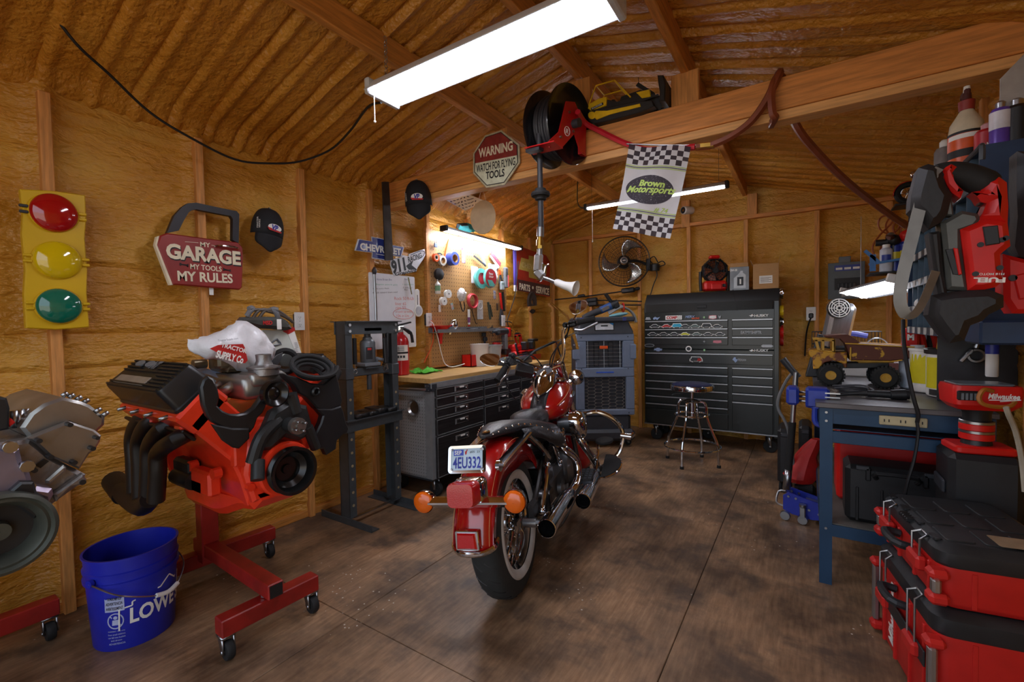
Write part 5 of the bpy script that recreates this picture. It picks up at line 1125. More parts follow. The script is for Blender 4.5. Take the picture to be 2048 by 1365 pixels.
aprism('timing_cover',[(-250,455),(60,455),(125,470),(145,550),(185,600),(205,660),(215,720),(350,740),(360,780),(330,830),(240,800),(-250,800)],-1.64,-.06,-.005,mat('cover_mauve','8d8290',.4,.7,var=.12,vs=9),.01)
aprism('water_passage_rib',[(300,680),(420,575),(440,590),(435,620),(330,705),(305,700)],-1.65,-.03,-.01,m_mach_al)
aprism('lower_flange',[(360,780),(560,640),(585,680),(570,710),(480,730),(380,830)],-1.66,-.06,-.03,m_cast_al)
aprism('engine_mount_bracket',[(60,750),(130,690),(220,690),(240,760),(290,790),(300,880),(220,940),(100,850)],-1.62,-.01,.02,m_black)
aprism('bracket_ear',[(290,1000),(340,950),(395,970),(390,1010),(340,1060),(305,1070)],-1.64,-.05,-.01,m_cast_al)
b=MB()
for a,c,r in ((260,415,.006),(470,305,.006),(655,395,.005),(625,467,.006),(500,562,.006),(340,525,.006),(228,615,.006),(555,695,.007),(315,780,.009)):
  p=apoly([(a,c)],-1.66)[0]; MB().at(frame((0,0,0),(0,1,0),za=(1,0,0))).cyl((p[0],p[1],-.056),(p[0],p[1],-.025),r,n=12).build('bolt_hole',m_black,al)
p=apoly([(220,505)],-1.66)[0]; MB().at(frame((0,0,0),(0,1,0),za=(1,0,0))).lathe([(.001,-.05),(.022,-.05),(.024,-.03),(.016,-.03)],16).build('core_plug',m_black,al) if False else None
for a,c in ((60,455),(175,585),(180,725)):
  p=apoly([(a,c)],-1.63)[0]; MB().at(frame((0,p[0],p[1]),(0,1,0),za=(1,0,0))).cyl((0,0,-.01),(0,0,.012),.014,n=8).build('flange_bolt',m_steel,al)
aprism('port',[(250,590),(310,545),(345,560),(285,610)],-1.66,-.058,-.052,m_black,0)
for k,(a,c) in enumerate(((430,115),(475,125),(525,140),(575,160),(650,220),(700,245))):
  p0=apoly([(a,c),(a+38,c-25)],-1.75 if k < 4 else -1.72)
  MB().tube([(-.14 if k < 4 else -.1,p0[0][0],p0[0][1]),(-.14 if k < 4 else -.1,p0[1][0],p0[1][1])],.0065,10).build('head_stud',m_steel,al)
b=MB().at(frame((0,0,0),(0,1,0),za=(1,0,0))); p=apoly([(15,1060)],-1.58)[0]
b=MB().at(frame((0.03,p[0],p[1]),(0,1,0),za=(1,0,0))); b.lathe([(.03,-.05),(.092,-.04),(.096,-.02),(.096,.015),(.088,.02),(.082,.01),(.076,.012),(.064,-.005),(.060,-.05)],48); b.mt(1).lathe([(.062,-.04),(.001,-.045)],32).mt(0); b.lathe([(.022,-.04),(.02,-.015),(.001,-.015)],18); b.build('crank_pulley',[mat('pulley_greygreen','4d5048',.4,.4,var=.15),m_black],al)
aprism('black_sensor',[(-60,110),(30,120),(50,190),(45,330),(-60,350)],-1.75,-.18,-.10,m_black)
aprism('red_fitting',[(30,280),(70,260),(100,290),(60,320)],-1.74,-.14,-.11,m_red,.002)
b=MB()
for a,c in ((110,215),(150,210),(190,200)):
  p=apoly([(a,c+120),(a,c)],-1.76)
  MB().tube([(-.16,p[0][0],p[0][1]),(-.16,p[1][0],p[1][1])],.009,8).build('valley_fitting',m_steel,al)
# ---- bucket
BKT=onz(263,1300,0); BKT=Vector((-2.365,.69,0))
bu=thing('bucket','blue plastic five gallon bucket standing left of the engine stand','bucket',tr(*BKT))
m_bkt=mat('bucket_blue','2029a8',.32,var=.05)
b=MB(); b.lathe([(.001,.004),(.128,.004),(.132,0),(.134,.004),(.148,.26),(.156,.262),(.157,.275),(.149,.277),(.1505,.30),(.156,.302),(.157,.312),(.151,.315),(.153,.362),(.158,.364),(.158,.37),(.150,.37),(.146,.30),(.128,.02),(.001,.014)],56); b.build('shell',m_bkt,bu)
for s in (-1,1): MB().at(rz(22+90*s)).cyl((.155,0,.288),(.168,0,.288),.014,n=12).build('handle_ear',m_bkt,bu)
P=[rz(22) @ Vector(q) for q in ((0,.166,.288),(.10,.14,.235),(.158,.06,.19),(.17,0,.18),(.16,-.06,.195),(.10,-.14,.24),(0,-.166,.288))]
b=MB(); b.tube(P,.003,6,6); hn=b.build('bail_handle',m_steel,bu)
MB().tube([rz(22) @ Vector(q) for q in ((.164,.05,.186),(.1745,0,.18),(.166,-.045,.189))],.009,10,4).build('grip',m_white,hn)
def bent_text(root,name,m,items,R,a_mid,extra=None):
  """flat lettering wrapped round an upright can of radius R"""
  b=MB()
  for t,a,z,w_,h,bo in items: b.text(t,a*(R(z) if callable(R) else R),z,w_,h,0,bo)
  if extra: extra(b)
  b2=MB()
  for p in b.v:
    rr=R(p.y) if callable(R) else R
    an=a_mid+p.x/rr; b2.v.append(Vector(((rr+p.z)*math.cos(an),(rr+p.z)*math.sin(an),p.y)))
  b2.f=b.f; b2.mi=b.mi; return b2.build(name,m,root)
RB=.1455
def box_lo(b):
  P=[(-.135,.085),(-.135,.17),(-.095,.175),(-.095,.19),(0,.205),(.04,.235),(.075,.205),(.145,.205),(.145,.085)]
  for i in range(len(P)):
    p,q=P[i],P[(i+1) % len(P)]; b.bar((p[0],p[1],.001),(q[0],q[1],.001),.005,.001,up=(0,0,1))
def seg(b,n=10):
  pass
aw=math.atan2(-.70,2.48)
o=bent_text(bu,'lettering',m_wht_ink,[('LOWE\'S',.02,.135,.21,.066,.03)],lambda z: .1335+.0555*z+.0015,aw+.60,box_lo)
b=MB(); a0=aw-.33
def patch(a0_,a1_,z0,z1,R,m,name,root,d=.001):
  b=MB(); b.grid(lambda u,v: ((R+d)*math.cos(a0_+(a1_-a0_)*u),(R+d)*math.sin(a0_+(a1_-a0_)*u),z0+(z1-z0)*v),10,1); return b.build(name,m,root)
wp=patch(aw-.66,aw-.22,.165,.228,.1445,mat('label_pale','aeb6d6',.5),'warning_label',bu)
bent_text(wp,'lettering',m_ink,[('WARNING',0,.216,.045,.012,.01),('ADVERTENCIA',0,.197,.054,.012,.01),('AVERTISSEMENT',0,.178,.056,.012,.01)],.146,aw-.44)
def emb(b):
  for k in range(20):
    a=2*PI*k/20; b.bar((.025*math.cos(a),.125+.03*math.sin(a),.001),(.025*math.cos(a+.33),.125+.03*math.sin(a+.33),.001),.004,.0008)
  b.bar((-.018,.146,.001),(.018,.104,.001),.004,.0008); b.prism(ngon(10,.007,cx=0,cy=.138),0,.001); b.prism([(-.010,.129),(.010,.129),(.012,.108),(-.012,.108)],0,.001)
bent_text(wp,'pictogram',mat('label_pale','aeb6d6',.5),[('WARNING - keep away',0,.083,.056,.007,0),('from small children',0,.071,.056,.007,0),('can fall into bucket',0,.059,.056,.007,0),('and drown',-.01,.047,.036,.007,0),('ADVERTENCIA',0,.033,.054,.007,0)],lambda z: .135+.03*z+.0015+.01*(z > .1)*0,aw-.44,emb)
# ================================================================ SHOP PRESS
m_pr=mat('press_grey','3f4447',.42,var=.1)
PX,PY0,PY1,PZ=-2.47,1.835,2.215,1.30
pr_=thing('shop_press','dark grey steel shop press frame with springs beside the workbench','press',tr(PX,(PY0+PY1)/2,0))
hw=(PY1-PY0)/2
for s in (-1,1):
  b=MB()
  b.box(-.045,s*hw,.67,.006,.05,1.26); b.box(.045,s*hw,.67,.006,.05,1.26); b.box(0,s*(hw+.022),.67,.09,.006,1.26)
  col=b.build('column',m_pr,pr_)
  for k in range(9): MB().cyl((.0475,s*hw,.12+.085*k),(.049,s*hw,.12+.085*k),.009,n=12).build('pin_hole',mat('hole_rust','9a8a68',.7),col)
  b=MB(); b.box(0,s*hw,.004,.5,.06,.006); b.box(0,s*(hw+.028),.022,.5,.006,.042); b.build('foot',m_pr,pr_)
  b=MB(); b.box(0,s*hw,.965,.11,.062,.075,.004); b.build('slide_sleeve',m_pr,pr_)
MB().bar((.05,-hw,.045),(.05,hw,.045),.025,.006).build('tie_rod',m_steel,pr_)
b=MB()
for x in (-.052,.052): b.box(x,0,1.255,.006,2*hw+.06,.08); b.box(x*1.25,0,1.297,.035,2*hw+.08,.006)
b.box(0,0,1.245,.11,.14,.02); tb=b.build('top_beam',m_pr,pr_)
for s in (-1,1):
  for z in (1.235,1.275): MB().cyl((.05,s*hw,z),(.066,s*hw,z),.010,n=6).build('bolt',m_steel,tb)
b=MB(); b.bar((.0,-hw,.965),(.0,hw,.965),.04,.05,b=.004); b.box(0,0,.99,.1,.12,.012,.003); b.cyl((0,.0,.955),(0,0,.84),.016,n=14); b.build('ram_bar',m_pr,pr_)
b=MB()
for x in (-.052,.052): b.box(x,0,.632,.006,2*hw+.10,.075); b.box(x*1.2,0,.668,.03,2*hw+.10,.006)
b.build('bed',m_pr,pr_)
for y,dz in ((-.10,0),(.0,.0),(.07,.012),(.13,0)):
  pass
b=MB()
for s in (-1,1):
  MB().cyl((.02,s*.125,1.02),(.02,s*.125,1.19),.014,n=14).build('spring_cover',m_blk_rub,pr_)
  P=[(.02,s*.125,1.24),(.02,s*.125,1.19)]; MB().tube(P,.003,6).build('hook',m_steel,pr_)
  b=MB(); b.tube([(.02,s*.125,1.02),(.02,s*.125,.985)],.003,6); b.torus((.02,s*.125,.972),(1,0,0),.014,.0035,16,6); b.build('eye_bolt',m_steel,pr_)
for k,(y,x,z,w_,lb) in enumerate(((-.11,.0,.672,.10,'black arbor plate at the left of the press bed'),(-.02,.0,.672,.07,'small black arbor plate on the press bed centre'),(.06,-.01,.672,.085,'thick black arbor plate on the press bed right of centre'),(.145,.0,.672,.07,'black arbor plate at the right end of the press bed'))):
  g=thing('arbor_plate',lb,'plate',tr(PX+x,(PY0+PY1)/2+y,z)); b=MB(); b.prism([(-.07,-w_/2),(.07,-w_/2),(.07,w_/2),(.02,w_/2),(.02,w_*.2),(-.02,w_*.2),(-.02,w_/2),(-.07,w_/2)],0,.03+.008*(k == 2),.003); b.build('plate',m_satin,g)
g=thing('bottle_jack','grey hydraulic bottle jack standing in the press','jack',tr(PX,2.02,.997))
MB().box(0,0,.014,.12,.13,.028,.008).build('base',m_grey,g)
b=MB(); b.lathe([(.046,.028),(.05,.035),(.05,.16),(.044,.172),(.032,.18),(.03,.195),(.022,.20),(.02,.235),(.001,.235)],28); b.build('cylinder',mat('jack_grey','62676a',.4,.3),g)
b=MB(); b.tube([(.02,.055,.028),(.02,.06,.06)],.012,8); b.bar((.02,.05,.05),(.03,.14,.03),.02,.02); b.build('pump',m_grey,g)
lb_=patch(-.9,-.05,.05,.13,.0505,m_ink,'label_plate',g); patch(-.7,-.2,.11,.125,.051,m_red_ink,'label_stripe',lb_)
b=MB()
for k in range(5): b.add([(.0515*math.cos(a),.0515*math.sin(a),z) for a,z in ((-.75,.06+.009*k),(-.2,.06+.009*k),(-.2,.063+.009*k),(-.75,.063+.009*k))],[(0,1,2,3)])
b.build('label_lines',m_wht_ink,lb_)
for s,nm in ((1,'pliers'),):
  g=thing('side_cutters','black handled pliers hanging behind the bottle jack','pliers',tr(PX+.06,2.115,1.10)); b=MB(); b.bar((0,0,.09),(0,.01,-.09),.02,.03,b=.006); b.bar((0,.03,.12),(0,.02,-.05),.018,.02,b=.005); b.build('handles',m_black,g); b=MB(); b.tube([(0,.01,-.09),(.0,.02,-.13)],.006,6); b.build('jaws',m_steel,g)
# ================================================================ WORKBENCH CABINET
m_cab=mat('cabinet_silver','8c8f90',.45,.35,var=.08); m_drw=mat('drawer_black_brushed','2a2829',.38,.35,var=.35,vs=5,stretch=(1,1,16)); m_wood=mat('butcher_block','c39a5c',.4,var=.12,vs=5,stretch=(8,1.2,8))
CX0,CX1,CY0,CY1=-2.74,-2.247,2.385,4.2
cb=thing('workbench_cabinet','silver workbench cabinet with black drawers along the left wall','workbench',tr(CX1,CY0,0))
LC=CY1-CY0; DC=CX1-CX0
b=MB(); b.box(-DC/2,LC/2,.47,DC,LC,.64); b.box(-.012,LC/2,.83,.03,LC,.045,.003)
b.build('body',m_cab,cb)
def perf_mat():
  m=pegboard_mat(); m.name='perforated_silver'; n=m.node_tree.nodes
  for x in n:
    if x.type == 'VALTORGB': x.color_ramp.elements[0].color=lin('3a3a3a'); x.color_ramp.elements[1].color=lin('9c9d9c')
    if x.type == 'MAPPING': x.inputs['Scale'].default_value=(1/.024,1/.024,1)
  n['Principled BSDF'].inputs['Metallic'].default_value=.3
  return m
m_perf=perf_mat()
o=MB().box(0,0,0,DC-.09,.60,.004); o=o.build('perforated_panel',m_perf,cb); o.matrix_local=tr(-DC/2-.02,-.003,.465) @ rx(90)
MB().box(-DC/2,LC/2,.864,DC+.0,LC,.036,.003).build('worktop',m_wood,cb)
b=MB(); b.box(-.028,-.004,.815,.05,.012,.055); b.box(.0035,.028,.815,.008,.05,.055); cp=b.build('corner_bracket',m_dkgrey,cb)
for x,z in ((-.04,.83),(-.04,.80),(-.015,.83),(-.015,.80)): MB().cyl((x,-.01,z),(x,-.014,z),.005,n=8).build('bolt',m_steel,cp)
MB().tube([(-.045,-.012,.805),(-.06,-.04,.805),(-.40,-.04,.80),(-.42,-.012,.80)],.010,10,2).build('side_handle',m_steel,cb)
rows1=[(.785,.845-.04),(.70,.78),(.62,.695),(.50,.615),(.15,.495)]
def drawer(y0,y1,z0,z1):
  b=MB(); b.box(.006,(y0+y1)/2,(z0+z1)/2,.018,y1-y0-.008,z1-z0-.006,.003); d=b.build('drawer',m_drw,cb)
  b=MB(); e=.018; b.tube([(e,y0+.01,z0+.008),(e,y0+.01,z1-.008),(e,y1-.01,z1-.008),(e,y1-.01,z0+.008)],.0025,5,closed=True); b.build('edge_bead',m_cab,d)
  yc=y0+(y1-y0)*.5; zc=z1-min(.055,(z1-z0)/2)
  b=MB(); b.box(.018,yc,zc,.006,.16,.042,.002); b.tube([(.022,yc-.07,zc+.016),(.022,yc-.07,zc-.016)],.004,6); fr=b.build('handle',m_steel,d)
  b=MB(); b.box(.0225,yc+.0,zc-.002,.003,.125,.024); b.build('handle_recess',m_black,fr); MB().box(.0235,yc-.0,zc+.012,.004,.05,.012).build('label_holder',m_white,fr)
  MB().sph((.022,yc+.055,zc),.009,10,8).build('latch',m_chrome,fr)
for z0,z1 in ((.745,.812),(.665,.742),(.588,.662),(.46,.585),(.15,.457)): drawer(.03,.605,z0,z1)
for z0,z1 in ((.745,.812),(.665,.742),(.588,.662)): drawer(.61,1.18,z0,z1)
drawer(.61,1.18,.15,.585)
for z0,z1 in ((.745,.812),(.588,.742),(.15,.585)): drawer(1.185,1.79,z0,z1)
b=MB().at(frame((-.30,-.006,.655),(1,0,0),za=(0,-1,0)))
g=thing('magnetic_dish','round steel magnetic dish stuck to the perforated end of the workbench','dish',tr(CX1-.155,CY0-.008,.665) @ frame((0,0,0),(1,0,0),za=(0,-1,0))); MB().lathe([(.001,.004),(.045,.006),(.056,.022),(.058,.022),(.058,.018),(.047,0),(.001,0)],32).build('bowl',m_steel,g)
MB().box(-DC/2,LC/2,.138,DC-.06,LC-.04,.022).build('base_frame',m_dkgrey,cb)
for x,y in ((-.07,.09),(-DC+.07,.09),(-.07,LC-.09),(-DC+.07,LC-.09)): caster(cb,x,y,.127,.055,.035)
zt=.883
# ---- things on the worktop
w=Vector((-2.665,2.50,zt)); fe=thing('fire_extinguisher','red fire extinguisher standing on the end of the workbench','fire extinguisher',tr(*w))
m_fx=mat('extinguisher_red','bd141b',.28,var=.04,coat=.4)
b=MB(); b.lathe([(.001,0),(.058,0),(.062,.006),(.062,.255),(.055,.285),(.036,.31),(.024,.318),(.022,.335),(.001,.335)],32); b.build('cylinder',m_fx,fe)
an=math.atan2(-2.5,2.665)
lb=patch(an-1.0,an+1.0,.115,.235,.0622,m_paper,'label_plate',fe); patch(an-1.05,an+1.05,.168,.182,.0628,m_black,'strap',fe)
b=MB().at(rz(math.degrees(an)))
for k in range(3): b.box(.0635,-.022+.022*k,.145,.001,.016,.018)
b.build('pictogram',m_dkgrey,lb)
b=MB().at(rz(math.degrees(an)))
for k in range(5): b.box(.0632,0,.19+.008*k,.001,.05,.003)
b.build('label_lines',m_grey,lb)
b=MB(); b.cyl((0,0,.33),(0,0,.36),.02,n=14); b.box(.0,.0,.37,.03,.05,.025,.004); b.build('valve',m_steel,fe)
b=MB(); b.bar((0,-.04,.385),(0,.11,.412),.02,.012); b.bar((0,.02,.37),(.0,.10,.32),.018,.01); b.build('lever',m_black,fe)
b=MB(); b.tube([(.02,.02,.36),(.05,.06,.33),(.065,.065,.25)],.012,8,3); b.build('nozzle',m_black,fe); MB().at(tr(.0,-.02,.365) @ rz(math.degrees(an))).cyl((.02,0,0),(.034,0,0),.016,n=16).build('gauge',m_chrome,fe)
w=Vector((-2.62,2.70,zt)); g=thing('green_rag','crumpled green microfibre cloth on the workbench','cloth',tr(*w))
b=MB(); b.grid(lambda u,v: ((u-.5)*.20+.02*math.sin(v*7),(v-.5)*.22,.004+.045*(.5+.5*math.sin(u*8+v*3))*math.exp(-((u-.5)**2+(v-.5)**2)*5)+.03*abs(mn.noise(Vector((u*5,v*5,3))))),24,24); o=b.build('cloth',m_green,g); q=o.modifiers.new('solid','SOLIDIFY'); q.thickness=.004
def onbench(px,z=ZB,X=None): return None
def bench_at(px,py): p=onz(850+px/7.583,560+py/7.583,zt); return p
pts={}
w=Vector((-2.60,onx(850+695/7.583,560+1240/7.583,-2.60).y,zt)); g=thing('red_bin','small open red plastic box on the workbench against the pegboard','box',tr(*w)); b=MB(); b.box(0,0,.004,.11,.13,.008); [b.box(s*.052,0,.055,.006,.13,.11) for s in (-1,1)]; [b.box(0,s*.062,.055,.11,.006,.11) for s in (-1,1)]; b.build('box',m_red,g)
w=Vector((-2.56,onx(850+830/7.583,560+1240/7.583,-2.56).y,zt)); g=thing('white_tub','translucent white plastic tub on the workbench','tub',tr(*w)); b=MB(); b.lathe([(.001,.004),(.068,.004),(.07,0),(.088,.20),(.092,.20),(.092,.206),(.084,.206),(.066,.01),(.001,.01)],28); b.build('tub',mat('milky_plastic','d6d1cb',.35,var=.03),g)
w=Vector((-2.66,onx(850+985/7.583,560+1180/7.583,-2.66).y,zt)); g=thing('clear_container','square clear plastic container of hardware behind the white tub','container',tr(*w)); b=MB(); b.loft([[(p[0]*k,p[1]*k,z) for p in rrect(-.09,-.10,.09,.10,.02)] for k,z in ((.8,0),(.82,.003),(.98,.17),(1.06,.172),(1.06,.182),(.95,.182),(.78,.01))]); b.build('container',mat('clear_plastic_grey','b5b9ba',.2,var=.06),g); MB().box(0,0,.06,.12,.13,.1,.02).build('hardware',m_grey,g)
w=Vector((-2.68,onx(850+1085/7.583,560+1130/7.583,-2.68).y,zt)); g=thing('red_plug','small red plastic cap on the workbench right of the clear container','plug',tr(*w)); MB().lathe([(.001,.20),(.04,.20),(.045,.19),(.05,0),(.001,0)],20).build('cap',m_red,g)
# red battery tool carrier
w=Vector((-2.58,onx(1048,702,-2.58).y,zt)); g=thing('battery_charger','red two-bay cordless tool charger with carry handle on the workbench far end','charger',tr(*w) @ rz(8))
b=MB(); b.loft([[(p[0],p[1],z) for p in rrect(-.11*k,-.25*k,.11*k,.25*k,.03)] for k,z in ((.98,0),(1,.01),(1,.08),(.92,.10))]); b.box(-.05,-.06,.13,.10,.34,.08,.02); b.build('body',m_red,g)
b=MB(); b.tube([(-.04,-.13,.15),(-.04,-.12,.25),(-.04,-.06,.275),(-.04,.0,.25),(-.04,.01,.15)],.018,10,4,flat=.8); hh=b.build('carry_handle',m_red,g); MB().tube([(-.04,-.10,.268),(-.04,-.06,.276),(-.04,-.02,.268)],.021,10,3,flat=.8).build('grip',m_blk_rub,hh)
for y in (-.02,.16): b=MB(); b.box(.02,y,.15,.07,.09,.09,.01); b.build('battery',m_black,g)
MB().box(.02,.21,.205,.08,.14,.03,.008).build('top_battery',m_black,g)
w=Vector((-2.38,onx(1030,718,-2.38).y,zt)); g=thing('sanding_pad','dark grey sander cover with yellow oval patch on the workbench','cover',tr(*w) @ rz(5)); b=MB(); b.loft([[(p[0]*k,p[1]*k,z) for p in rrect(-.09,-.26,.09,.26,.07)] for k,z in ((.96,0),(1,.01),(.95,.05),(.7,.07))]); b.build('cover',m_dkgrey,g); MB().at(tr(.02,-.08,.056) @ rx(0)).prism(ngon(24,.05,ry_=.15),0,.012).build('patch',mat('patch_yellow','a8a04e',.6),g)
# ================================================================ BACK OF THE ROOM
m_chest=mat('chest_black_green','171d1a',.32,0,var=.12,vs=3,coat=.3); m_chest2=mat('chest_drawer','151a18',.3,0,var=.12,vs=3,coat=.3)
HX0,HX1,HY=-1.452,-.205,4.827
ch=thing('tool_chest','large black-green tool chest on casters with aluminium drawer pulls and stickers against the back wall','tool chest',tr(HX0,HY,0))
Wc=HX1-HX0; Dc=.44
b=MB(); b.box(Wc/2,Dc/2+.012,.578,Wc,Dc,.80,.004); b.build('lower_cabinet',m_chest,ch)
b=MB(); b.box(Wc/2,Dc/2+.012,1.175,Wc-.005,Dc,.385,.004); b.build('upper_cabinet',m_chest,ch)
b=MB(); b.at(frame((0,0,0),(0,1,0),za=(1,0,0))); b.prism([(.012,1.36),(.03,1.455),(.12,1.56),(.45,1.56),(.45,1.36)],.0,Wc,.004); b.build('lid',mat('lid_black','141516',.5,var=.1),ch)
b=MB().at(frame((0,0,0),(0,1,0),za=(1,0,0))); b.prism([(.004,1.365),(.022,1.45),(.03,1.45),(.03,1.365)],.02,Wc-.05,.002); fp=b.build('front_flap',m_chest2,ch)
MB().box(.58,.008,1.41,.09,.012,.035,.004).build('flap_handle',m_black,fp)
MB().box(Wc-.02,.004,.80,.04,.02,1.28,.003).build('side_post',m_chest,ch)
XS=.822; XE=Wc-.045
def cdrawer(x0,x1,z0,z1,drawer=True):
  d=MB().box((x0+x1)/2,.004,(z0+z1)/2,x1-x0-.006,.02,z1-z0-.006,.003).build('drawer' if drawer else 'door',m_chest2,ch)
  if drawer: b=MB(); b.at(frame((0,0,z1-.010),(0,1,0),za=(1,0,0))).prism([(-.004,-.010),(-.018,-.004),(-.018,.006),(-.004,.008)],x0+.004,x1-.004,.002); b.build('drawer_pull',m_alu,d)
  return d
ud=[]
for z0,z1 in ((1.195,1.278),(1.11,1.193),(1.022,1.108)): ud.append(cdrawer(.015,XS,z0,z1)); ud.append(cdrawer(XS+.03,XE,z0,z1))
bd=cdrawer(.015,XE,.835,.945)
lz=[.812-.0805*k for k in range(7)]
for k in range(6): cdrawer(.015,XS,lz[k+1] if k < 5 else lz[6]+.02,lz[k])
rz_=[.812-.0825*k for k in range(6)]
for k in range(4): cdrawer(XS+.03,XE,rz_[k+1],rz_[k])
cdrawer(XS+.03,XE,.19,rz_[4]); cdrawer(.015,XS,.19,lz[6]+.018,False)
for x in (.09,Wc-.09):
  for y in (.09,Dc-.06): caster(ch,x,y,.178,.062,.04)
caster(ch,Wc*.45,Dc-.06,.178,.062,.04)
MB().box(Wc/2,.0,.183,Wc,.02,.012).build('bottom_rail',m_steel,ch)
ZC=(3.688,1260,560)
def cp(px,py): p=ony(ZC[1]+px/ZC[0],ZC[2]+py/ZC[0],HY-.008); return (p.x-HX0,p.z)
FM_=frame((0,-.0075,0),(1,0,0),ya=(0,0,1))
def ctext(t,L,R,h,m=m_wht_ink,bold=.02,shear=0.,nm='lettering'):
  l,r=cp(*L),cp(*R); hh=abs(cp(L[0],L[1]-h/2)[1]-cp(L[0],L[1]+h/2)[1]); b=MB().at(FM_,tr((l[0]+r[0])/2,(l[1]+r[1])/2,0)); b.text(t,0,0,r[0]-l[0],hh,.0035,bold,shear=shear); return b.build(nm,m,ch)
for y in (264,521):
  ctext('HUSKY',(918,y),(1022,y),19); a=cp(895,y); b=MB().at(FM_,tr(a[0],a[1],0)); b.prism([(-.022,0),(-.004,.004),(.006,.012),(.012,.012),(.01,.004),(.02,.004),(.02,-.004),(.008,-.006),(0,-.012),(-.006,-.010),(-.008,-.004)],.003,.004); b.build('emblem',m_wht_ink,ch)
ctext('EATMYSHIFTR',(818,388),(970,388),22,mat('decal_silver','a9adb0',.4))
def decal(x0,x1,y0,y1,m,poly=None,nm='sticker',z=.003):
  a,c=cp(x0,y1),cp(x1,y0); b=MB().at(FM_)
  b.prism(poly and [(a[0]+(c[0]-a[0])*p,a[1]+(c[1]-a[1])*q) for p,q in poly] or rrect(a[0],a[1],c[0],c[1],.003),z,z+.0008); return b.build(nm,m,ch)
s_=decal(262,384,262,296,m_white); ctext('COMP',(270,279),(350,279),22,m_red_ink,.05,.1)
b=MB().at(FM_)
for i in range(4):
  for j in range(4):
    if (i+j) % 2: a=cp(353+7*i,268+7*j); b.box(a[0],a[1],.0042,.006,.006,.0006)
b.build('checker_mark',m_ink,ch)
ctext('MERX',(408,275),(480,270),18,mat('decal_blue','8fa3c6',.4),.03,.2); ctext('RACING',(455,284),(512,284),14,m_orange,.03,.2)
decal(580,640,260,292,mat('decal_pink','d07a86',.4),[(.0,.2),(.05,.9),(.5,1),(.95,.95),(1,.2),(.5,0)]); decal(585,635,264,288,m_wht_ink,[(.0,.2),(.05,.9),(.5,1),(.95,.95),(1,.2),(.5,0)],z=.0036)
ctext('Summit',(590,275),(630,275),12,m_red_ink,.02,.2)
decal(650,674,262,288,mat('decal_silver','a9adb0',.4),[(.1,1),(.5,.7),(.9,1),(.8,.4),(.5,0),(.2,.4)]); decal(170,222,272,298,_M['decal_blue'],[(0,.6),(.3,1),(.6,.7),(1,.9),(.8,.4),(.6,0),(.4,.3),(.1,.1)]); decal(112,155,276,296,_M['decal_silver'],[(0,0),(.2,1),(.8,1),(1,0)])
for x,y in ((547,277),(549,519)): decal(x-8,x+8,y-8,y+8,mat('decal_green','8fbf8a',.4),[(.5+.5*math.cos(k*PI/6),.5+.5*math.sin(k*PI/6)) for k in range(12)])
car=[(0,.15),(0,.45),(.12,.55),(.3,.95),(.62,1),(.8,.6),(1,.5),(1,.15),(.88,.15),(.84,0),(.76,0),(.72,.15),(.28,.15),(.24,0),(.16,0),(.12,.15)]
suv=[(0,.15),(0,.6),(.08,.62),(.12,1),(.85,1),(.98,.6),(1,.15),(.85,.15),(.8,0),(.72,0),(.68,.15),(.3,.15),(.26,0),(.18,0),(.14,.15)]
m_d_dark=mat('decal_dark','23282b',.4)
for r,(y0,y1,xs,fills) in enumerate(((328,354,(148,233,310,372,443,528,606),(m_d_dark,m_red_ink,mat('decal_teal','2f9fc0',.4),m_d_dark,mat('decal_slate','4d5f5a',.4),m_d_dark,m_d_dark)),(388,411,(132,212,290,370,456,540,626),(m_d_dark,m_d_dark,m_d_dark,mat('decal_lime','b8b922',.4),mat('decal_slate','4d5f5a',.4),m_d_dark,m_d_dark)))):
  for i,(x,f) in enumerate(zip(xs,fills)):
    w_=74; sh=suv if (r == 0 and i in (2,5)) else car; yy0=y0-(6 if sh is suv else 0)
    decal(x-2,x+w_+2,yy0-2,y1+2,m_wht_ink,sh); c=decal(x+3,x+w_-3,yy0+2,y1-2,f,sh,z=.0036)
decal(612,676,446,468,mat('decal_pink','d07a86',.4),[(.0,.2),(.05,.9),(.5,1),(.95,.95),(1,.2),(.5,0)]); decal(536,558,446,466,_M['decal_silver'],[(.5,0),(.6,.4),(1,.5),(.6,.6),(.5,1),(.4,.6),(0,.5),(.4,.4)])
decal(108,180,472,496,_M['decal_silver'],[(.5+.5*math.cos(k*PI/8),.5+.5*math.sin(k*PI/8)) for k in range(16)]); decal(112,176,475,493,m_d_dark,[(.5+.5*math.cos(k*PI/8),.5+.5*math.sin(k*PI/8)) for k in range(16)],z=.0036)
decal(965,1058,479,498,_M['decal_silver'],[(0,.5),(.15,1),(.85,1),(1,.5),(.85,0),(.15,0)]); decal(175,240,502,528,_M['decal_blue'],[(0,.3),(.1,.8),(.3,.8),(.35,1),(.7,1),(.7,.8),(1,.7),(.9,.25),(.7,.25),(.65,0),(.3,.05),(.3,.3)])
decal(410,456,488,530,m_wht_ink,[(.5+.5*math.cos(k*PI/10),.5+.5*math.sin(k*PI/10)) for k in range(20)]); decal(418,448,496,522,m_d_dark,[(.5+.5*math.cos(k*PI/5),.5+.5*math.sin(k*PI/5)) for k in range(10)],z=.0036)
decal(440,537,568,607,m_wht_ink,suv); decal(446,530,572,603,m_d_dark,suv,z=.0036); decal(495,528,578,598,m_red_ink,[(0,0),(.2,1),(.9,.8),(1,0)],z=.0042)
a_=[(755+q[0],570+q[1]) for q in ((0,20),(12,2),(25,2),(25,14),(40,18),(36,30),(22,42),(14,30))]; b=MB().at(FM_); b.prism([cp(*q) for q in a_],.003,.004); b.build('sticker',_M['decal_blue'],ch); ctext('TEXAN',(795,591),(856,591),16,_M['decal_silver'],.03)
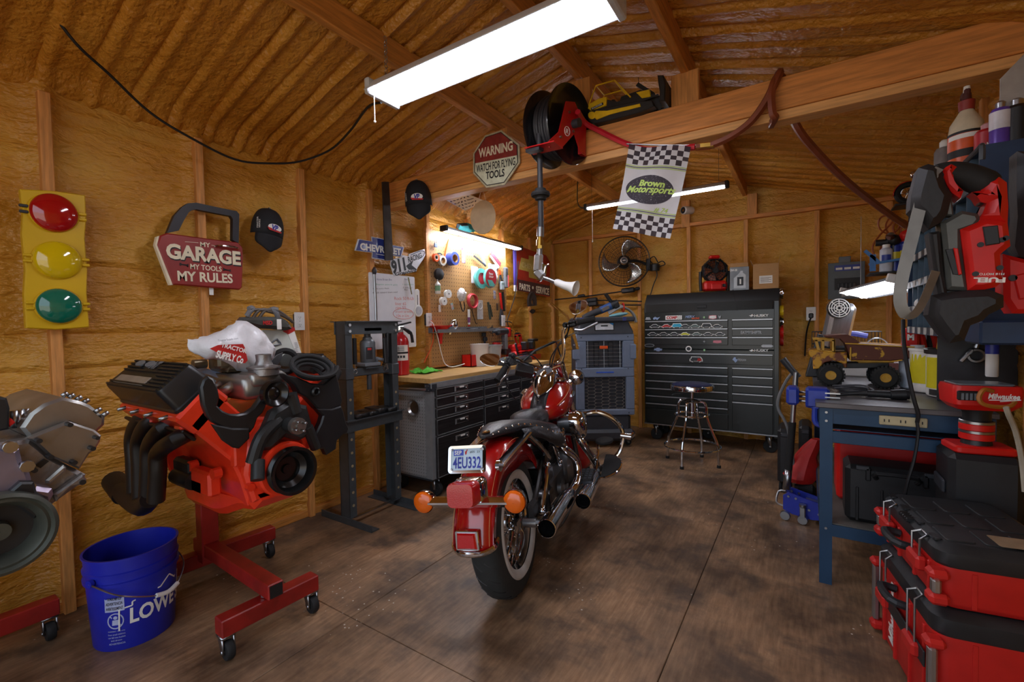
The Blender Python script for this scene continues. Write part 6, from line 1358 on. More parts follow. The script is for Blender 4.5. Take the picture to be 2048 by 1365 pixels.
# round magnetic lamps on the chest side
for i,(py,m1,m2,lb) in enumerate(((228,m_yellow,m_chrome,'yellow round magnetic tray on the right side of the tool chest'),(310,m_chrome,m_chrome,'chrome round magnetic tray below the yellow one'),(388,m_red,m_chrome,'red rimmed round magnetic tray below the chrome one'),(450,m_red_dk,m_red_dk,'dark red magnetic tray lowest on the tool chest side'),(100,m_chrome,m_steel,'chrome round tray at the top of the tool chest side'))):
  p=ony(1260+1108/3.688,560+py/3.688,HY+.10); g=thing('magnetic_tray',lb,'tray',tr(HX1+.002,HY+.12,p.z) @ ry(90)); MB().lathe([(.001,0),(.045,.0),(.05,.008),(.052,.028),(.048,.028),(.044,.012),(.001,.01)],26).build('bowl',m1,g); MB().lathe([(.001,.0105),(.04,.0115)],24).build('liner',m2,g)
# on the chest lid
zt2=1.562
w=Vector((-.79,5.05,zt2)); g=thing('jobsite_fan','red and black cordless fan standing on the tool chest','fan',tr(*w) @ rz(25))
b=MB(); b.box(0,0,.06,.22,.14,.10,.02); b.box(0,-.075,.05,.10,.02,.06,.006); b.build('base',m_red,g); MB().box(.075,-.074,.06,.03,.01,.03,.004).build('knob_panel',m_black,g); MB().cyl((.075,-.078,.06),(.075,-.09,.06),.012,n=12).build('knob',m_dkgrey,g)
for s in (-1,1): MB().tube([(s*.13,0,.01),(s*.135,0,.1),(s*.135,0,.21)],.016,8,3).build('side_arm',m_black,g)
FF=tr(0,-.01,.215) @ rx(90)
b=MB().at(FF); b.lathe([(.12,-.05),(.13,-.02),(.13,.03),(.12,.045)],8,a0=PI/8,a1=2*PI+PI/8)
for r in (.03,.055,.08,.105): b.torus((0,0,.045),(0,0,1),r,.0022,28,4)
for k in range(20): b.tube([(.02*math.cos(k*PI/10),.02*math.sin(k*PI/10),.046),(.122*math.cos(k*PI/10),.122*math.sin(k*PI/10),.043)],.002,4)
b.cyl((0,0,.03),(0,0,.05),.025,n=16); b.build('guard',m_blk_plastic,g)
b=MB().at(FF)
for k in range(5):
  a=k*2*PI/5; b.grid(lambda u,v: ((.02+.088*u)*math.cos(a+.9*v+.2*u),(.02+.088*u)*math.sin(a+.9*v+.2*u),-.02+.035*v),6,4)
b.build('blades',mat('fan_blade_orange','8a4a2a',.4),g); MB().at(FF).cyl((0,0,-.055),(0,0,-.05),.12,n=8).build('rear_guard',m_dkgrey,g)
MB().box(0,0,.355,.10,.08,.035,.012).build('top_handle',m_red,g)
w=Vector((-.56,5.06,zt2)); g=thing('oil_box','silver motor oil box on the tool chest between the fan and the cardboard box','box',tr(*w) @ rz(8))
MB().box(0,0,.115,.17,.15,.23,.003).build('box',mat('oil_silver','7e8388',.35,.4,var=.15,vs=9),g)
MM_=tr(0,-.0755,0) @ BW; MB().at(MM_).prism([(-.05,.02),(.055,.02),(.055,.15),(.03,.17),(.03,.19),(.01,.19),(.0,.17),(-.05,.12)],0,.002).build('printed_jug',mat('jug_pale','b3b8bc',.35,.3),g); MB().at(MM_).prism(rrect(-.02,.045,.035,.13,.004),.002,.003).build('jug_label',mat('jug_dark','23272d',.4),g)
b=MB().at(MM_); b.text('1',.008,.085,.014,.05,.003,.05); b.build('lettering',m_wht_ink,g); b=MB().at(MM_); b.text('5W-30',-.05,.20,.06,.022,.0005,.03); b.build('lettering',m_wht_ink,g); MB().box(.0,.02,.25,.16,.10,.05,.002).build('open_flap',m_card,g)
w=Vector((-.33,5.07,zt2)); g=thing('cardboard_box','open brown cardboard box with a white label on the right end of the tool chest','box',tr(*w) @ rz(5))
MB().box(0,0,.12,.215,.22,.24,.002).build('box',m_card,g)
for q in (((-.107,0),(-.13,.27)),((.107,0),(.125,.30))): MB().bar((q[0][0],0,.238),(q[1][0],0,q[1][1]+.02),.14 if q[0][0] < 0 else .08,.003).build('flap',m_card,g)
lb_=MB().at(tr(0,-.1105,0) @ BW).prism(rrect(-.055,.05,.055,.125,.001),0,.001).build('label_sheet',m_paper,g); b=MB().at(tr(0,-.112,0) @ BW)
for k in range(5): b.bar((-.045,.065+.01*k,0),(.045-.02*(k % 2),.065+.01*k,0),.003,.0006)
b.build('print',m_ink,lb_)
cord('fan_power_cable','black cord from the wall fan plug down behind the tool chest',[ony(1312,540,5.30),ony(1314,552,5.30),ony(1307,570,5.31),ony(1301,590,5.31)],.006,m_cord,5)
cord('thin_power_cable','thin black cord lying over the tool chest lid',[Vector((-.60,4.93,1.568)),Vector((-.585,4.87,1.50)),Vector((-.56,4.84,1.40)),Vector((-.555,4.822,1.36))],.003,m_cord,5)
# ---- swamp cooler
CM=tr(-1.706,4.36,0) @ rz(33); KZ=.00506/4.55
cl_=thing('swamp_cooler','blue-grey portable evaporative cooler with honeycomb grille left of the tool chest','cooler',CM)
m_cool=mat('cooler_blue_grey','727f94',.42,var=.05); m_coold=mat('cooler_charcoal','35383f',.5,var=.08)
def kx(a): return (a-419)*KZ
def kz(c): return (893-(600+c/4.55))*.00506
b=MB(); b.box(0,.21,.20,.52,.40,.26,.03); b.box(0,.19,.12,.58,.46,.12,.03); b.build('base_tank',m_coold,cl_)
# front frame with two openings (bars round the openings)
X0,X1,T0,T1=kx(152),kx(684),kz(1045),kz(296)
b=MB()
u0,u1,uz0,uz1=kx(248),kx(580),kz(608),kz(362); l0,l1,lz0,lz1=kx(228),kx(608),kz(992),kz(693)
def fb_(x0,x1,z0,z1,y=.03,d=.06): b.box((x0+x1)/2,y,(z0+z1)/2,x1-x0,d,z1-z0,.008)
fb_(X0,X1,uz1,T1); fb_(X0,X1,lz1,uz0); fb_(X0,X1,T0,lz0); fb_(X0,u0,uz0,uz1); fb_(u1,X1,uz0,uz1); fb_(X0,l0,lz0,lz1); fb_(l1,X1,lz0,lz1)
b.build('front_frame',m_cool,cl_)
MB().box(0,.24,(T0+T1)/2,X1-X0-.01,.36,T1-T0,.02).build('housing',m_coold,cl_)
b=MB(); b.loft([[(p[0],p[1]+.2,z) for p in rrect(-w_,-.21+q,w_,.20,.03)] for w_,q,z in ((.29,0,T1),(.29,.0,T1+.02),(.25,.03,kz(190)),(.25,.03,kz(189)))]); b.box(0,.2,kz(165),.60,.46,.05,.012); b.build('top_cover',m_coold,cl_)
for x in (kx(208),kx(592)): MB().box(x,-.03,kz(163),.035,.012,.04,.003).build('latch',mat('latch_blue','323a72',.4),cl_)
b=MB(); b.at(tr(kx(413),.0,kz(231)) @ rx(-8) @ BW); b.prism(rrect(-.10,-.04,.10,.04,.008),-.015,.004,.002); pn_=b.build('control_bezel',m_black,cl_)
b=MB().at(tr(kx(413),.0,kz(231)) @ rx(-8) @ BW); b.prism([(-.09,-.032),(.09,-.032),(.09,.010),(.05,.034),(-.05,.034),(-.09,.010)],.004,.006); b.build('control_panel',mat('panel_grey','c8ccd0',.4),pn_)
b=MB().at(tr(kx(413),.0,kz(231)) @ rx(-8) @ BW); b.prism([(-.092,.012),(-.052,.035),(-.092,.035)],.004,.0065); b.prism([(.092,.012),(.092,.035),(.052,.035)],.004,.0065); b.build('panel_corner',mat('panel_blue','2f86c9',.4),pn_)
MB().at(tr(kx(413),.0,kz(231)) @ rx(-8) @ BW).box(.0,.008,.006,.07,.014,.002).build('display',m_ink,pn_)
MB().box((u0+u1)/2,.10,(uz0+uz1)/2,u1-u0,.04,uz1-uz0).build('vent_cavity',m_black,cl_)
b=MB()
for c in (403,437,470,505,540,575): b.tube([(u0,.03,kz(c)),(u1,.03,kz(c))],.003,5)
for a in (263,413,560): b.tube([(kx(a),.028,uz0),(kx(a),.028,uz1)],.003,5)
b.build('vent_louvres',m_alu,cl_)
for a in (345,478): MB().box(kx(a),.06,(uz0+uz1)/2,.05,.03,uz1-uz0-.02,.006).build('vane',m_dkgrey,cl_)
MB().box(kx(408),.012,kz(420),.085,.02,.03,.005).build('orange_tag',m_orange,cl_)
MB().box((l0+l1)/2,.08,(lz0+lz1)/2,l1-l0,.03,lz1-lz0).build('pad_cavity',m_black,cl_)
b=MB(); cw,chh=65*KZ,32*KZ
for r in range(10):
  for q in range(7):
    x=l0+cw*(q+.0)+(cw*.0); z=lz1-chh*r-(chh/2 if q % 2 else 0)
    P=[(x-cw*.33,0,z+chh/2),(x+cw*.33,0,z+chh/2),(x+cw*.67,0,z),(x+cw*.33,0,z-chh/2),(x-cw*.33,0,z-chh/2)]
    P=[(min(max(p[0],l0),l1),.03,min(max(p[2],lz0),lz1)) for p in P]
    for k in range(4):
      if (Vector(P[k])-Vector(P[k+1])).length > .004: b.tube([P[k],P[k+1]],.0028,4,caps=False)
b.build('honeycomb_grille',mat('grille_tan','6f6a62',.5),cl_)
for s,a in ((-1,160),(1,672)):
  b=MB(); b.at(tr(kx(a),.05,0)); b.prism([(-.03,-.06),(.03,-.06),(.03,.06),(-.03,.06)],kz(540),kz(385),.02); b.build('side_handle',m_cool,cl_)
MB().box(kx(415),-.003,kz(648),.18,.004,.012,.001).build('brand_strip',mat('brand_blue','2f5fd0',.4),cl_)
for a,c in ((200,327),(627,325),(202,614),(628,617),(631,1023)): MB().sph((kx(a),.0,kz(c)),.006,8,5).build('screw',m_black,cl_)
for x,y in ((-.22,.05),(.22,.05),(-.22,.36),(.22,.36)): caster(cl_,x,y,.075,.034,.024)
# blue tool, pad and hoses on the cooler
zt3=kz(145)+.005
g=thing('sander_polisher','blue and black angle grinder lying on the swamp cooler','grinder',CM @ tr(kx(420),.18,zt3+.05) @ ry(-24))
b=MB(); b.tube([(-.20,0,.03),(-.10,0,.028),(0,0,.022)],[.025,.034,.036],14,3); b.build('handle',m_dkgrey,g); b=MB(); b.tube([(0,0,.022),(.12,0,.02)],[.037,.04],14); b.build('motor_housing',mat('tool_blue','2c4d86',.4),g); MB().box(.05,-.038,.02,.08,.006,.035,.002).build('rating_plate',m_steel,g)
b=MB(); b.tube([(.12,0,.02),(.20,0,.02)],[.042,.035],12); b.box(.17,0,.0,.06,.08,.06,.012); b.tube([(.14,0,.05),(.12,0,.16)],.02,10); b.build('gear_head',m_black,g)
g=thing('polishing_pad','teal pad lying behind the grinder on the swamp cooler','pad',CM @ tr(kx(575),.14,zt3)); b=MB().at(ry(-8)); b.sph((0,0,.02),(.10,.10,.022),24,8); b.build('pad',mat('pad_teal','6fa3ad',.7),g)
g=thing('hose_bundle','bundle of grey air hose with a red tie at the back of the swamp cooler','hose',CM @ tr(kx(650),.34,zt3)); 
b=MB()
for k in range(4): b.tube([(-.14,.02*k,.03+.012*k),(-.02,.02*k,.10+.01*k),(.06,.015*k,.09),(.13,.02*k,.03),(.16,.02*k,-.06)],.009,8,5)
b.build('hoses',mat('hose_grey','8a8d90',.45),g); b=MB(); b.torus((.02,.03,.10),(1,0,0),.05,.007,16,6); b.build('tie',m_red,g)
# ---- wall fan
w=ony(1248,523,5.12); g=thing('wall_fan','round black caged fan with three silver blades mounted on the back wall','fan',tr(*w) @ rz(20) @ BW)
b=MB()
for R_,z_ in ((.285,0),(.287,-.02)): b.torus((0,0,z_),(0,0,1),R_,.006,56,6)
for k in range(11): r=.06+.0215*k; b.torus((0,0,.075*math.cos(r/.285*PI/2)),(0,0,1),r,.0012,40,4)
for k in range(56):
  a=2*PI*k/56; b.tube([(r*math.cos(a+.5*(r-.05)),r*math.sin(a+.5*(r-.05)),.075*math.cos(min(1,r/.285)*PI/2)) for r in (.05,.12,.2,.26,.285)],.0011,4,caps=False)
b.build('cage',m_black,g)
b=MB()
for k in range(7): r=.08+.035*k; b.torus((0,0,-.02-.06*math.cos(r/.285*PI/2)),(0,0,1),min(r,.285),.0014,36,4)
for k in range(28): a=2*PI*k/28; b.tube([(r*math.cos(a),r*math.sin(a),-.02-.06*math.cos(min(1,r/.285)*PI/2)) for r in (.06,.15,.23,.285)],.0014,4,caps=False)
b.build('rear_cage',m_black,g)
m_blade=mat('blade_silver','b9b9b4',.25,.9,var=.05)
for k in range(3):
  a=rad(95+120*k); b=MB()
  def bl(u,v,a=a):
    r=.05+.20*u; wd=.35+.75*u-.25*u*u; t=a-.1+wd*(v-.5)*1.0-.55*u*u
    return (r*math.cos(t),r*math.sin(t),.0+.05*(v-.5))
  b.grid(bl,12,6); o=b.build('blade',m_blade,g); q=o.modifiers.new('solid','SOLIDIFY'); q.thickness=.003
MB().lathe([(.001,.085),(.03,.085),(.04,.08),(.045,.06),(.045,.02),(.001,.02)],24).build('hub',m_steel,g); MB().lathe([(.001,.0875),(.03,.0865)],20).build('hub_badge',m_ink,g); b=MB().text('LASKO',0,0,.036,.010,.089,.02); b.build('lettering',m_wht_ink,g)
b=MB(); b.lathe([(.001,-.18),(.07,-.17),(.075,-.06),(.05,-.04)],24); b.build('motor',m_black,g)
b=MB(); b.tube([(0,0,-.10),(.14,.02,-.14),(.27,-.03,-.16)],.016,8,3); b.box(.28,-.03,-.16,.05,.14,.03,.004); b.build('mount_arm',m_black,g)
w=ony(1310,535,5.30); g=thing('plug_box','black plug-in timer with looped cord beside the wall fan','plug',tr(*w) @ BW); b=MB(); b.at(rx(-90)).lathe([(.001,-.04),(.05,-.04),(.055,.03),(.03,.045),(.001,.045)],20); b.build('plug_body',m_black,g); b=MB(); b.tube([(-.02,.04,.02),(-.05,.09,.03),(.0,.12,.03),(.04,.05,.03)],.006,6,5); b.tube([(.02,.03,.02),(.09,.06,.03),(.12,.02,.03),(.05,0,.03)],.006,6,5); b.build('cord_loop',m_cord,g)
# ---- trimmer shafts hung on the back wall
ZT=(10.24,1100,560)
def bp(px,py,Y): return ony(ZT[1]+px/ZT[0],ZT[2]+py/ZT[0],Y)
for i,(pts,lb,hd_) in enumerate((([(60,410),(700,345),(1500,235),(1780,195)],'uppermost of the three black rods hung on the back wall by the fan',[(1600,225,.045,.16),(1790,190,.03,.06),(640,340,.03,.10)]),([(730,410),(1000,420),(1880,443)],'middle black rod hung on the back wall above the swamp cooler',[(860,420,.04,.14)]),([(760,515),(1000,515),(1860,518)],'lowest black rod hung on the back wall above the swamp cooler',[(880,500,.045,.12)]))):
  Y=5.30; o=bp(*pts[0],Y); g=thing('trimmer_rod',lb,'rod',tr(*o),'black rods on the back wall')
  b=MB(); b.tube([bp(a,c,Y)-o for a,c in pts],.008,8,3); b.build('shaft',m_black,g)
  for a,c,r,l in hd_:
    p=bp(a,c,Y-.01)-o; b=MB(); b.bar(p-Vector((l/2,0,0)),p+Vector((l/2,0,.01)),r*1.2,r*1.3,b=.012); b.build('fitting',m_blk_plastic,g)
# ---- security camera on the gable post
w=ony(1372,421,YB-.10); g=thing('security_camera','small white bullet camera on the back wall plate behind the checkered flag','camera',tr(*w)); b=MB().at(rz(-30) @ rx(95)); b.lathe([(.001,-.09),(.04,-.09),(.044,-.08),(.044,.04),(.036,.05),(.036,.045)],24); b.build('body',m_white,g); MB().at(rz(-30) @ rx(95)).lathe([(.001,.042),(.036,.04)],20).build('lens_ring',m_ink,g); MB().at(rz(-30) @ rx(95)).lathe([(.001,.046),(.014,.044)],14).build('lens',m_chrome,g); MB().tube([(0,.04,.0),(.02,.075,-.02)],.014,8).build('bracket',m_white,g)
# ---- breaker panel
w=ony(1692,562,YB-.10); g=thing('breaker_panel','grey electrical breaker box on the back wall right of the tool chest','breaker box',tr(*w) @ BW)
MB().box(0,0,-.03,.27,.33,.10,.004).build('enclosure',mat('panel_box_grey','5b6468',.45,var=.06),g)
MB().box(0,.0,.022,.28,.345,.006,.003).build('cover',mat('panel_box_grey','5b6468',.45,var=.06),g); lb_=MB().box(.01,.12,.026,.20,.055,.003).build('label_panel',mat('label_navy','35448f',.4),g); b=MB()
for k in range(3): b.box(-.055+.065*k,.115,.0283,.05,.02,.001)
b.build('label_print',m_wht_ink,lb_); MB().box(.01,-.03,.0255,.20,.11,.004).build('breaker_recess',m_black,g)
for k in range(5): MB().box(-.06+.03*k,-.045,.03,.022,.045,.02,.003).build('breaker',m_dkgrey,g)
MB().box(.03,-.125,.0265,.13,.05,.003).build('notice',mat('notice_grey','a5a5a0',.6,var=.2,vs=60),g); b=MB(); b.box(-.01,.20,-.02,.09,.06,.06,.004); b.build('conduit_box',m_grey,g)
w=ony(1622,632,YB-.055); g=thing('black_plug','black plug and cord in the back wall outlet','plug',tr(*w) @ BW); MB().box(0,0,.02,.04,.05,.04,.008).build('plug_body',m_black,g); MB().tube([(0,-.02,.03),(-.02,-.08,.035),(-.04,-.2,.0),(-.05,-.4,-.02)],.008,6,5).build('cord',m_cord,g)
# ---- stool
SX,SY=-.845,4.215
st=thing('shop_stool','round chrome shop stool with a blue padded seat in front of the tool chest','stool',tr(SX,SY,0) @ rz(-8))
MB().lathe([(.001,.655),(.175,.655),(.18,.66),(.182,.69),(.178,.70),(.16,.703)],40).build('seat_rim',m_chrome,st)
MB().lathe([(.16,.70),(.165,.706),(.14,.716),(.08,.721),(.001,.723)],40).build('seat',mat('navy_vinyl','252a4c',.3,var=.06),st)
b=MB(); b.cyl((0,0,.44),(0,0,.655),.013,n=12); b.cyl((0,0,.40),(0,0,.54),.032,n=18); b.lathe([(.03,.54),(.06,.545),(.08,.56),(.05,.575),(.013,.58)],24); b.build('screw_post',m_chrome,st)
MB().tube([(0,-.0,.645),(-.12,-.06,.62),(-.15,-.07,.60)],.006,6,2).build('height_lever',m_black,st)
for k in range(4):
  a=rad(-100+90*k+8); c,s=math.cos(a),math.sin(a)
  MB().tube([(.06*c,.06*s,.555),(.105*c,.105*s,.55),(.125*c,.125*s,.50),(.13*c,.13*s,.42),(.175*c,.175*s,.30),(.215*c,.215*s,.20),(.225*c,.225*s,.10),(.228*c,.228*s,.015)],.0115,10,5).build('leg',m_chrome,st)
  MB().cyl((.228*c,.228*s,0),(.228*c,.228*s,.022),.017,n=12).build('foot_pad',m_blk_rub,st)
for R_,z_ in ((.137,.435),(.232,.155)): MB().torus((0,0,z_),(0,0,1),R_,.010,44,8).build('foot_ring',m_chrome,st)
# ================================================================ THINGS ON AND UNDER THE BEAM
FY=BY-.004
ZR=(3.793,930,140)
def bmp(px,py,Y): return ony(ZR[1]+px/ZR[0],ZR[2]+py/ZR[0],Y)
# warning sign
w=bmp(240,675,FY-.03); g=thing('warning_sign','octagonal red and cream flying tools warning sign hung on the beam','sign',tr(w.x,w.y,w.z) @ BW @ ry(4))
def wq(px,py): p=bmp(px,py,FY-.03)-w; return (p.x,p.z)
oc=[(70,640),(155,500),(275,455),(405,560),(410,700),(300,870),(165,897),(70,790)]
MB().prism([wq(*p) for p in oc],-.008,.002,.002).build('border',mat('sign_rust_cream','bdb596',.5,var=.2,vs=30),g)
c0=wq(240,675); ins=[(c0[0]+(q[0]-c0[0])*.93,c0[1]+(q[1]-c0[1])*.93) for q in (wq(*p) for p in oc)]
MB().prism(ins,.001,.003).build('black_line',m_ink,g)
ins2=[(c0[0]+(q[0]-c0[0])*.90,c0[1]+(q[1]-c0[1])*.90) for q in (wq(*p) for p in oc)]
zl,zr=wq(80,712),wq(400,640)
MB().prism([ins2[0],ins2[1],ins2[2],ins2[3],(ins2[3][0],zr[1]-.002),(ins2[0][0],zl[1]-.004)],.003,.0045).build('red_field',mat('sign_red_rusted','8a2e26',.5,var=.2,vs=25),g)
MB().prism([(ins2[0][0],zl[1]-.004),(ins2[3][0],zr[1]-.002),ins2[4],ins2[5],ins2[6],ins2[7]],.003,.0045).build('cream_field',mat('sign_cream','cfd2b8',.5,var=.1,vs=30),g)
def btext(root,t,L,R,hp,m,z,bold=.02,Y=None,shear=0,org=None,nm='lettering'):
  l,r=wq2(*L),wq2(*R); h=abs(wq2(L[0],L[1]-hp/2)[1]-wq2(L[0],L[1]+hp/2)[1]); d=Vector((r[0]-l[0],r[1]-l[1])); b=MB().at(tr((l[0]+r[0])/2,(l[1]+r[1])/2,0),Matrix.Rotation(math.atan2(d.y,d.x),4,'Z')); b.text(t,0,0,d.length,h,z,bold,shear=shear); return b.build(nm,m,root)
wq2=wq
btext(g,'WARNING',(112,640),(360,572),72,m_cream,.005,.035); btext(g,'WATCH FOR FLYING',(95,757),(378,690),58,m_ink,.005,.02); btext(g,'TOOLS',(165,806),(300,778),58,m_ink,.005,.03)
# wooden disc on a string and the printed card on the ceiling
w=ony(966,435,BY+.30); g=thing('wooden_disc','plain round pale wooden disc hanging on a string under the beam','disc',tr(*w) @ BW @ ry(12)); MB().prism(ngon(40,.105,ry_=.128),-.003,.003,.001).build('disc',mat('pale_plywood','cdb795',.6,var=.06),g)
b=MB(); b.tube([(-.035,.115,.002),(-.005,.24,0),(.03,.115,.002)],.0018,5); b.tube([(-.005,.24,0),(-.005,roofz(w.x)-w.z-.06,0)],.0018,5); b.build('string',m_paper,g)
CN=Vector((-SL,0,-1))
def cpt(px,py):
  d=ray(px,py); k=.055; A=SL; t=(RZ-k-CAMH+SL*(-RX)*1.0*0 + SL*(0-RX)*1.0 - 0)/(d.z-SL*d.x) if False else None
  # ceiling plane left slope: z = RZ - k - SL*(RX-x)
  t=(RZ-k-SL*RX-CAMH)/(d.z-SL*d.x); return EYE+d*t
co=cpt(932,404); cx_=Vector((1,0,SL)).normalized(); cy_v=Vector((0,1,0))
g=thing('printed_card','white printed poster card fixed to the ceiling slope behind the warning sign','poster',frame(co,cy_v,za=Vector((SL,0,-1))))
GI=g.matrix_world.inverted()
cqv=[GI @ cpt(*p) for p in ((893,401),(936,388),(972,403),(930,421))]
MB().prism([(p.x,p.y) for p in cqv],0,.003).build('card',m_paper,g)
b=MB(); A_,B_,D_=cqv[0],cqv[1],cqv[3]
for i in range(6):
  for j in range(4):
    p=A_+(B_-A_)*((i+.6)/6.4)+(D_-A_)*((j+.6)/4.6); b.at(tr(p.x,p.y,.0035) @ rz(37*i+61*j)).prism(ngon(8,.014+.004*((i*j) % 3),ry_=.007),0,.001)
b.build('print',mat('print_dark','2f2f3a',.6),g)
# ---- hose reel
RC=ony(1118,256,2.36)
hr=thing('hose_reel','red and black air hose reel mounted on the beam','hose reel',tr(*RC) @ sc(.79,.79,.79))
AX=Vector((.97,-.18,-.10)).normalized()                         # reel axle
FR=frame((0,0,0),AX.orthogonal(),za=AX); FR=frame((0,0,0),Vector((0,0,1)).cross(AX),za=AX)
m_reel=mat('reel_black','131316',.25,var=.05,coat=.4)
for s,nm in ((-1,'reel_flange'),(1,'reel_flange')):
  b=MB().at(FR,tr(0,0,s*.075)); b.lathe([(.02,0),(.20,0),(.262,s*.03),(.268,s*.034),(.27,s*.028),(.262,s*.024),(.20,-s*.006),(.02,-s*.006)],48); b.build(nm,m_reel,hr)
b=MB().at(FR)
for k in range(6): b.torus((0,0,-.055+.022*k),(0,0,1),.205+.006*(k % 2),.014,40,8)
b.lathe([(.19,-.07),(.19,.07)],40); b.build('hose_wraps',mat('hose_dark','242428',.55),hr)
b=MB().at(FR); b.cyl((0,0,-.10),(0,0,.18),.03,n=16); b.build('axle_shaft',m_dkgrey,hr)
m_rr=mat('reel_red','b01416',.35,var=.05,coat=.3)
SIDE=FR @ tr(0,0,.125)
b=MB().at(SIDE); 
Yd=FR.inverted() @ Vector((0,1,0)); Zd=FR.inverted() @ Vector((0,0,1))
def rp(y,z): v=Yd*y+Zd*z; return (v.x,v.y)
b.prism([rp(-.10,.12),rp(.0,.15),(rp(.16,.02)),rp(.16,-.16),rp(.10,-.16),rp(.02,-.06),rp(-.12,-.20),rp(-.25,-.23),rp(-.26,-.19),rp(-.16,-.10)],-.004,.004,.001); sd_=b.build('side_plate',m_rr,hr)
b=MB().at(FR,tr(0,0,.05)); p0=Yd*(-.20)+Zd*(-.215); 
b=MB(); M_g=FR @ Vector((p0.x,p0.y,0)); b.bar(FR @ (Yd*(-.24)+Zd*(-.22)+Vector((0,0,-.13))),FR @ (Yd*(-.24)+Zd*(-.22)+Vector((0,0,.13))),.10,.008,up=(0,.2,1)); b.build('guide_arm',m_rr,hr)
b=MB(); b.bar(FR @ (Yd*(-.27)+Zd*(-.235)+Vector((0,0,-.12))),FR @ (Yd*(-.27)+Zd*(-.235)+Vector((0,0,.0))),.05,.02); b.build('roller_guide',m_black,hr)
b=MB(); b.bar(FR @ (Yd*.158+Zd*.03+Vector((0,0,.12))),FR @ (Yd*.158+Zd*(-.17)+Vector((0,0,.12))),.03,.08,up=(0,1,0)); b.bar((.0,.145,-.05),(.0,.155,-.05),.24,.18,up=(0,0,1)); b.build('base_plate',m_rr,hr)
for y,z in ((-.06,.06),(.02,.0),(-.0,-.05),(-.14,-.13),(.05,.06),(.04,-.0)):
  v=Yd*y+Zd*z; MB().at(SIDE).cyl((v.x,v.y,.002),(v.x,v.y,.012),.010,n=6).build('bolt',m_steel,sd_)
v=Yd*(-.07)+Zd*(-.07); ND=FR.inverted() @ Vector((.2,-1,0)); 
b=MB().at(SIDE,frame((v.x,v.y,.005),(Yd.x,Yd.y,0),za=(0,0,1))); 
b.torus((0,0,0),(0,0,1),.030,.0025,24,5); b.text('IR',0,0,.034,.032,.0,.03); o=b.build('emblem',m_wht_ink,sd_)
# hanging hose, ball stop, fittings and blow gun
gp=ony(1083,470,2.22); tp=ony(1076,320,2.22)
g=thing('blow_gun','silver air blow gun with white nozzle hanging on the black reel hose','blow gun',tr(gp.x,gp.y,gp.z))
GX=lambda px,py: ony(px,py,2.22)-gp
b=MB(); b.tube([GX(1078,268),GX(1079,300),GX(1080,350),GX(1082,460)],.015,12,4); b.build('hose',mat('hose_dark','242428',.55),g)
p=GX(1081,389); MB().at(tr(*p)).lathe([(.016,-.034),(.03,-.03),(.034,-.014),(.05,-.011),(.054,0),(.05,.011),(.034,.014),(.03,.03),(.016,.034)],24).build('ball_stop',m_blk_rub,g)
b=MB(); b.cyl(GX(1081,455),GX(1080.5,474),.020,n=14); b.build('ferrule',m_steel,g); b=MB(); b.cyl(GX(1080,474),GX(1080,480),.014,n=12); b.cyl(GX(1080,480),GX(1079.5,492),.020,n=12); b.cyl(GX(1079.5,492),GX(1079.5,498),.022,n=6); b.build('coupler',m_brass,g)
b=MB(); b.cyl(GX(1079.5,498),GX(1079,510),.015,n=12); b.bar(GX(1078,508),GX(1075,545),.05,.034,up=(0,1,0),b=.010); b.bar(GX(1072,541),GX(1087,556),.05,.034,up=(0,1,0),b=.010); b.bar(GX(1080,527),GX(1086,527),.008,.008); bd_=b.build('gun_body',m_alu,g)
b=MB(); b.tube([GX(1098,530),GX(1092,532),GX(1088,548),GX(1083,560),GX(1074,562)],.0075,8,4); b.build('trigger',m_chrome,g)
b=MB(); b.tube([GX(1088,556),GX(1100,560),GX(1112,565)],.012,12); b.build('nozzle_tube',m_steel,g)
b=MB(); b.tube([GX(1111,565),GX(1116,566),GX(1128,571),GX(1140,574),GX(1152,577)],[.016,.02,.021,.026,.042],18,3,caps=False); b.build('nozzle_cone',m_white,g)
# red lead hose from the reel, swivel to the brown hose round the beam
def bm2(px,py,Y): return ony(px,py,Y)
cord('red_hose','short red hose from the reel to behind the checkered flag',[RC+Vector((.13,-.03,.045)),ony(1170,246,BY-.06),ony(1200,263,BY-.04),ony(1230,278,BY-.035),ony(1258,290,BY-.03),ony(1300,300,BY-.03),ony(1390,294,BY-.03)],.016,mat('hose_red','b8182a',.35),5,'hose')
o=cord('brown_hose','rust-brown air hose wrapped round the beam and trailing to the parts rack',[ony(1392,294,BY-.03),ony(1420,291,BY-.025),ony(1460,274,BY-.03),ony(1500,245,BY-.03),ony(1530,205,BY-.03),ony(1548,170,BY-.03),Vector((ony(1560,158,BY).x,BY-.01,2.412)),Vector((ony(1562,158,BY).x-.02,BY+.06,2.41)),Vector((ony(1556,158,BY).x-.03,BY+.13,2.34)),Vector((ony(1556,158,BY).x-.03,BY+.13,2.24)),Vector((ony(1556,158,BY).x-.03,BY+.06,2.205)),Vector((ony(1550,255,BY).x,BY-.02,2.205)),ony(1545,225,BY-.035),ony(1543,185,BY-.035),ony(1552,158,BY-.02),Vector((-.10,BY+.05,2.415)),Vector((-.08,BY+.135,2.36)),ony(1592,250,BY+.14),ony(1630,300,BY+.28),ony(1690,360,BY+.5),ony(1750,408,BY+.72),ony(1812,452,BY+.95)],.0185,mat('hose_brown','7a3a1d',.5,var=.1),5,'hose')
MB().bar(Vector((0,0,0)),ony(1430,290,BY-.025)-o.location,.03,.03,b=.006).build('swivel_fitting',m_brass,o)
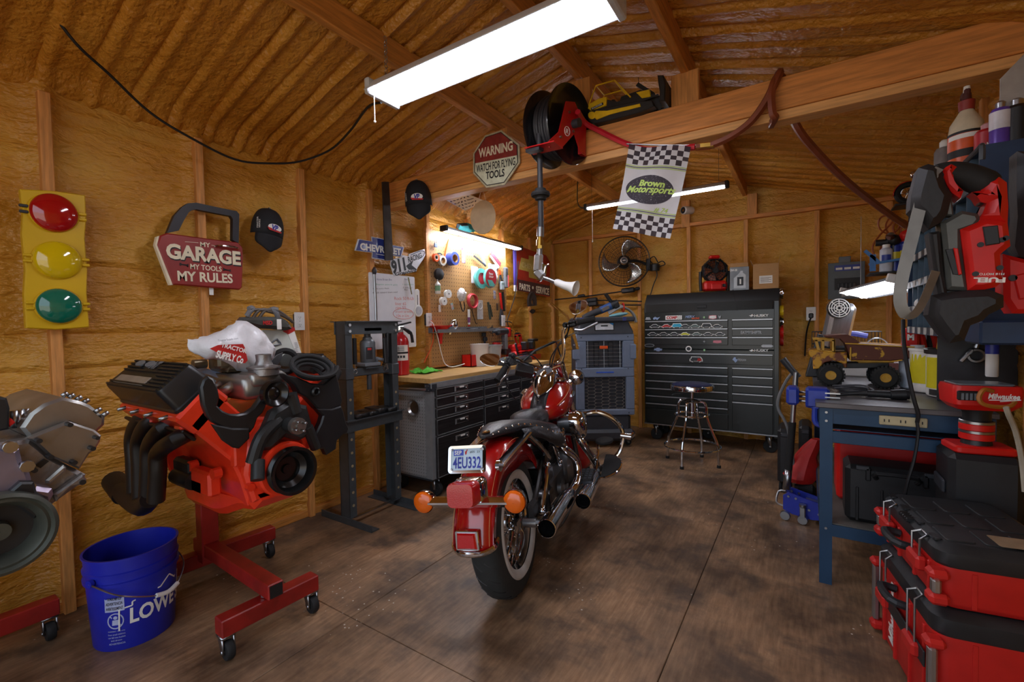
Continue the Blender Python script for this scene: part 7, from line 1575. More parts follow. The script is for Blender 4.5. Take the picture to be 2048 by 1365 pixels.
# ---- toy bulldozer on the beam
ZD=(3.413,1100,0)
def dz_(px,py,Y=BY+.02): return ony(ZD[1]+px/ZD[0],ZD[2]+py/ZD[0],Y)
w=dz_(520,860); DG=thing('toy_bulldozer','worn yellow and black toy bulldozer standing on the beam','toy',tr(w.x,w.y+.02,w.z+.01))
def dq(px,py): p=dz_(px,py)-w; return (p.x,p.z)
m_toy=mat('toy_yellow','e2b814',.42,var=.12,vs=20); m_toyk=mat('toy_black','1d1b18',.55,var=.2,vs=20)
def dprism(nm,pts,y0,y1,m,bev=.003): b=MB().at(tr(0,0,0) @ frame((0,0,0),(1,0,0),ya=(0,0,1))); b.prism([dq(*p) for p in pts],-y1,-y0,bev); return b.build(nm,m,DG)
for y0,y1 in ((-.085,-.035),(.055,.105)):
  t_=dprism('track',[(285,815),(320,790),(400,780),(620,735),(720,730),(735,770),(640,810),(450,860),(330,885),(290,860)],y0,y1,m_toyk,.004)
dprism('track_frame',[(320,830),(345,800),(420,800),(640,755),(645,775),(440,825),(350,860)],-.092,-.084,m_toy)
dprism('sprocket',[(320+26*math.cos(k*PI/8),832+26*math.sin(k*PI/8)) for k in range(16)],-.096,-.09,m_toy)
dprism('body',[(275,790),(285,745),(400,705),(470,720),(560,690),(640,655),(760,680),(700,740),(560,760),(420,790),(300,800)],-.05,.07,m_toyk)
dprism('rear_deck',[(275,770),(285,740),(345,705),(405,690),(400,750),(300,785)],-.06,.08,m_toy)
b=MB(); p=dq(340,758); b.at(frame((p[0],-.0612,p[1]),(1,0,.16),za=(0,-1,0))).box(0,0,0,.075,.014,.002); b.build('decal_band',m_ink,DG)
b=MB().at(frame((p[0],-.0625,p[1]),(1,0,.16),za=(0,-1,0))); b.text('BULLDOZER',0,0,.062,.009,0,.01); b.build('lettering',m_wht_ink,DG)
dprism('hood',[(480,700),(490,675),(620,630),(660,640),(690,690),(560,740)],-.03,.05,m_toyk); dprism('hood_side',[(600,660),(690,640),(700,690),(640,700)],-.055,-.03,m_toy)
b=MB()
for y in (-.055,.075):
  b.tube([(dq(280,750)[0],y,dq(280,750)[1]),(dq(320,640)[0],y,dq(320,640)[1]),(dq(330,615)[0],y,dq(330,615)[1]),(dq(455,580)[0],y,dq(455,580)[1]),(dq(565,695)[0],y,dq(565,695)[1])],.004,6)
b.build('roll_cage',m_toy,DG)
b=MB(); 
for a,c in ((330,615),(455,580)): q=dq(a,c); b.tube([(q[0],-.055,q[1]),(q[0],.075,q[1])],.004,6)
b.build('cage_bar',m_toy,DG); dprism('seat',[(410,740),(420,690),(440,690),(445,720),(475,715),(480,730)],-.02,.04,m_toyk)
b=MB()
for y in (-.075,.09): q0,q1=dq(470,800),dq(760,690); b.bar((q0[0],y,q0[1]),(q1[0],y,q1[1]),.012,.008)
q0,q1=dq(590,580),dq(700,650); b.bar((q0[0],0,q0[1]),(q1[0],0,q1[1]),.02,.02); b.build('push_arms',m_toyk,DG)
dprism('blade',[(760,570),(800,570),(815,620),(812,745),(770,740),(775,680),(765,620)],-.10,.12,m_toyk,.006)
MB().tube([(dq(600,570)[0],0,dq(600,570)[1]),(dq(594,530)[0],0,dq(594,530)[1])],.0015,5).build('antenna',m_toyk,DG)
# ---- checkered flag
FYY=2.44
def fq(px,py): return ony(ZR[1]+px/ZR[0],ZR[2]+py/ZR[0],FYY)
w=fq(1475,570); fl=thing('checkered_flag','white motorsports banner flag with black checkered bands hanging under the beam','flag',tr(*w))
CT=[(1245,560),(1710,590)]; CBm=[(1120,1205),(1560,1283)]
def fpt(u,v):
  a=[CT[0][i]+(CT[1][i]-CT[0][i])*u for i in (0,1)]; c=[CBm[0][i]+(CBm[1][i]-CBm[0][i])*u for i in (0,1)]
  p=fq(a[0]+(c[0]-a[0])*v,a[1]+(c[1]-a[1])*v+12*math.sin(u*5)*(1-v))-w
  return p+Vector((0,.018*math.sin(u*7+v*3),0))
b=MB(); nu,nv=55,70
vs=[fpt(i/nu,j/nv) for i in range(nu+1) for j in range(nv+1)]; b.v=vs; 
for i in range(nu):
  for j in range(nv):
    u,v=(i+.5)/nu,(j+.5)/nv; k=0
    for z0,z1,rws in ((0.,.215,4),(.785,1.,4)):
      if z0 <= v < z1:
        r=int((v-z0)/(z1-z0)*rws); c=int(u*11); k=1 if (r+c+(1 if z0 > 0 else 0)) % 2 == (0 if z0 == 0 else 1) else 0
    m_=nv+1; b.f.append((i*m_+j,i*m_+j+1,(i+1)*m_+j+1,(i+1)*m_+j)); b.mi.append(k)
m_flag=mat('flag_cloth','d6d6d8',.8,var=.03); m_flagk=mat('flag_print','37323a',.8,var=.08)
for mm in (m_flag,m_flagk):
  n_=mm.node_tree.nodes; l_=mm.node_tree.links; pb_=n_['Principled BSDF']; out_=n_['Material Output']
  t1=n_.new('ShaderNodeBsdfTranslucent'); t2=n_.new('ShaderNodeBsdfTransparent'); x1=n_.new('ShaderNodeMixShader'); x2=n_.new('ShaderNodeMixShader')
  l_.new(n_['Color Ramp'].outputs[0],t1.inputs[0]); x1.inputs[0].default_value=.3; x2.inputs[0].default_value=.07
  l_.new(pb_.outputs[0],x1.inputs[1]); l_.new(t1.outputs[0],x1.inputs[2]); l_.new(x1.outputs[0],x2.inputs[1]); l_.new(t2.outputs[0],x2.inputs[2]); l_.new(x2.outputs[0],out_.inputs[0])
o=b.build('cloth',[m_flag,m_flagk],fl,smooth=80)
def fstrip(v0,v1,m,nm):
  b=MB(); b.grid(lambda s,t: fpt(s,v0+(v1-v0)*t)+Vector((0,-.0015,0)),30,1); return b.build(nm,m,fl)
m_lime=mat('flag_lime','9db84a',.7)
for v0,v1,m in ((.228,.236,m_lime),(.243,.252,m_flagk),(.258,.266,m_lime),(.735,.743,m_lime),(.75,.759,m_flagk),(.766,.774,m_lime)): fstrip(v0,v1,m,'stripe')
b=MB(); b.grid(lambda s,t: fpt(.47+.40*t*math.cos(2*PI*s),.50+.165*t*math.sin(2*PI*s))+Vector((0,-.0015,0)),40,4,cu=True); b.build('oval_print',mat('oval_speckle','a5a0a6',.8,col2='37323a',vs=200,lo=.62,hi=.70),fl)
def ftext(t,u0,u1,vc,vh,m,bold,shear,tilt=0):
  b0=MB().text(t,0,0,1,1,0,bold,shear=shear); b=MB(); b.f=b0.f; b.mi=b0.mi
  b.v=[fpt(u0+(u1-u0)*(p.x+.5),vc-(p.y)*vh+tilt*(p.x))+Vector((0,-.003,0)) for p in b0.v]; return b.build('lettering',m,fl)
m_limel=mat('flag_lime_bright','b5cf6a',.7)
ftext('Brown',.30,.72,.43,.075,m_limel,.04,.1); ftext('Motorsports',.10,.90,.51,.105,m_limel,.03,.35,-.03); ftext('# 74',.62,.84,.71,.055,m_lime,.01,.25)
b=MB(); b.tube([fpt(0,0)+Vector((-.02,.02,.01)),fpt(.5,0)+Vector((0,.02,.012)),fpt(1,0)+Vector((.02,.02,.01))],.004,6); b.build('top_rod',m_steel,fl)
# ================================================================ RIGHT SIDE: BENCH, RACK, TOOLS
m_bb=mat('bench_blue','1f3f5c',.45,.2,var=.12,vs=6); m_steeltop=mat('bench_top_steel','5f5b5c',.4,.4,var=.2,vs=5)
BX0,BX1,BY0,BY1,BZ=.06,.64,2.565,4.15,.865
be=thing('steel_workbench','blue steel workbench with a grey top along the right wall','workbench',tr(BX0,BY0,0))
bw_,bl_=BX1-BX0,BY1-BY0
MB().box(bw_/2-.005,bl_/2,BZ-.012,bw_+.03,bl_+.03,.024,.003).build('top',m_steeltop,be)
for x,y,sx_,sy_ in ((0,0,1,1),(bw_,0,-1,1),(0,bl_,1,-1),(bw_,bl_,-1,-1)):
  b=MB(); b.box(x+sx_*.022,y+sy_*.002,(BZ-.024)/2,.05,.004,BZ-.024); b.box(x+sx_*.002,y+sy_*.022,(BZ-.024)/2,.004,.045,BZ-.024); b.build('leg',m_bb,be)
b=MB(); b.box(bw_/2,.012,.803,bw_-.05,.012,.075,.002); b.build('apron',m_bb,be)
b=MB(); b.box(bw_/2,.012,.705,bw_-.05,.02,.055,.002); b.build('drawer_rail',m_bb,be); MB().box(bw_/2,.3,.74,bw_-.06,.56,.004).build('drawer_tray',m_bb,be)
for x in (0,bw_): MB().box(x,bl_/2,.79,.012,bl_-.05,.09,.002).build('side_rail',m_bb,be)
b=MB(); b.box(bw_/2,bl_/2,.292,bw_-.01,bl_-.02,.006); b.build('lower_shelf',mat('shelf_dusty','57534d',.6,var=.2,vs=8),be); MB().box(bw_/2,.004,.262,bw_-.05,.006,.055).build('shelf_lip',m_bb,be); MB().box(.002,bl_/2,.262,.006,bl_-.05,.055).build('shelf_lip',m_bb,be)
for x,z in ((.022,.82),(.022,.78),(.022,.27)): MB().cyl((x,-.002,z),(x,-.008,z),.006,n=6).build('bolt',m_steel,be)
p=ony(1805,843,BY0); ol=MB().box(p.x-BX0,-.004,p.z,.16,.02,.04,.003).build('outlet_strip',mat('strip_beige','b9ac86',.5),be)
b=MB()
for x in (-.055,.0,.055): b.box(p.x-BX0+x-.008,-.0145,p.z,.004,.001,.012); b.box(p.x-BX0+x+.008,-.0145,p.z,.004,.001,.012); b.prism(ngon(6,.001),0,.001) if False else None
b.build('slots',m_ink,ol)
# cords at the bench
cord('hanging_bench_cable','black cord hanging from above the bench down to the outlet strip',[ony(1806,640,2.60),ony(1808,690,2.56),ony(1818,755,2.535),ony(1828,800,2.53),ony(1836,828,2.535),ony(1834,846,2.54)],.0075,m_cord,5)
cord('lower_bench_cable','black cord hanging from the outlet strip down behind the red tool boxes',[ony(1834,846,2.535),ony(1836,870,2.52),ony(1828,920,2.50),ony(1815,965,2.49),ony(1806,1010,2.49)],.006,m_cord,5)
def bt_(px,py): return onz(px,py,BZ)
# ---- toy dump truck
ZK=(6.4,1540,620); TY=3.33
def kk(px,py,Y=TY): return ony(ZK[1]+px/ZK[0],ZK[2]+py/ZK[0],Y)
w=kk(1100,1040); w.z=BZ+.002
TK=thing('toy_dump_truck','rusty yellow toy dump truck standing on the steel workbench','toy truck',tr(*w))
dzk=BZ - min(kk(765,1040).z,kk(1435,1110).z)+.002
def kq(px,py): p=kk(px,py)-w; return (p.x,p.z+dzk)
m_ty=mat('truck_yellow','c99a2c',.5,var=.2,vs=18); m_rust=mat('rusty_paint','5e3122',.7,var=.2,vs=22,col2='c99a2c',lo=.62,hi=.66); m_rust.node_tree.nodes['Color Ramp'].color_ramp.elements[0].color=lin('5e3122'); m_rust.node_tree.nodes['Color Ramp'].color_ramp.elements[1].color=lin('c99a2c')
m_rusty2=mat('rusty_yellow','6e3a22',.6,vs=26,col2='c7921f',lo=.45,hi=.55); m_toytyre=mat('toy_tyre','1d1d1c',.75,bump=.1)
KF=frame((0,0,0),(1,0,0),ya=(0,0,1))
def kprism(nm,pts,y0,y1,m,bev=.003): b=MB().at(KF); b.prism([kq(*p) for p in pts],-y1,-y0,bev); return b.build(nm,m,TK)
TW=.125
kprism('hood',[(490,640),(520,625),(800,660),(965,665),(965,840),(940,850),(905,795),(800,760),(690,785),(620,860),(550,865),(545,740),(500,690)],-TW,TW,m_rusty2,.005)
kprism('chassis',[(620,800),(1500,800),(1500,870),(960,870),(620,850)],-.06,.06,m_black)
for y0,y1 in ((-TW+.01,-TW+.016),(TW-.016,TW-.01)):
  for pts in ([(570,505),(600,505),(640,640),(600,640)],[(655,505),(690,505),(685,660),(655,660)],[(780,505),(820,505),(820,660),(780,655)],[(570,500),(820,500),(820,525),(570,525)],[(590,630),(820,645),(820,665),(590,655)]): kprism('window_post',pts,y0,y1,m_ty,.001)
kprism('cab_roof',[(540,490),(795,490),(820,503),(545,505)],-TW,TW,m_ty,.002); kprism('cab_back',[(800,500),(822,500),(822,665),(800,665)],-TW+.01,TW-.01,m_ty,.002)
bd_=kprism('dump_bed',[(940,550),(1790,610),(1860,680),(1880,740),(1730,745),(1630,765),(1500,775),(1010,765),(995,700),(965,600)],-TW,TW,m_rust,.006)
for y in (-TW-.004,TW+.004):
  b=MB(); b.tube([(kq(940,552)[0],y,kq(940,552)[1]),(kq(1100,560)[0],y,kq(1100,560)[1]),(kq(1790,605)[0],y,kq(1790,605)[1])],.004,6); b.tube([(kq(1010,600)[0],y,kq(1010,600)[1]),(kq(1005,760)[0],y,kq(1005,760)[1])],.004,6); b.tube([(kq(1010,765)[0],y,kq(1010,765)[1]),(kq(1500,778)[0],y,kq(1500,778)[1]),(kq(1640,762)[0],y,kq(1640,762)[1])],.003,6); b.build('bed_rim',m_ty,bd_)
kprism('bed_tip',[(1780,610),(1850,640),(1885,720),(1860,745),(1800,735),(1790,680)],-TW-.003,TW+.003,m_rusty2,.004)
kprism('cab_guard',[(680,455),(970,440),(1010,460),(1130,545),(1100,552),(935,552),(880,495),(700,475)],-TW,TW,m_rust,.003)
kprism('bed_support',[(1090,770),(1560,775),(1560,805),(1120,805)],-.07,.07,m_ty)
for cx,cy,r in ((765,900,172),(1435,935,180)):
  c=kq(cx,cy); R_=(kq(cx+r,cy)[0]-c[0]); 
  for s in (-1,1):
    y=s*(TW-.02)
    cz=R_-w.z*0+(BZ+.002-w.z)+.0
    M_=tr(c[0],y,max(R_*.97,c[1]*0+R_*.97)) @ rx(90)
    b=MB().at(M_); b.lathe([(R_*.38,-.035),(R_*.8,-.035),(R_*.95,-.028),(R_*.97,0),(R_*.95,.028),(R_*.8,.035),(R_*.38,.035)],32)
    for k in range(22): a=2*PI*k/22; b.bar((R_*.9*math.cos(a),R_*.9*math.sin(a),-.03),(R_*.98*math.cos(a+.1),R_*.98*math.sin(a+.1),.03),.010,.014)
    t_=b.build('tire',m_toytyre,TK)
    b=MB().at(M_); b.lathe([(R_*.38,-.036),(R_*.40,-.036),(R_*.40,.036),(R_*.38,.036),(R_*.36,.03),(.001,.028)],24)
    for k in range(6): a=2*PI*k/6; b.cyl((R_*.22*math.cos(a),R_*.22*math.sin(a),.02*1),(R_*.22*math.cos(a),R_*.22*math.sin(a),.033),R_*.06,n=8)
    b.lathe([(R_*.38,-.03),(.001,-.03)],24)
    b.build('wheel_hub',m_ty,t_)
# ---- trouble light with its cord
f0,f1=bt_(1735,799),bt_(1812,799)
TL0=Vector(((f0.x+f1.x)/2,2.80,BZ)); a0=ony(1672,797,2.80); a1=ony(1735,797,2.80); a2=ony(1812,797,2.80)
g=thing('trouble_light','black handled trouble light lying at the front of the steel workbench','work light',tr(a1.x,2.80,BZ+.022))
L_=a2.x-a1.x; b=MB(); b.tube([(0,0,0),(L_*.6,0,0),(L_*.62,0,0),(L_,0,.004)],[.016,.018,.024,.026],14); b.build('handle',m_blk_plastic,g); MB().cyl((L_-.004,0,.004),(L_+.012,0,.004),.022,n=14).build('end_cap',m_blk_rub,g); MB().tube([(0,0,0),(-.05,0,-.004),(a0.x-a1.x,.0,-.016)],[.013,.009,.005],8,4).build('strain_relief',m_black,g)
b=MB(); P=[]
for k in range(44): a=2*PI*k/11; r=.055+.012*math.sin(k*.7); P.append((-.05+r*1.3*math.cos(a),.05+r*.7*math.sin(a),-.012+.010*(k//11)+.012*abs(math.sin(a*.5+k*.3))))
b.tube(P,.0045,6,2); b.build('cord',mat('cord_grey','3b3b40',.5),g)
g=thing('wood_shavings','scatter of pale shavings on the bench behind the blue vise','shavings',tr(.14,2.95,BZ)); tag(g,None,None,None,'stuff'); b=MB(); rr=random.Random(3)
for k in range(60): x,y,a=rr.gauss(0,.05),rr.gauss(0,.07),rr.random()*6; b.bar((x,y,.003),(x+.016*math.cos(a),y+.016*math.sin(a),.005),.004,.001)
b.build('flakes',mat('shavings_pale','b8b0a2',.7),g)
# ---- containers
def container(name,label,px,py,Y,prof,m,cat,z=BZ,n=28):
  p=ony(px,py,Y); g=thing(name,label,cat,tr(p.x,Y,z)); MB().lathe(prof,n).build('shell',m,g); return g
WX=ony(1908,800,3.0)
g=container('wipes_bucket','white bucket of wipes with a yellow label and black lid on the bench',1908,800,3.0,[(.001,.004),(.098,.004),(.102,.01),(.104,.21),(.001,.21)],mat('bucket_white','d9d8d2',.4),'bucket')
MB().lathe([(.104,.21),(.111,.212),(.112,.232),(.106,.236),(.001,.232)],32).build('lid',m_black,g)
av=math.atan2(-3.0,-WX.x)
yl=patch(av-1.25,av+1.25,.045,.195,.1035,mat('wipes_yellow','cfc31d',.4,var=.05),'label_band',g)
bent_text(yl,'lettering',m_ink,[('THOUSANDS OF USES',.35,.155,.115,.011,.03),('THE HEAVY DUTY CLEANER OF',.3,.168,.13,.008,0),('grease      adhesive      ink',.42,.135,.10,.007,0),('tar      paint      lubricants',.42,.115,.10,.007,0)],.1052,av)
for z in (.135,.105,.075): patch(av-.25,av-.12,z-.008,z+.008,.1046,m_grey,'icon',yl)
patch(av-1.0,av-.6,.012,.04,.104,m_ink,'barcode',g)
g=container('yellow_tub','second white tub with a yellow label behind the wipes bucket',1866,795,3.16,[(.001,.004),(.088,.004),(.092,.01),(.095,.215),(.10,.217),(.10,.228),(.001,.228)],mat('bucket_white','d9d8d2',.4),'bucket'); patch(av-1.25,av+1.25,.05,.20,.0938,_M['wipes_yellow'],'label_band',g)
g=container('plastic_jug','translucent white plastic jug with a cap left of the tubs on the bench',1834,795,3.28,[(.001,.004),(.07,.004),(.078,.012),(.078,.15),(.05,.19),(.028,.20),(.026,.215),(.001,.215)],mat('milky_jug','b9c3cf',.3,var=.04),'jug'); MB().lathe([(.03,.215),(.031,.24),(.001,.242)],20).build('cap',mat('cap_pale','c9ccce',.4),g)
w=bt_(1797,775); g=thing('boxed_parts','small grey speckled box with a barcode behind the toy truck rear wheel','box',tr(.46,3.62,BZ)); MB().box(0,0,.06,.12,.10,.12,.003).build('box',mat('box_speckle','9a9a9a',.6,var=.25,vs=200),g); b=MB()
for k in range(9): b.box(-.03+.0075*k,-.051,.035,.003+.002*(k % 2),.001,.04)
b.build('barcode',m_ink,g)
g=thing('papers_stack','low white plastic tray at the back of the bench behind the toy truck','tray',tr(.53,3.70,BZ)); MB().box(0,0,.10,.20,.16,.20,.006).build('tray',m_white,g)
# red tool with prongs
w=ony(1842,775,3.30); g=thing('press_tool','red and black cordless tool standing upright on the bench under the parts rack','power tool',tr(w.x,3.42,BZ)); 
b=MB(); b.box(-.03,0,.20,.07,.10,.26,.012); b.box(-.02,0,.04,.08,.11,.08,.012); b.build('body',m_red,g)
for x in (.02,.07): b=MB(); b.tube([(x-.02,0,.33),(x,0,.27),(x+.01,0,.19),(x,0,.12)],.018,8,3,flat=1.6); b.build('prong',m_red,g)
MB().box(.08,.02,.2,.08,.08,.22,.012).build('rear_body',m_black,g); MB().at(tr(-.035,-.0505,.28) @ BW).text('M',0,0,.03,.035,.0,.06).build('lettering',m_wht_ink,g); MB().box(-.035,-.0505,.20,.05,.003,.035).build('display',m_ink,g)
# sign, board and marker at the back of the bench
w=ony(1922,708,2.98); g=thing('yellow_sign','yellow warning plate reading PRESENT hanging below the rack','sign',tr(w.x,w.y,w.z) @ BW @ rz(-6)); MB().prism(rrect(-.09,-.05,.09,.05,.004),-.002,.002).build('plate',mat('sign_yellow','d0a51e',.5),g); MB().text('PRESENT',0,0,.14,.045,.002,.03).build('lettering',m_ink,g)
w=ony(1980,745,2.78); g=thing('sheet_metal_board','dark grey metal panel standing at the right end of the bench','panel',tr(w.x,2.84,BZ) @ BW); MB().prism(rrect(-.16,0,.10,.30,.006),-.006,.006,.002).build('panel',mat('panel_dark','3a3c40',.4,.3),g)
w=ony(1984,725,2.66); g=thing('marker_bottle','white caulk tube with a blue cap hung on the grey panel','tube',tr(w.x,w.y,w.z)); MB().lathe([(.001,-.06),(.018,-.06),(.02,-.055),(.02,.05),(.012,.055),(.001,.055)],16).build('tube',m_white,g); MB().lathe([(.021,.035),(.022,.085),(.001,.085)],16).build('cap',m_blue,g)
w=ony(1952,712,2.80); g=thing('grip_clamp','silver spring clamp hanging beside the yellow sign','clamp',tr(*w)); b=MB(); b.torus((0,0,.0),(0,1,0),.026,.008,20,6); b.tube([(0,0,.035),(.01,0,.08)],.008,8); b.bar((-.01,0,.03),(-.05,0,-.03),.02,.014,b=.004); b.build('body',m_steel,g)
# ---- red work light standing at the end of the bench on a black case
w=ony(1948,812,2.05); LWX=w
g=thing('tall_black_case','tall black equipment case standing against the right wall by the bench end','case',tr(.555,2.42,0)); b=MB(); b.box(0,0,.37,.20,.22,.74,.02); b.build('shell',m_blk_plastic,g); b=MB(); b.box(-.105,0,.60,.012,.14,.05,.005); b.build('latch',m_dkgrey,g)
wl_=thing('red_work_light','red cordless area light with white script on the front, standing at the bench end','work light',tr(.548,2.40,.742) @ rz(8) @ sc(1.0,1,1.02))
b=MB(); b.loft([[(p[0],p[1],z) for p in rrect(-.085*k,-.07*k,.095*k,.07*k,.02)] for k,z in ((.95,.0),(1,.005),(1,.02),(.92,.026))]); b.build('base',m_red,wl_)
b=MB(); b.lathe([(.045,.026),(.04,.05),(.04,.14),(.05,.165)],20); b.build('neck',m_black,wl_)
for z in (.06,.095): MB().lathe([(.047,z-.016),(.05,z-.014),(.05,z+.006),(.047,z+.008)],24).build('red_ring',m_red,wl_); MB().lathe([(.047,z+.008),(.05,z+.009),(.05,z+.018),(.045,z+.02)],24).build('steel_ring',m_steel,wl_)
b=MB(); b.loft([[(p[0],p[1],z) for p in rrect(-.09*k,-.075*k,.10*k,.075*k,.02)] for k,z in ((.8,.16),(1,.18),(1.04,.235),(1.0,.25))]); hd2=b.build('head',m_red,wl_)
MB().at(tr(0,0,.25)).prism(rrect(-.08,-.06,.085,.06,.015),0,.006,.002).build('lens',mat('lens_grey','6d7378',.25,var=.1),hd2)
MB().box(-.055,-.077,.215,.06,.012,.035,.004).build('vent_recess',m_black,hd2)
for k in range(4): MB().box(-.072+.012*k,-.085,.212,.007,.002,.024).build('vent_slat',m_grey,hd2)
b=MB().at(tr(.042,-.0785,.212) @ BW); b.text('Milwaukee',0,.004,.085,.02,.001,.03,shear=.25); b.bar((-.04,-.010,.0012),(.02,-.008,.0012),.003,.0006); b.bar((-.01,-.014,.0012),(.045,-.006,.0012),.003,.0006); b.build('lettering',m_wht_ink,hd2)
cord('orange_rope','orange cord looped over the red work light',[ony(1985,783,2.31),ony(1968,780,2.29),ony(1958,795,2.28),ony(1965,808,2.28),ony(1990,814,2.29),ony(2020,813,2.31),ony(2034,800,2.36),ony(2046,793,2.44)],.0075,mat('cord_orange','a8661e',.5),6)
cord('pale_power_cable','pale cord hanging down the right wall stud by the red work light',[ony(2012,815,2.05),ony(2018,832,2.06),ony(2030,860,2.1),ony(2040,900,2.12),ony(2046,940,2.13),ony(2050,985,2.12)],.0075,mat('cord_pale','9f9684',.6),6)
w=ony(1968,985,2.42); g=thing('red_drill','red cordless tool hanging low at the right end under the bench','power tool',tr(w.x,2.42,w.z-.02) @ sc(.8,.8,.9)); b=MB(); b.loft([[(p[0],p[1],z) for p in rrect(-.045*k,-.05*k,.045*k,.05*k,.015)] for k,z in ((1,-.14),(1,.05),(.7,.10))]); b.build('body',m_red,g); MB().box(.02,-.045,.0,.05,.02,.06,.006).build('trigger',m_black,g)
# ---- under the bench
g=thing('black_tool_case','large black plastic tool case on the lower bench shelf','case',tr(.345,2.74,.296)); b=MB(); b.box(0,0,.135,.37,.20,.27,.02); b.build('shell',m_blk_plastic,g); b=MB()
for s in (-1,1): b.box(s*.10,-.1,.235,.02,.02,.06,.004)
b.tube([(-.07,-.105,.22),(-.07,-.125,.25),(.07,-.125,.25),(.07,-.105,.22)],.010,8,2); b.build('handle',m_black,g)
for s in (-1,1): MB().box(s*.12,-.104,.262,.05,.012,.02,.003).build('latch',m_dkgrey,g)
for k in range(4): MB().box(-.14+.09*k,-.1,.09,.012,.012,.16,.003).build('rib',m_blk_plastic,g)
g=thing('red_tool_case','long red metal case lying behind the black tool case under the bench','case',tr(.37,3.05,.296)); MB().box(0,0,.19,.46,.25,.37,.015).build('shell',m_red,g); MB().box(.02,-.128,.33,.20,.012,.04,.004).build('handle_recess',m_black,g)
g=thing('red_bag','crumpled red cloth bag beside the blue bench leg','bag',tr(.0,3.56,0)); b=MB(); b.loft([[(.085*k*math.cos(2*PI*j/14)*(1+.5*mn.noise(Vector((j*.9,z*9,1))))+sh,.10*k*math.sin(2*PI*j/14)*(1+.3*mn.noise(Vector((j*.7,z*7,5)))),z) for j in range(14)] for k,z,sh in ((.9,.18,-.03),(1.05,.21,-.03),(.95,.27,-.02),(.7,.35,.01),(.5,.42,.04),(.3,.47,.06))]); b.build('bag_body',mat('bag_red','b21b18',.55,var=.1,bump=.4,bs=14),g,smooth=25); MB().box(.0,0,.09,.12,.16,.18,.02).build('contents',m_black,g)
for i,(x,y,h,w_,ml,lb) in enumerate(((-.12,3.92,.40,.10,m_blk_plastic,'narrow black case standing on the floor behind the jack handle'),(-.0,3.90,.44,.08,m_blk_plastic,'taller black case standing between the jack and the bench leg'))):
  g=thing('black_case',lb,'case',tr(x,y,0)); MB().box(0,0,h/2+.07,w_,.30,h,.02).build('shell',ml,g); MB().box(0,-.152,h+.03,w_*.6,.02,.03,.006).build('handle',m_dkgrey,g)
  if i: MB().at(tr(.025,-.151,.33) @ BW @ rz(90)).text('Power',0,0,.10,.02,.001,.02).build('lettering',m_wht_ink,g)
  for s in (-1,1): MB().at(tr(s*w_*.3,-.1,.035) @ ry(90)).lathe([(.001,-.012),(.03,-.012),(.035,0),(.03,.012),(.001,.012)],16).build('wheel',m_blk_rub,g)
# ---- blue floor jack
fj=thing('floor_jack','blue floor jack with a long silver and black handle standing by the bench leg','floor jack',tr(-.02,3.34,0) @ rz(-8))
m_jb=mat('jack_blue','22309a',.35,var=.05)
for s in (-1,1):
  b=MB().at(frame((0,s*.055,0),(1,0,0),za=(0,-1,0))); b.prism([(-.09,.06),(-.09,.15),(-.06,.175),(.0,.16),(.16,.13),(.20,.05),(.06,.03),(-.04,.04)],-.004,.004,.001); sp_=b.build('side_plate',m_jb,fj)
  for x,z in ((-.06,.15),(-.02,.145),(.05,.09),(.10,.075),(.14,.06),(.13,.11)): MB().cyl((x,s*.055-.005,z),(x,s*.055-.012,z),.007,n=8).build('bolt',m_steel,sp_)
MB().at(frame((0,0,0),(1,0,0),za=(0,-1,0))).prism([(.0,.06),(.16,.06),(.18,.12),(.02,.13)],-.05,.05,.004).build('lift_arm',m_steel,fj)
for x,y in ((-.075,-.075),(.02,-.085)):
  MB().at(tr(x,y,.03) @ rx(90)).lathe([(.001,-.014),(.026,-.014),(.03,0),(.026,.014),(.001,.014)],16).build('wheel',m_steel,fj)
b=MB(); b.bar((.02,-.085,.04),(.02,-.085,.11),.03,.03,b=.004); b.cyl((.02,-.085,.11),(.02,-.085,.125),.02,n=12); b.build('caster_fork',m_steel,fj)
h0=ony(1573,978,3.36); h1=ony(1577,940,3.36); h2=ony(1585,845,3.36); h3=ony(1592,745,3.36); IV=fj.matrix_world.inverted()
MB().tube([IV @ h0,IV @ h1],.022,10).build('handle_socket',m_steel,fj); MB().tube([IV @ h1,IV @ h2],.021,14).build('foam_sleeve',m_blk_rub,fj); MB().tube([IV @ h2,IV @ h3],.015,14).build('handle_tube',m_alu,fj)
MB().tube([(-.09,.03,.15),(-.13,.03,.14),(-.13,-.04,.09),(-.09,-.05,.08)],.006,8,3).build('carry_handle',m_alu,fj)
w=ony(1590,740,3.50); g=thing('grey_hose_wand','grey vacuum hose with a black wand end behind the jack handle','hose',tr(*w)); b=MB(); b.tube([(-.07,.0,.07),(-.02,0,.0),(.02,.0,-.05)],[.022,.02,.02],12); b.build('wand',m_dkgrey,g); b=MB(); b.tube([(.0,.0,-.0),(-.06,.02,-.10),(-.10,.02,-.25),(-.04,.02,-.40),(.0,.02,-.7),(.02,.02,-w.z+.012)],.010,8,5); b.build('hose',mat('hose_grey2','6d6f70',.5),g)
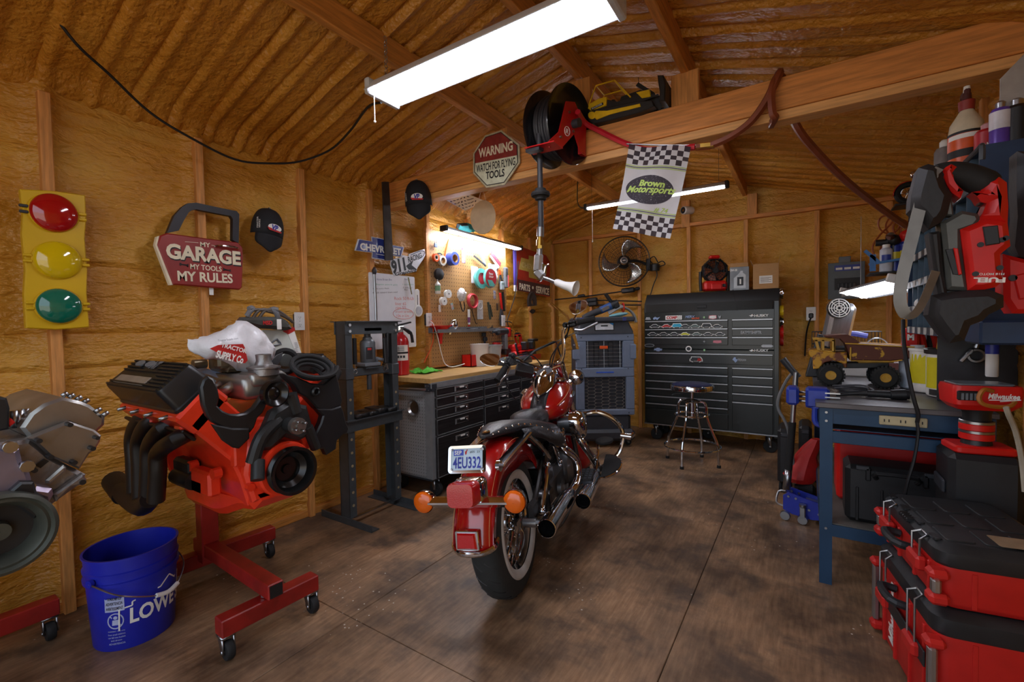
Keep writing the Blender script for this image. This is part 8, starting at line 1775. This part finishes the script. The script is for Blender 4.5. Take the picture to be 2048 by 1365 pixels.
# ---- blue vise on the front corner of the bench
w=Vector((.02,2.72,BZ)); vs_=thing('bench_vise','blue bench vise clamped to the left corner of the steel workbench','vise',tr(*w))
m_vb=mat('vise_blue','25399a',.4,var=.1)
b=MB(); b.box(.03,0,.0,.10,.10,.10,.012); b.cyl((.03,.0,-.05),(.03,0,.02),.05,n=18); b.build('body',m_vb,vs_)
b=MB(); b.box(-.075,0,.005,.055,.11,.09,.012); b.build('jaw',m_vb,vs_)
for k in range(3): MB().cyl((-.06,-.02+.02*k,-.02+.02*k),(.02,-.02+.02*k,-.02+.02*k),.006,n=8).build('guide_rod',m_steel,vs_)
for k in range(4): MB().bar((.06,-.052,-.03+.02*k),(.12,-.052,-.03+.02*k),.006,.006).build('jaw_pin',m_steel,vs_)
b=MB(); b.tube([(.02,-.04,-.05),(.02,-.05,-.11),(.04,-.055,-.13),(.09,-.06,-.135)],.013,8,3); b.build('clamp_arm',m_vb,vs_)
# ---- things at the far end of the bench
w=Vector((.16,3.86,BZ)); g=thing('white_case','white and dark grey open appliance panel at the far end of the bench','case',tr(*w)); MB().box(.10,.05,.10,.40,.22,.20,.01).build('case',m_white,g); MB().at(frame((-.12,-.05,.0),(1,0,0),za=(0,-1,0))).prism([(-.04,0),(.04,0),(.11,.27),(.03,.29)],-.12,.12,.006).build('side_panel',m_dkgrey,g)
b=MB(); b.torus((.24,0,.20),(0,1,0),.06,.004,24,6,0,PI); b.build('wire_hoop',m_steel,g)
w=Vector((.24,4.08,BZ+.0)); g=thing('wire_tray','black wire basket standing at the back of the bench','basket',tr(*w)); b=MB()
for k in range(22): x=-.20+.4*k/21; b.tube([(x,-.07,.02),(x,-.07,.30)],.0018,4); b.tube([(x,.07,.02),(x,.07,.30)],.0018,4)
for z in (.02,.12,.21,.30): b.tube([(-.2,-.07,z),(.2,-.07,z),(.2,.07,z),(-.2,.07,z)],.003,5,closed=True)
b.build('wires',m_black,g); MB().tube([(-.10,-.10,.27),(.02,-.10,.29),(.12,-.10,.27)],.018,8,3).build('blue_bar',mat('bar_blue','2a2f86',.4),g)
w0=ony(1684,617,3.70); w1=ony(1668,690,3.70); g=thing('chrome_fan','chrome drum fan with a white round grille on the back of the bench','fan',tr(*w1))
D=w0-w1; AXD=Vector((.35,-.9,.1)).normalized()
b=MB(); b.at(frame(D*.46,D,za=Vector((.9,.25,0)))); b.prism(rrect(-.19,-.055,.17,.055,.05),-.07,.07,.02); b.build('housing',m_alu,g)
b=MB(); b.at(frame(D+Vector((-.02,-.09,.0)),(1,.3,0),za=AXD)); b.lathe([(.056,-.05),(.066,-.02),(.066,.0)],28); gh=b.build('outlet_ring',m_steel,g)
b=MB(); b.at(frame(D+Vector((-.02,-.09,.0)),(1,.3,0),za=AXD))
for r in (.016,.03,.044,.058): b.torus((0,0,.002),(0,0,1),r,.0035,28,5)
for k in range(8): a=k*PI/4; b.bar((.008*math.cos(a),.008*math.sin(a),.002),(.062*math.cos(a),.062*math.sin(a),.002),.005,.004)
b.build('grille',m_white,gh); MB().at(frame(D+Vector((-.02,-.09,.0)),(1,.3,0),za=AXD)).prism(ngon(24,.06),-.02,-.015).build('grille_back',m_black,gh)
MB().box(0,0,-.03,.16,.14,.05,.01).build('stand',m_black,g)
# ---- parts rack on the right wall
RXF,RY0,RY1=.485,2.14,3.38
m_rb=mat('rack_blue','1d3350',.45,.2,var=.1)
rk=thing('parts_rack','dark blue steel parts rack with labelled bins on the right wall','rack',tr(RXF,RY0,0))
ZB0,ZB1=1.165,1.82; LR=RY1-RY0; DR=XR-RXF-.09
b=MB(); b.box(DR,LR/2,(ZB0+ZB1)/2,.006,LR,ZB1-ZB0); b.build('back_panel',m_rb,rk)
for y in (0,LR): MB().box(DR/2,y,(ZB0+ZB1)/2,DR,.006,ZB1-ZB0).build('end_panel',m_rb,rk)
MB().box(DR/2,LR/2,ZB1,DR,LR,.008).build('top_shelf',m_rb,rk)
n_c=9
for k in range(1,n_c): 
  MB().box(DR/2,LR*k/n_c,(ZB0+ZB1)/2,DR,.003,ZB1-ZB0-.01).build('divider',mat('rack_edge','5d7080',.4,.5),rk)
for z in (1.175,1.285,1.42,1.555,1.69):
  s_=MB().box(DR/2-.004,LR/2,z,DR+.004,LR,.004).build('bin_shelf',m_rb,rk)
  MB().box(-.002,LR/2,z+.014,.004,LR,.036).build('label_rail',m_dkgrey,s_)
  for k in range(n_c): MB().box(-.0052,LR*(k+.5)/n_c,z+.014,.002,.055,.032).build('label_card',mat('label_card','b9b8b2',.6,var=.1,vs=60),s_)
for y in (.08,LR-.08): MB().box(DR+.04,y,1.5,.09,.05,.5).build('wall_bracket',m_steel,rk)
rr=random.Random(5)
MB().at(frame((.0,LR*.55,1.60),(0,1,0),za=(-1,0,0))).box(0,.02,-.05,.10,.09,.02).build('blue_packet',mat('packet_blue','2f5fb8',.4),rk)
for k,(yy,z,ml) in enumerate(((.72,1.32,m_red),(.86,1.33,m_white))): MB().sph((.03,LR*yy,z),.03,10,7).build('bagged_part',ml,rk)
# bottles and cans on top of the rack
zt4=ZB1+.006
def can(label,px,py,X,r,h,m,cap=None,m2=None,band=None,name='spray_can'):
  p=onx(px,py,X); g=thing(name,label,'can',tr(X,p.y,zt4)); MB().lathe([(.001,0),(r,0),(r*1.02,.005),(r,.01),(r,h*.86),(r*.8,h*.93),(r*.45,h*.95),(r*.42,h),(.001,h)],24).build('can',m,g)
  if cap: MB().lathe([(r*.5,h*.95),(r*.5,h*1.06),(r*.3,h*1.1),(.001,h*1.1)],16).build('nozzle_cap',cap,g)
  if band: a=math.atan2(-p.y,-X); patch(a-1.4,a+1.4,h*band[0],h*band[1],r*1.005,m2,'label_band',g)
  return g,p
g,p=can('small black and white aerosol can at the far end of the cans on the rack',1866,300,.52,.033,.17,mat('can_zebra','24242a',.35,.3,col2='c9c9c9',vs=60),None,m_red,(.75,.85))
g,p=can('silver aerosol can with a white cap beside the tall spray bottle',1889,300,.53,.036,.215,mat('can_silver','a4a8ac',.3,.6),m_white,mat('can_lilac','9a8fae',.4),(.3,.5))
p=onx(1932,300,.545); g=thing('spray_bottle','tall cream spray bottle with an orange label on top of the parts rack','bottle',tr(.545,p.y,zt4)); b=MB(); b.lathe([(.001,0),(.052,0),(.055,.006),(.055,.17),(.05,.21),(.028,.25),(.02,.265),(.001,.265)],28); b.build('bottle',mat('bottle_cream','cbbfa4',.4),g)
a=math.atan2(-p.y,-.545); lo_=patch(a-1.35,a+1.35,.012,.165,.0556,mat('label_orange','d2541a',.35),'label_band',g); patch(a-1.35,a+1.35,.07,.10,.056,m_ink,'label_stripe',lo_); patch(a-1.35,a+1.35,.162,.172,.056,m_ink,'label_stripe',lo_); patch(a-1.1,a+1.1,.142,.160,.0561,m_paper,'label_field',lo_)
MB().lathe([(.024,.262),(.026,.30),(.018,.305)],18).build('collar',mat('collar_red','8a2a22',.45),g); b=MB(); b.lathe([(.016,.30),(.014,.33),(.001,.345)],14); b.box(.0,.02,.335,.02,.07,.03,.006); b.bar((.0,.05,.32),(.0,.06,.27),.012,.01); b.build('trigger_head',mat('head_dark_red','4a1f1a',.5),g)
MB().lathe([(.012,.335),(.010,.36),(.001,.362)],12).build('nozzle',m_white,g)
g,p=can('red squeeze bottle behind the purple can on the rack',1974,285,.58,.036,.15,mat('bottle_red','b01c28',.4),mat('nozzle_pink','c98f92',.4),None,None,'squeeze_bottle'); a=math.atan2(-p.y,-.58); bent_text(g,'lettering',m_wht_ink,[('JAKE',0,.075,.04,.018,.03),('27',0,.052,.022,.018,.03)],.037,a)
g,p=can('purple and white aerosol can near the rack end',2000,280,.56,.027,.15,mat('can_purple','5b3f9e',.35,.2),m_steel,mat('can_white','c9c6cc',.4),(.45,.85)); 
g,p=can('dark aerosol can nearest the rack end',2032,285,.60,.034,.15,m_black,m_steel)
p=onx(2034,180,.60); g=thing('plastic_scraper','pale triangular scraper standing among the cans at the rack end','scraper',tr(.60,p.y+.05,zt4+.0)); MB().at(frame((0,0,0),(1,0,0),za=(0,-1,0))).prism([(-.03,0),(.04,0),(.05,.33),(.03,.33),(-.03,.26)],0,.006,.002).build('blade',mat('scraper_grey','9c9690',.5),g)
# toy motorcycle on its small shelf
sp=ony(1798,412,3.70); g=thing('small_black_shelf','small black corner shelf under the toy motorcycle on the right wall','shelf',tr(sp.x,3.70,sp.z)); MB().box(.22,.0,-.006,.50,.16,.012,.003).build('board',m_black,g); MB().bar((.46,0,-.02),(.46,0,-.14),.02,.14).build('bracket',m_black,g)
tm=thing('toy_motorcycle','small red toy motorcycle standing on the black wall shelf','toy',tr(sp.x+.04,3.69,sp.z+.002))
for x in (0,.20): 
  t_=MB().at(tr(x,0,.068) @ rx(90)).torus((0,0,0),(0,0,1),.052,.016,32,10).build('tire',m_blk_rub,tm)
  b=MB().at(tr(x,0,.068) @ rx(90)); b.torus((0,0,0),(0,0,1),.036,.004,28,6)
  for k in range(16): a=2*PI*k/16; b.tube([(0,0,.006*(-1)**k),(.035*math.cos(a),.035*math.sin(a),0)],.001,4)
  b.build('wheel',m_chrome,t_)
  b=MB(); b.loft([[(x+(.072+.0)*math.cos(rad(a)),y,.068+.074*math.sin(rad(a))-(.006 if abs(y) > .01 else 0)) for y in (-.02,0,.02)] for a in range(20,190,15)],caps=False,closed=False); o=b.build('fender',m_bred,tm); q=o.modifiers.new('solid','SOLIDIFY'); q.thickness=.003
b=MB(); b.tube([(0,-.02,.068),(.055,-.02,.17)],.005,6); b.tube([(0,.02,.068),(.055,.02,.17)],.005,6); b.tube([(.05,-.06,.19),(.06,0,.185),(.05,.06,.19)],.004,6,3); b.build('fork',m_chrome,tm); MB().sph((.03,0,.175),.024,14,10).build('headlamp',m_chrome,tm)
b=MB(); b.sph((.12,0,.14),(.055,.028,.028),16,10); b.build('fuel_tank',m_bred,tm); MB().box(.12,0,.085,.10,.05,.06,.012).build('engine',m_steel,tm); MB().sph((.20,0,.135),(.05,.03,.014),14,8).build('seat',m_leather,tm)
# shelf of sprays and clamps, coiled hose, twin tube light
sp=ony(1735,548,3.78); s2=ony(1832,546,3.78); z_s=sp.z
g=thing('spray_shelf','thin black wall shelf holding spray cans beside the parts rack','shelf',tr(sp.x,3.78,z_s)); MB().box((XR-.07-sp.x)/2,0,-.006,XR-.07-sp.x,.20,.012,.002).build('board',m_black,g); MB().bar((XR-.1-sp.x,0,-.01),(XR-.1-sp.x,0,-.12),.02,.12).build('bracket',m_black,g)
for i,(px,m,mb,lb,h) in enumerate(((1772,mat('can_white2','c3c9d4',.35),mat('can_blue2','3647a0',.4),'white and blue aerosol can left on the spray shelf',.165),(1790,mat('can_blue','2b3d9c',.35),mat('can_yellow','d2c02a',.4),'blue can with a yellow patch in the middle of the spray shelf',.19),(1808,mat('can_blue','2b3d9c',.35),mat('can_yellow','d2c02a',.4),'blue can with a red cap on the right of the spray shelf',.20))):
  p=ony(px,545,3.76-.03*(i == 0)); g=thing('spray_can',lb,'can',tr(p.x,p.y,z_s)); MB().lathe([(.001,0),(.033,0),(.034,.006),(.033,h*.85),(.02,h*.93),(.001,h*.94)],22).build('can',m,g); patch(-2.4,-.9,h*.35,h*.65,.0335,mb,'label_band',g); MB().lathe([(.02,h*.9),(.02,h*1.05),(.001,h*1.06)],14).build('cap',m_red if i == 2 else m_white,g)
p=ony(1745,520,3.70); g=thing('bar_clamp','blue plastic bar clamp lying on the spray shelf','clamp',tr(p.x,3.69,z_s+.012)); b=MB(); b.bar((-.02,0,.04),(.22,0,.07),.016,.014); b.bar((.0,0,-.005),(.0,0,.10),.03,.02,up=(0,1,0)); b.bar((.03,0,.05),(-.04,0,.13),.02,.018); b.build('body',mat('clamp_blue','3d77b8',.4),g)
p=ony(1772,492,3.72); g=thing('air_regulator','black and chrome air regulator with gauge above the spray shelf','regulator',tr(p.x+.04,3.74,z_s+.20)); b=MB(); b.sph((0,0,0),.035,14,10); b.cyl((-.03,0,-.01),(-.09,0,-.01),.02,n=12); b.cyl((0,0,-.01),(0,0,-.20),.012,n=10); b.build('body',m_black,g); MB().at(tr(-.02,-.03,.02) @ rx(90)).lathe([(.001,.012),(.024,.012),(.026,-.01),(.001,-.01)],18).build('gauge',m_chrome,g); MB().sph((.06,-.01,.02),.035,14,10).build('red_knob',m_red,g)
b=MB(); P=[]; o_=ony(1790,470,3.76)
P=[ony(1752,520,3.8),ony(1745,495,3.8),ony(1760,470,3.82)]
for k in range(34): a=2*PI*k/9; c=ony(1768+1.7*k,445+.8*math.sin(k)+.5*k,3.80); P.append(c+Vector((.045*math.cos(a),.03,.055*math.sin(a))))
o_=P[0].copy(); b.tube([q-o_ for q in P],.0055,6,4); b.torus(ony(1795,498,3.80)-o_,(0,1,0),.085,.006,30,6); o=b.build('coiled_air_hose',mat('hose_orange','9a4a1a',.45),None); o.location=o_; tag(o,'orange coiled air hose hanging above the spray shelf','hose')
c0,c1=ony(1812,570,3.45),ony(1706,592,4.55)
g=thing('twin_tube_light','white twin-tube fluorescent task light hanging below the spray shelf','light',tr(*c0))
D=c1-c0; LM_=frame((0,0,0),D,za=(0,0,1)) @ rx(16); LL=D.length
b=MB().at(LM_); b.at(LM_ @ frame((0,0,0),(0,1,0),ya=(0,0,1))); b.prism([(-.11,-.0),(-.05,.05),(.05,.05),(.11,0),(.10,0),(.045,.042),(-.045,.042),(-.10,0)],0,LL); b.build('reflector',mat('reflector_white','8d9095',.5),g)
for s in (-1,1): MB().at(LM_).cyl((.03,s*.05,.008),(LL-.03,s*.05,.008),.018,n=12).build('tube',m_tube_task,g)
for x in (.0,LL): MB().at(LM_).box(x,0,.022,.02,.20,.05,.004).build('end_cap',m_white,g)
for x in (.15,LL-.15): MB().tube([LM_ @ Vector((x,0,.05)),LM_ @ Vector((x,0,.05))+Vector((.0,0,.10 if x < .5 else .55))],.002,5).build('chain',m_steel,g)
b=MB(); q=ony(1809,580,3.45)-c0; b.tube([q,q+Vector((0,0,-.28))],.0025,5); b.build('pull_chain',m_white,g)
# ---- band saw and second red tool hung at the near end of the rack
SYY=1.80; ZSW=(3.415,1780,320)
def swp(px,py,Y=SYY): return ony(ZSW[1]+px/ZSW[0],ZSW[2]+py/ZSW[0],Y)
w=swp(420,600); SW=thing('band_saw','red and black cordless band saw hanging at the near end of the parts rack','band saw',tr(*w))
def sq(px,py): p=swp(px,py)-w; return (p.x,p.z)
def sprism(nm,pts,y0,y1,m,bev=.008,root=None): b=MB().at(KF); b.prism([sq(*p) for p in pts],-y1,-y0,bev); return b.build(nm,m,root or SW)
m_swg=mat('saw_grey','5e605c',.45,.4,var=.1); m_swb=mat('saw_black','1e1e20',.55,var=.12,bump=.1)
sprism('front_wheel_guard',[(175,80),(240,55),(320,75),(360,200),(400,260),(370,380),(330,440),(240,490),(170,400),(120,360),(125,270)],-.06,.05,m_swb,.02)
sprism('rear_wheel_guard',[(260,930),(400,905),(640,890),(740,930),(740,1010),(640,1060),(600,1100),(520,1130),(480,1230),(380,1250),(300,1150),(240,1060)],-.06,.05,m_swb,.02)
sprism('guide_frame',[(245,510),(320,500),(345,780),(375,930),(310,930),(280,760)],-.04,.03,m_swb,.008)
sprism('gear_housing',[(330,440),(400,400),(470,360),(580,380),(600,420),(560,470),(470,500),(470,620),(520,900),(370,890),(350,640)],-.035,.05,m_swg,.01)
sprism('window_insert',[(355,625),(400,620),(455,795),(405,790)],-.04,-.034,m_black,.001); sprism('red_blade_guard',[(405,615),(435,620),(462,790),(440,795)],-.046,-.036,m_red,.002)
sprism('motor_body',[(455,490),(540,455),(620,420),(770,440),(790,600),(740,640),(720,660),(735,840),(690,875),(600,895),(505,895),(480,680)],-.05,.07,m_red,.015)
sprism('battery_socket',[(590,480),(690,470),(705,590),(610,605)],-.056,-.05,m_black,.002)
sprism('rear_handle',[(540,235),(600,225),(640,160),(720,130),(775,170),(785,330),(780,450),(600,450),(560,460),(610,380),(640,310),(600,300),(575,260)],-.045,.05,m_red,.02)
sprism('trigger',[(595,265),(625,255),(630,310),(600,310)],-.02,.02,m_black,.004)
b=MB(); q=[sq(330,110),sq(400,95),sq(520,110),sq(640,160),sq(690,185)]; b.tube([(a,0,c) for a,c in q],[.035,.034,.034,.036,.03],14,4); b.build('handle_grip',m_blk_rub,SW)
sprism('front_handle_joint',[(325,90),(400,50),(440,70),(410,110),(420,170),(480,230),(460,280),(400,240),(370,190)],-.045,.045,m_red,.014)
sprism('bracket_plate',[(375,260),(410,265),(425,390),(370,390)],-.02,.02,m_swg,.004)
BL=[(310,90),(250,150),(205,250),(170,380),(130,540),(80,740),(52,880),(50,980),(75,1045),(110,1068),(155,1045),(205,965),(250,860),(285,770)]
q=catmull([(sq(*p)[0],-.055,sq(*p)[1]) for p in BL],5)
b=MB(); vs2=[]
for i,p in enumerate(q):
  t=(q[min(i+1,len(q)-1)]-q[max(i-1,0)]).normalized(); nrm=Vector((-t.z,0,t.x)); hw_=.0105+.004*(abs(i/len(q)-.35) < .3)
  vs2.append([p+nrm*hw_+Vector((0,-.002,0)),p+nrm*hw_+Vector((0,.002,0)),p-nrm*hw_+Vector((0,.012,0)),p-nrm*hw_+Vector((0,.008,0))])
b.loft(vs2); b.build('blade',mat('blade_steel','77736c',.45,.6,var=.2,vs=9),SW)
for a,c in ((578,597),(545,790),(705,750),(720,565),(745,555)): q_=sq(a,c); MB().cyl((q_[0],-.05,q_[1]),(q_[0],-.054,q_[1]),.007,n=12).build('screw',m_black,SW)
q_=sq(635,830); b=MB().at(tr(q_[0],-.0515,q_[1]) @ BW @ rz(176)); b.text('FUEL',0,0,.062,.014,.0,.05); b.text('M18 MOTOR',0,-.016,.055,.006,.0,.01); b.build('lettering',m_wht_ink,SW)
w2=swp(830,800,1.90); T2=thing('red_power_tool','second red and black cordless tool hanging against the right wall beside the band saw','power tool',tr(*w2))
def s3(px,py): p=swp(px,py,1.90)-w2; return (p.x,p.z)
def tprism(nm,pts,y0,y1,m,bev=.008): b=MB().at(KF); b.prism([s3(*p) for p in pts],-y1,-y0,bev); return b.build(nm,m,T2)
tprism('body',[(745,650),(900,690),(1000,690),(1000,1050),(810,1050),(750,960)],-.04,.05,m_red,.012); tprism('panel',[(800,800),(890,780),(890,950),(840,960)],-.046,-.04,m_red,.003); tprism('shroud',[(845,-40),(1000,-40),(1000,690),(860,670),(830,600),(850,400),(840,200)],-.04,.05,m_swb,.015); tprism('red_stripe',[(905,380),(1000,380),(1000,650),(890,630)],-.046,-.04,m_red,.003)
MB().at(KF).cyl((s3(800,815)[0],s3(800,815)[1],.04),(s3(800,815)[0],s3(800,815)[1],.046),.009,n=12).build('screw',m_black,T2)
# the blue tray under the tools at the rack's near end, and the hook the saw hangs from
a,c=ony(1958,642,1.97),ony(1958,690,1.97)
g=thing('blue_tool_tray','dark blue steel tray fixed under the hanging tools at the near end of the rack','tray',tr(a.x,1.97,c.z)); MB().box((XR-.08-a.x)/2,.07,(a.z-c.z)/2,XR-.08-a.x,.16,a.z-c.z,.006).build('tray',m_rb,g)
h_=swp(300,60); g=thing('saw_hook','black steel hook arm on the rack end that carries the band saw','hook',tr(h_.x+.10,SYY,h_.z+.03)); b=MB(); b.tube([(0,-.0,-.025),(.0,.0,.012),(0,.04,.014),(.0,RY0-SYY-.01,.014)],.007,8,2); b.build('arm',m_dkgrey,g)
# ---- stacked red tool boxes
PF=frame((.262,2.27,0),(.157,-.988,0),ya=(.988,.157,0))
m_pk=mat('box_red','bb1d17',.45,var=.06); m_pkb=mat('box_black','202224',.5,var=.12,bump=.05)
m_pks=mat('box_sticker','8a7358',.6,var=.15)
PLn,PDp=.475,.32
def packbox(label,z0,z1,lidh,dx,logo=False):
  g=thing('stacking_tool_box',label,'tool box',PF @ tr(0,0,z0)); h=z1-z0
  b=MB(); b.loft([[(p[0],p[1],z) for p in rrect(-dx+q,-dx+q,PLn+dx-q,PDp+dx-q,.035)] for q,z in ((.012,0),(.004,.01),(0,.02),(0,h-lidh))]); b.build('body',m_pk,g)
  b=MB(); b.loft([[(p[0],p[1],z) for p in rrect(-dx-.006+q,-dx-.006+q,PLn+dx+.006-q,PDp+dx+.006-q,.045)] for q,z in ((.004,h-lidh),(0,h-lidh+.008),(0,h-.022),(.018,h-.004),(.03,h))]); lid=b.build('lid',m_pkb,g)
  for yy in (.06,PLn*.36,PLn*.64,PLn-.06): MB().box(yy,-dx-.002,(h-lidh)/2,.012,.012,h-lidh-.02,.003).build('side_rib',m_pk,g)
  for xx in (.08,.24): MB().box(PLn+dx+.001,xx,(h-lidh)/2,.004,.012,h-lidh-.02,.001).build('end_seam',m_pk,g)
  for xx in (PLn*.22,PLn*.78):
    b=MB(); b.box(xx,-dx-.02,h*.55-.01,.09,.03,.045,.008); b.build('latch',m_pk,g)
    b=MB(); b.tube([(xx-.03,-dx-.022,h*.5),(xx-.03,-dx-.022,h-.02),(xx-.022,-dx-.0,h-.008),(xx+.022,-dx-.0,h-.008),(xx+.03,-dx-.022,h-.02),(xx+.03,-dx-.022,h*.5)],.0035,6); b.build('latch_wire',m_steel,g)
  b=MB(); b.tube([(PLn*.38,-dx-.005,h-lidh-.03),(PLn*.40,-dx-.05,h-lidh-.02),(PLn*.60,-dx-.05,h-lidh-.02),(PLn*.62,-dx-.005,h-lidh-.03)],.014,8,3); b.build('front_handle',m_pkb,g)
  for xx in (.0,PLn):
    b=MB(); b.box(xx+(dx if xx else -dx),-dx-.004,h-lidh-.022,.05,.05,.03,.01); b.build('corner_guard',m_pk,g); MB().box(xx+(dx if xx else -dx),-dx-.004,.03,.05,.05,.035,.01).build('corner_guard',m_pk,g)
    MB().bar((xx+(dx+.006 if xx else -dx-.006),-dx-.010,.045),(xx+(dx+.006 if xx else -dx-.006),-dx-.010,h-lidh-.035),.028,.022,b=.006).build('corner_bar',m_alu,g)
  return g,lid,h
g,lid,h=packbox('top red and black stacking tool box in the front right corner',.385,.575,.065,0)
b=MB()
for i in range(3):
  for j in range(3):
    x0,x1=.07+.13*i,.07+.13*i+.105; y0,y1=.03+.09*j,.03+.09*j+.07
    MB().at(tr(0,0,h)).prism(rrect(x0,y0,x1,y1,.01),-.003,.004,.002).build('lid_rib',m_pkb,lid)
for k in range(4): MB().at(tr(.05+.12*k,.012,h+.0)).prism(rrect(-.022,-.01,.022,.01,.006),-.004,.0015).build('lid_slot',m_black,lid)
for k in range(5): MB().box(PLn*.42+.016*k,.0,h-.012,.008,.03,.016,.003).build('grip_rib',m_black,lid)
MB().at(tr(.40,.22,h+.005)).prism(rrect(-.04,-.07,.04,.07,.006),0,.001).build('worn_sticker',m_pks,lid)
g,lid,h=packbox('lower large red stacking tool box under the top one',.0,.38,.075,.010)
b=MB().at(frame((PLn*.30,-.0115,.16),(1,0,0),za=(0,-1,0)) @ rz(-90) @ ry(180) @ rx(180)); b.text('Milwaukee',0,0,.24,.07,.002,.03,shear=.25); b.build('lettering',m_wht_ink,g)
MB().box(PLn/2,-.024,.20,PLn*.9,.006,.05,.002).build('front_band',m_pkb,g)
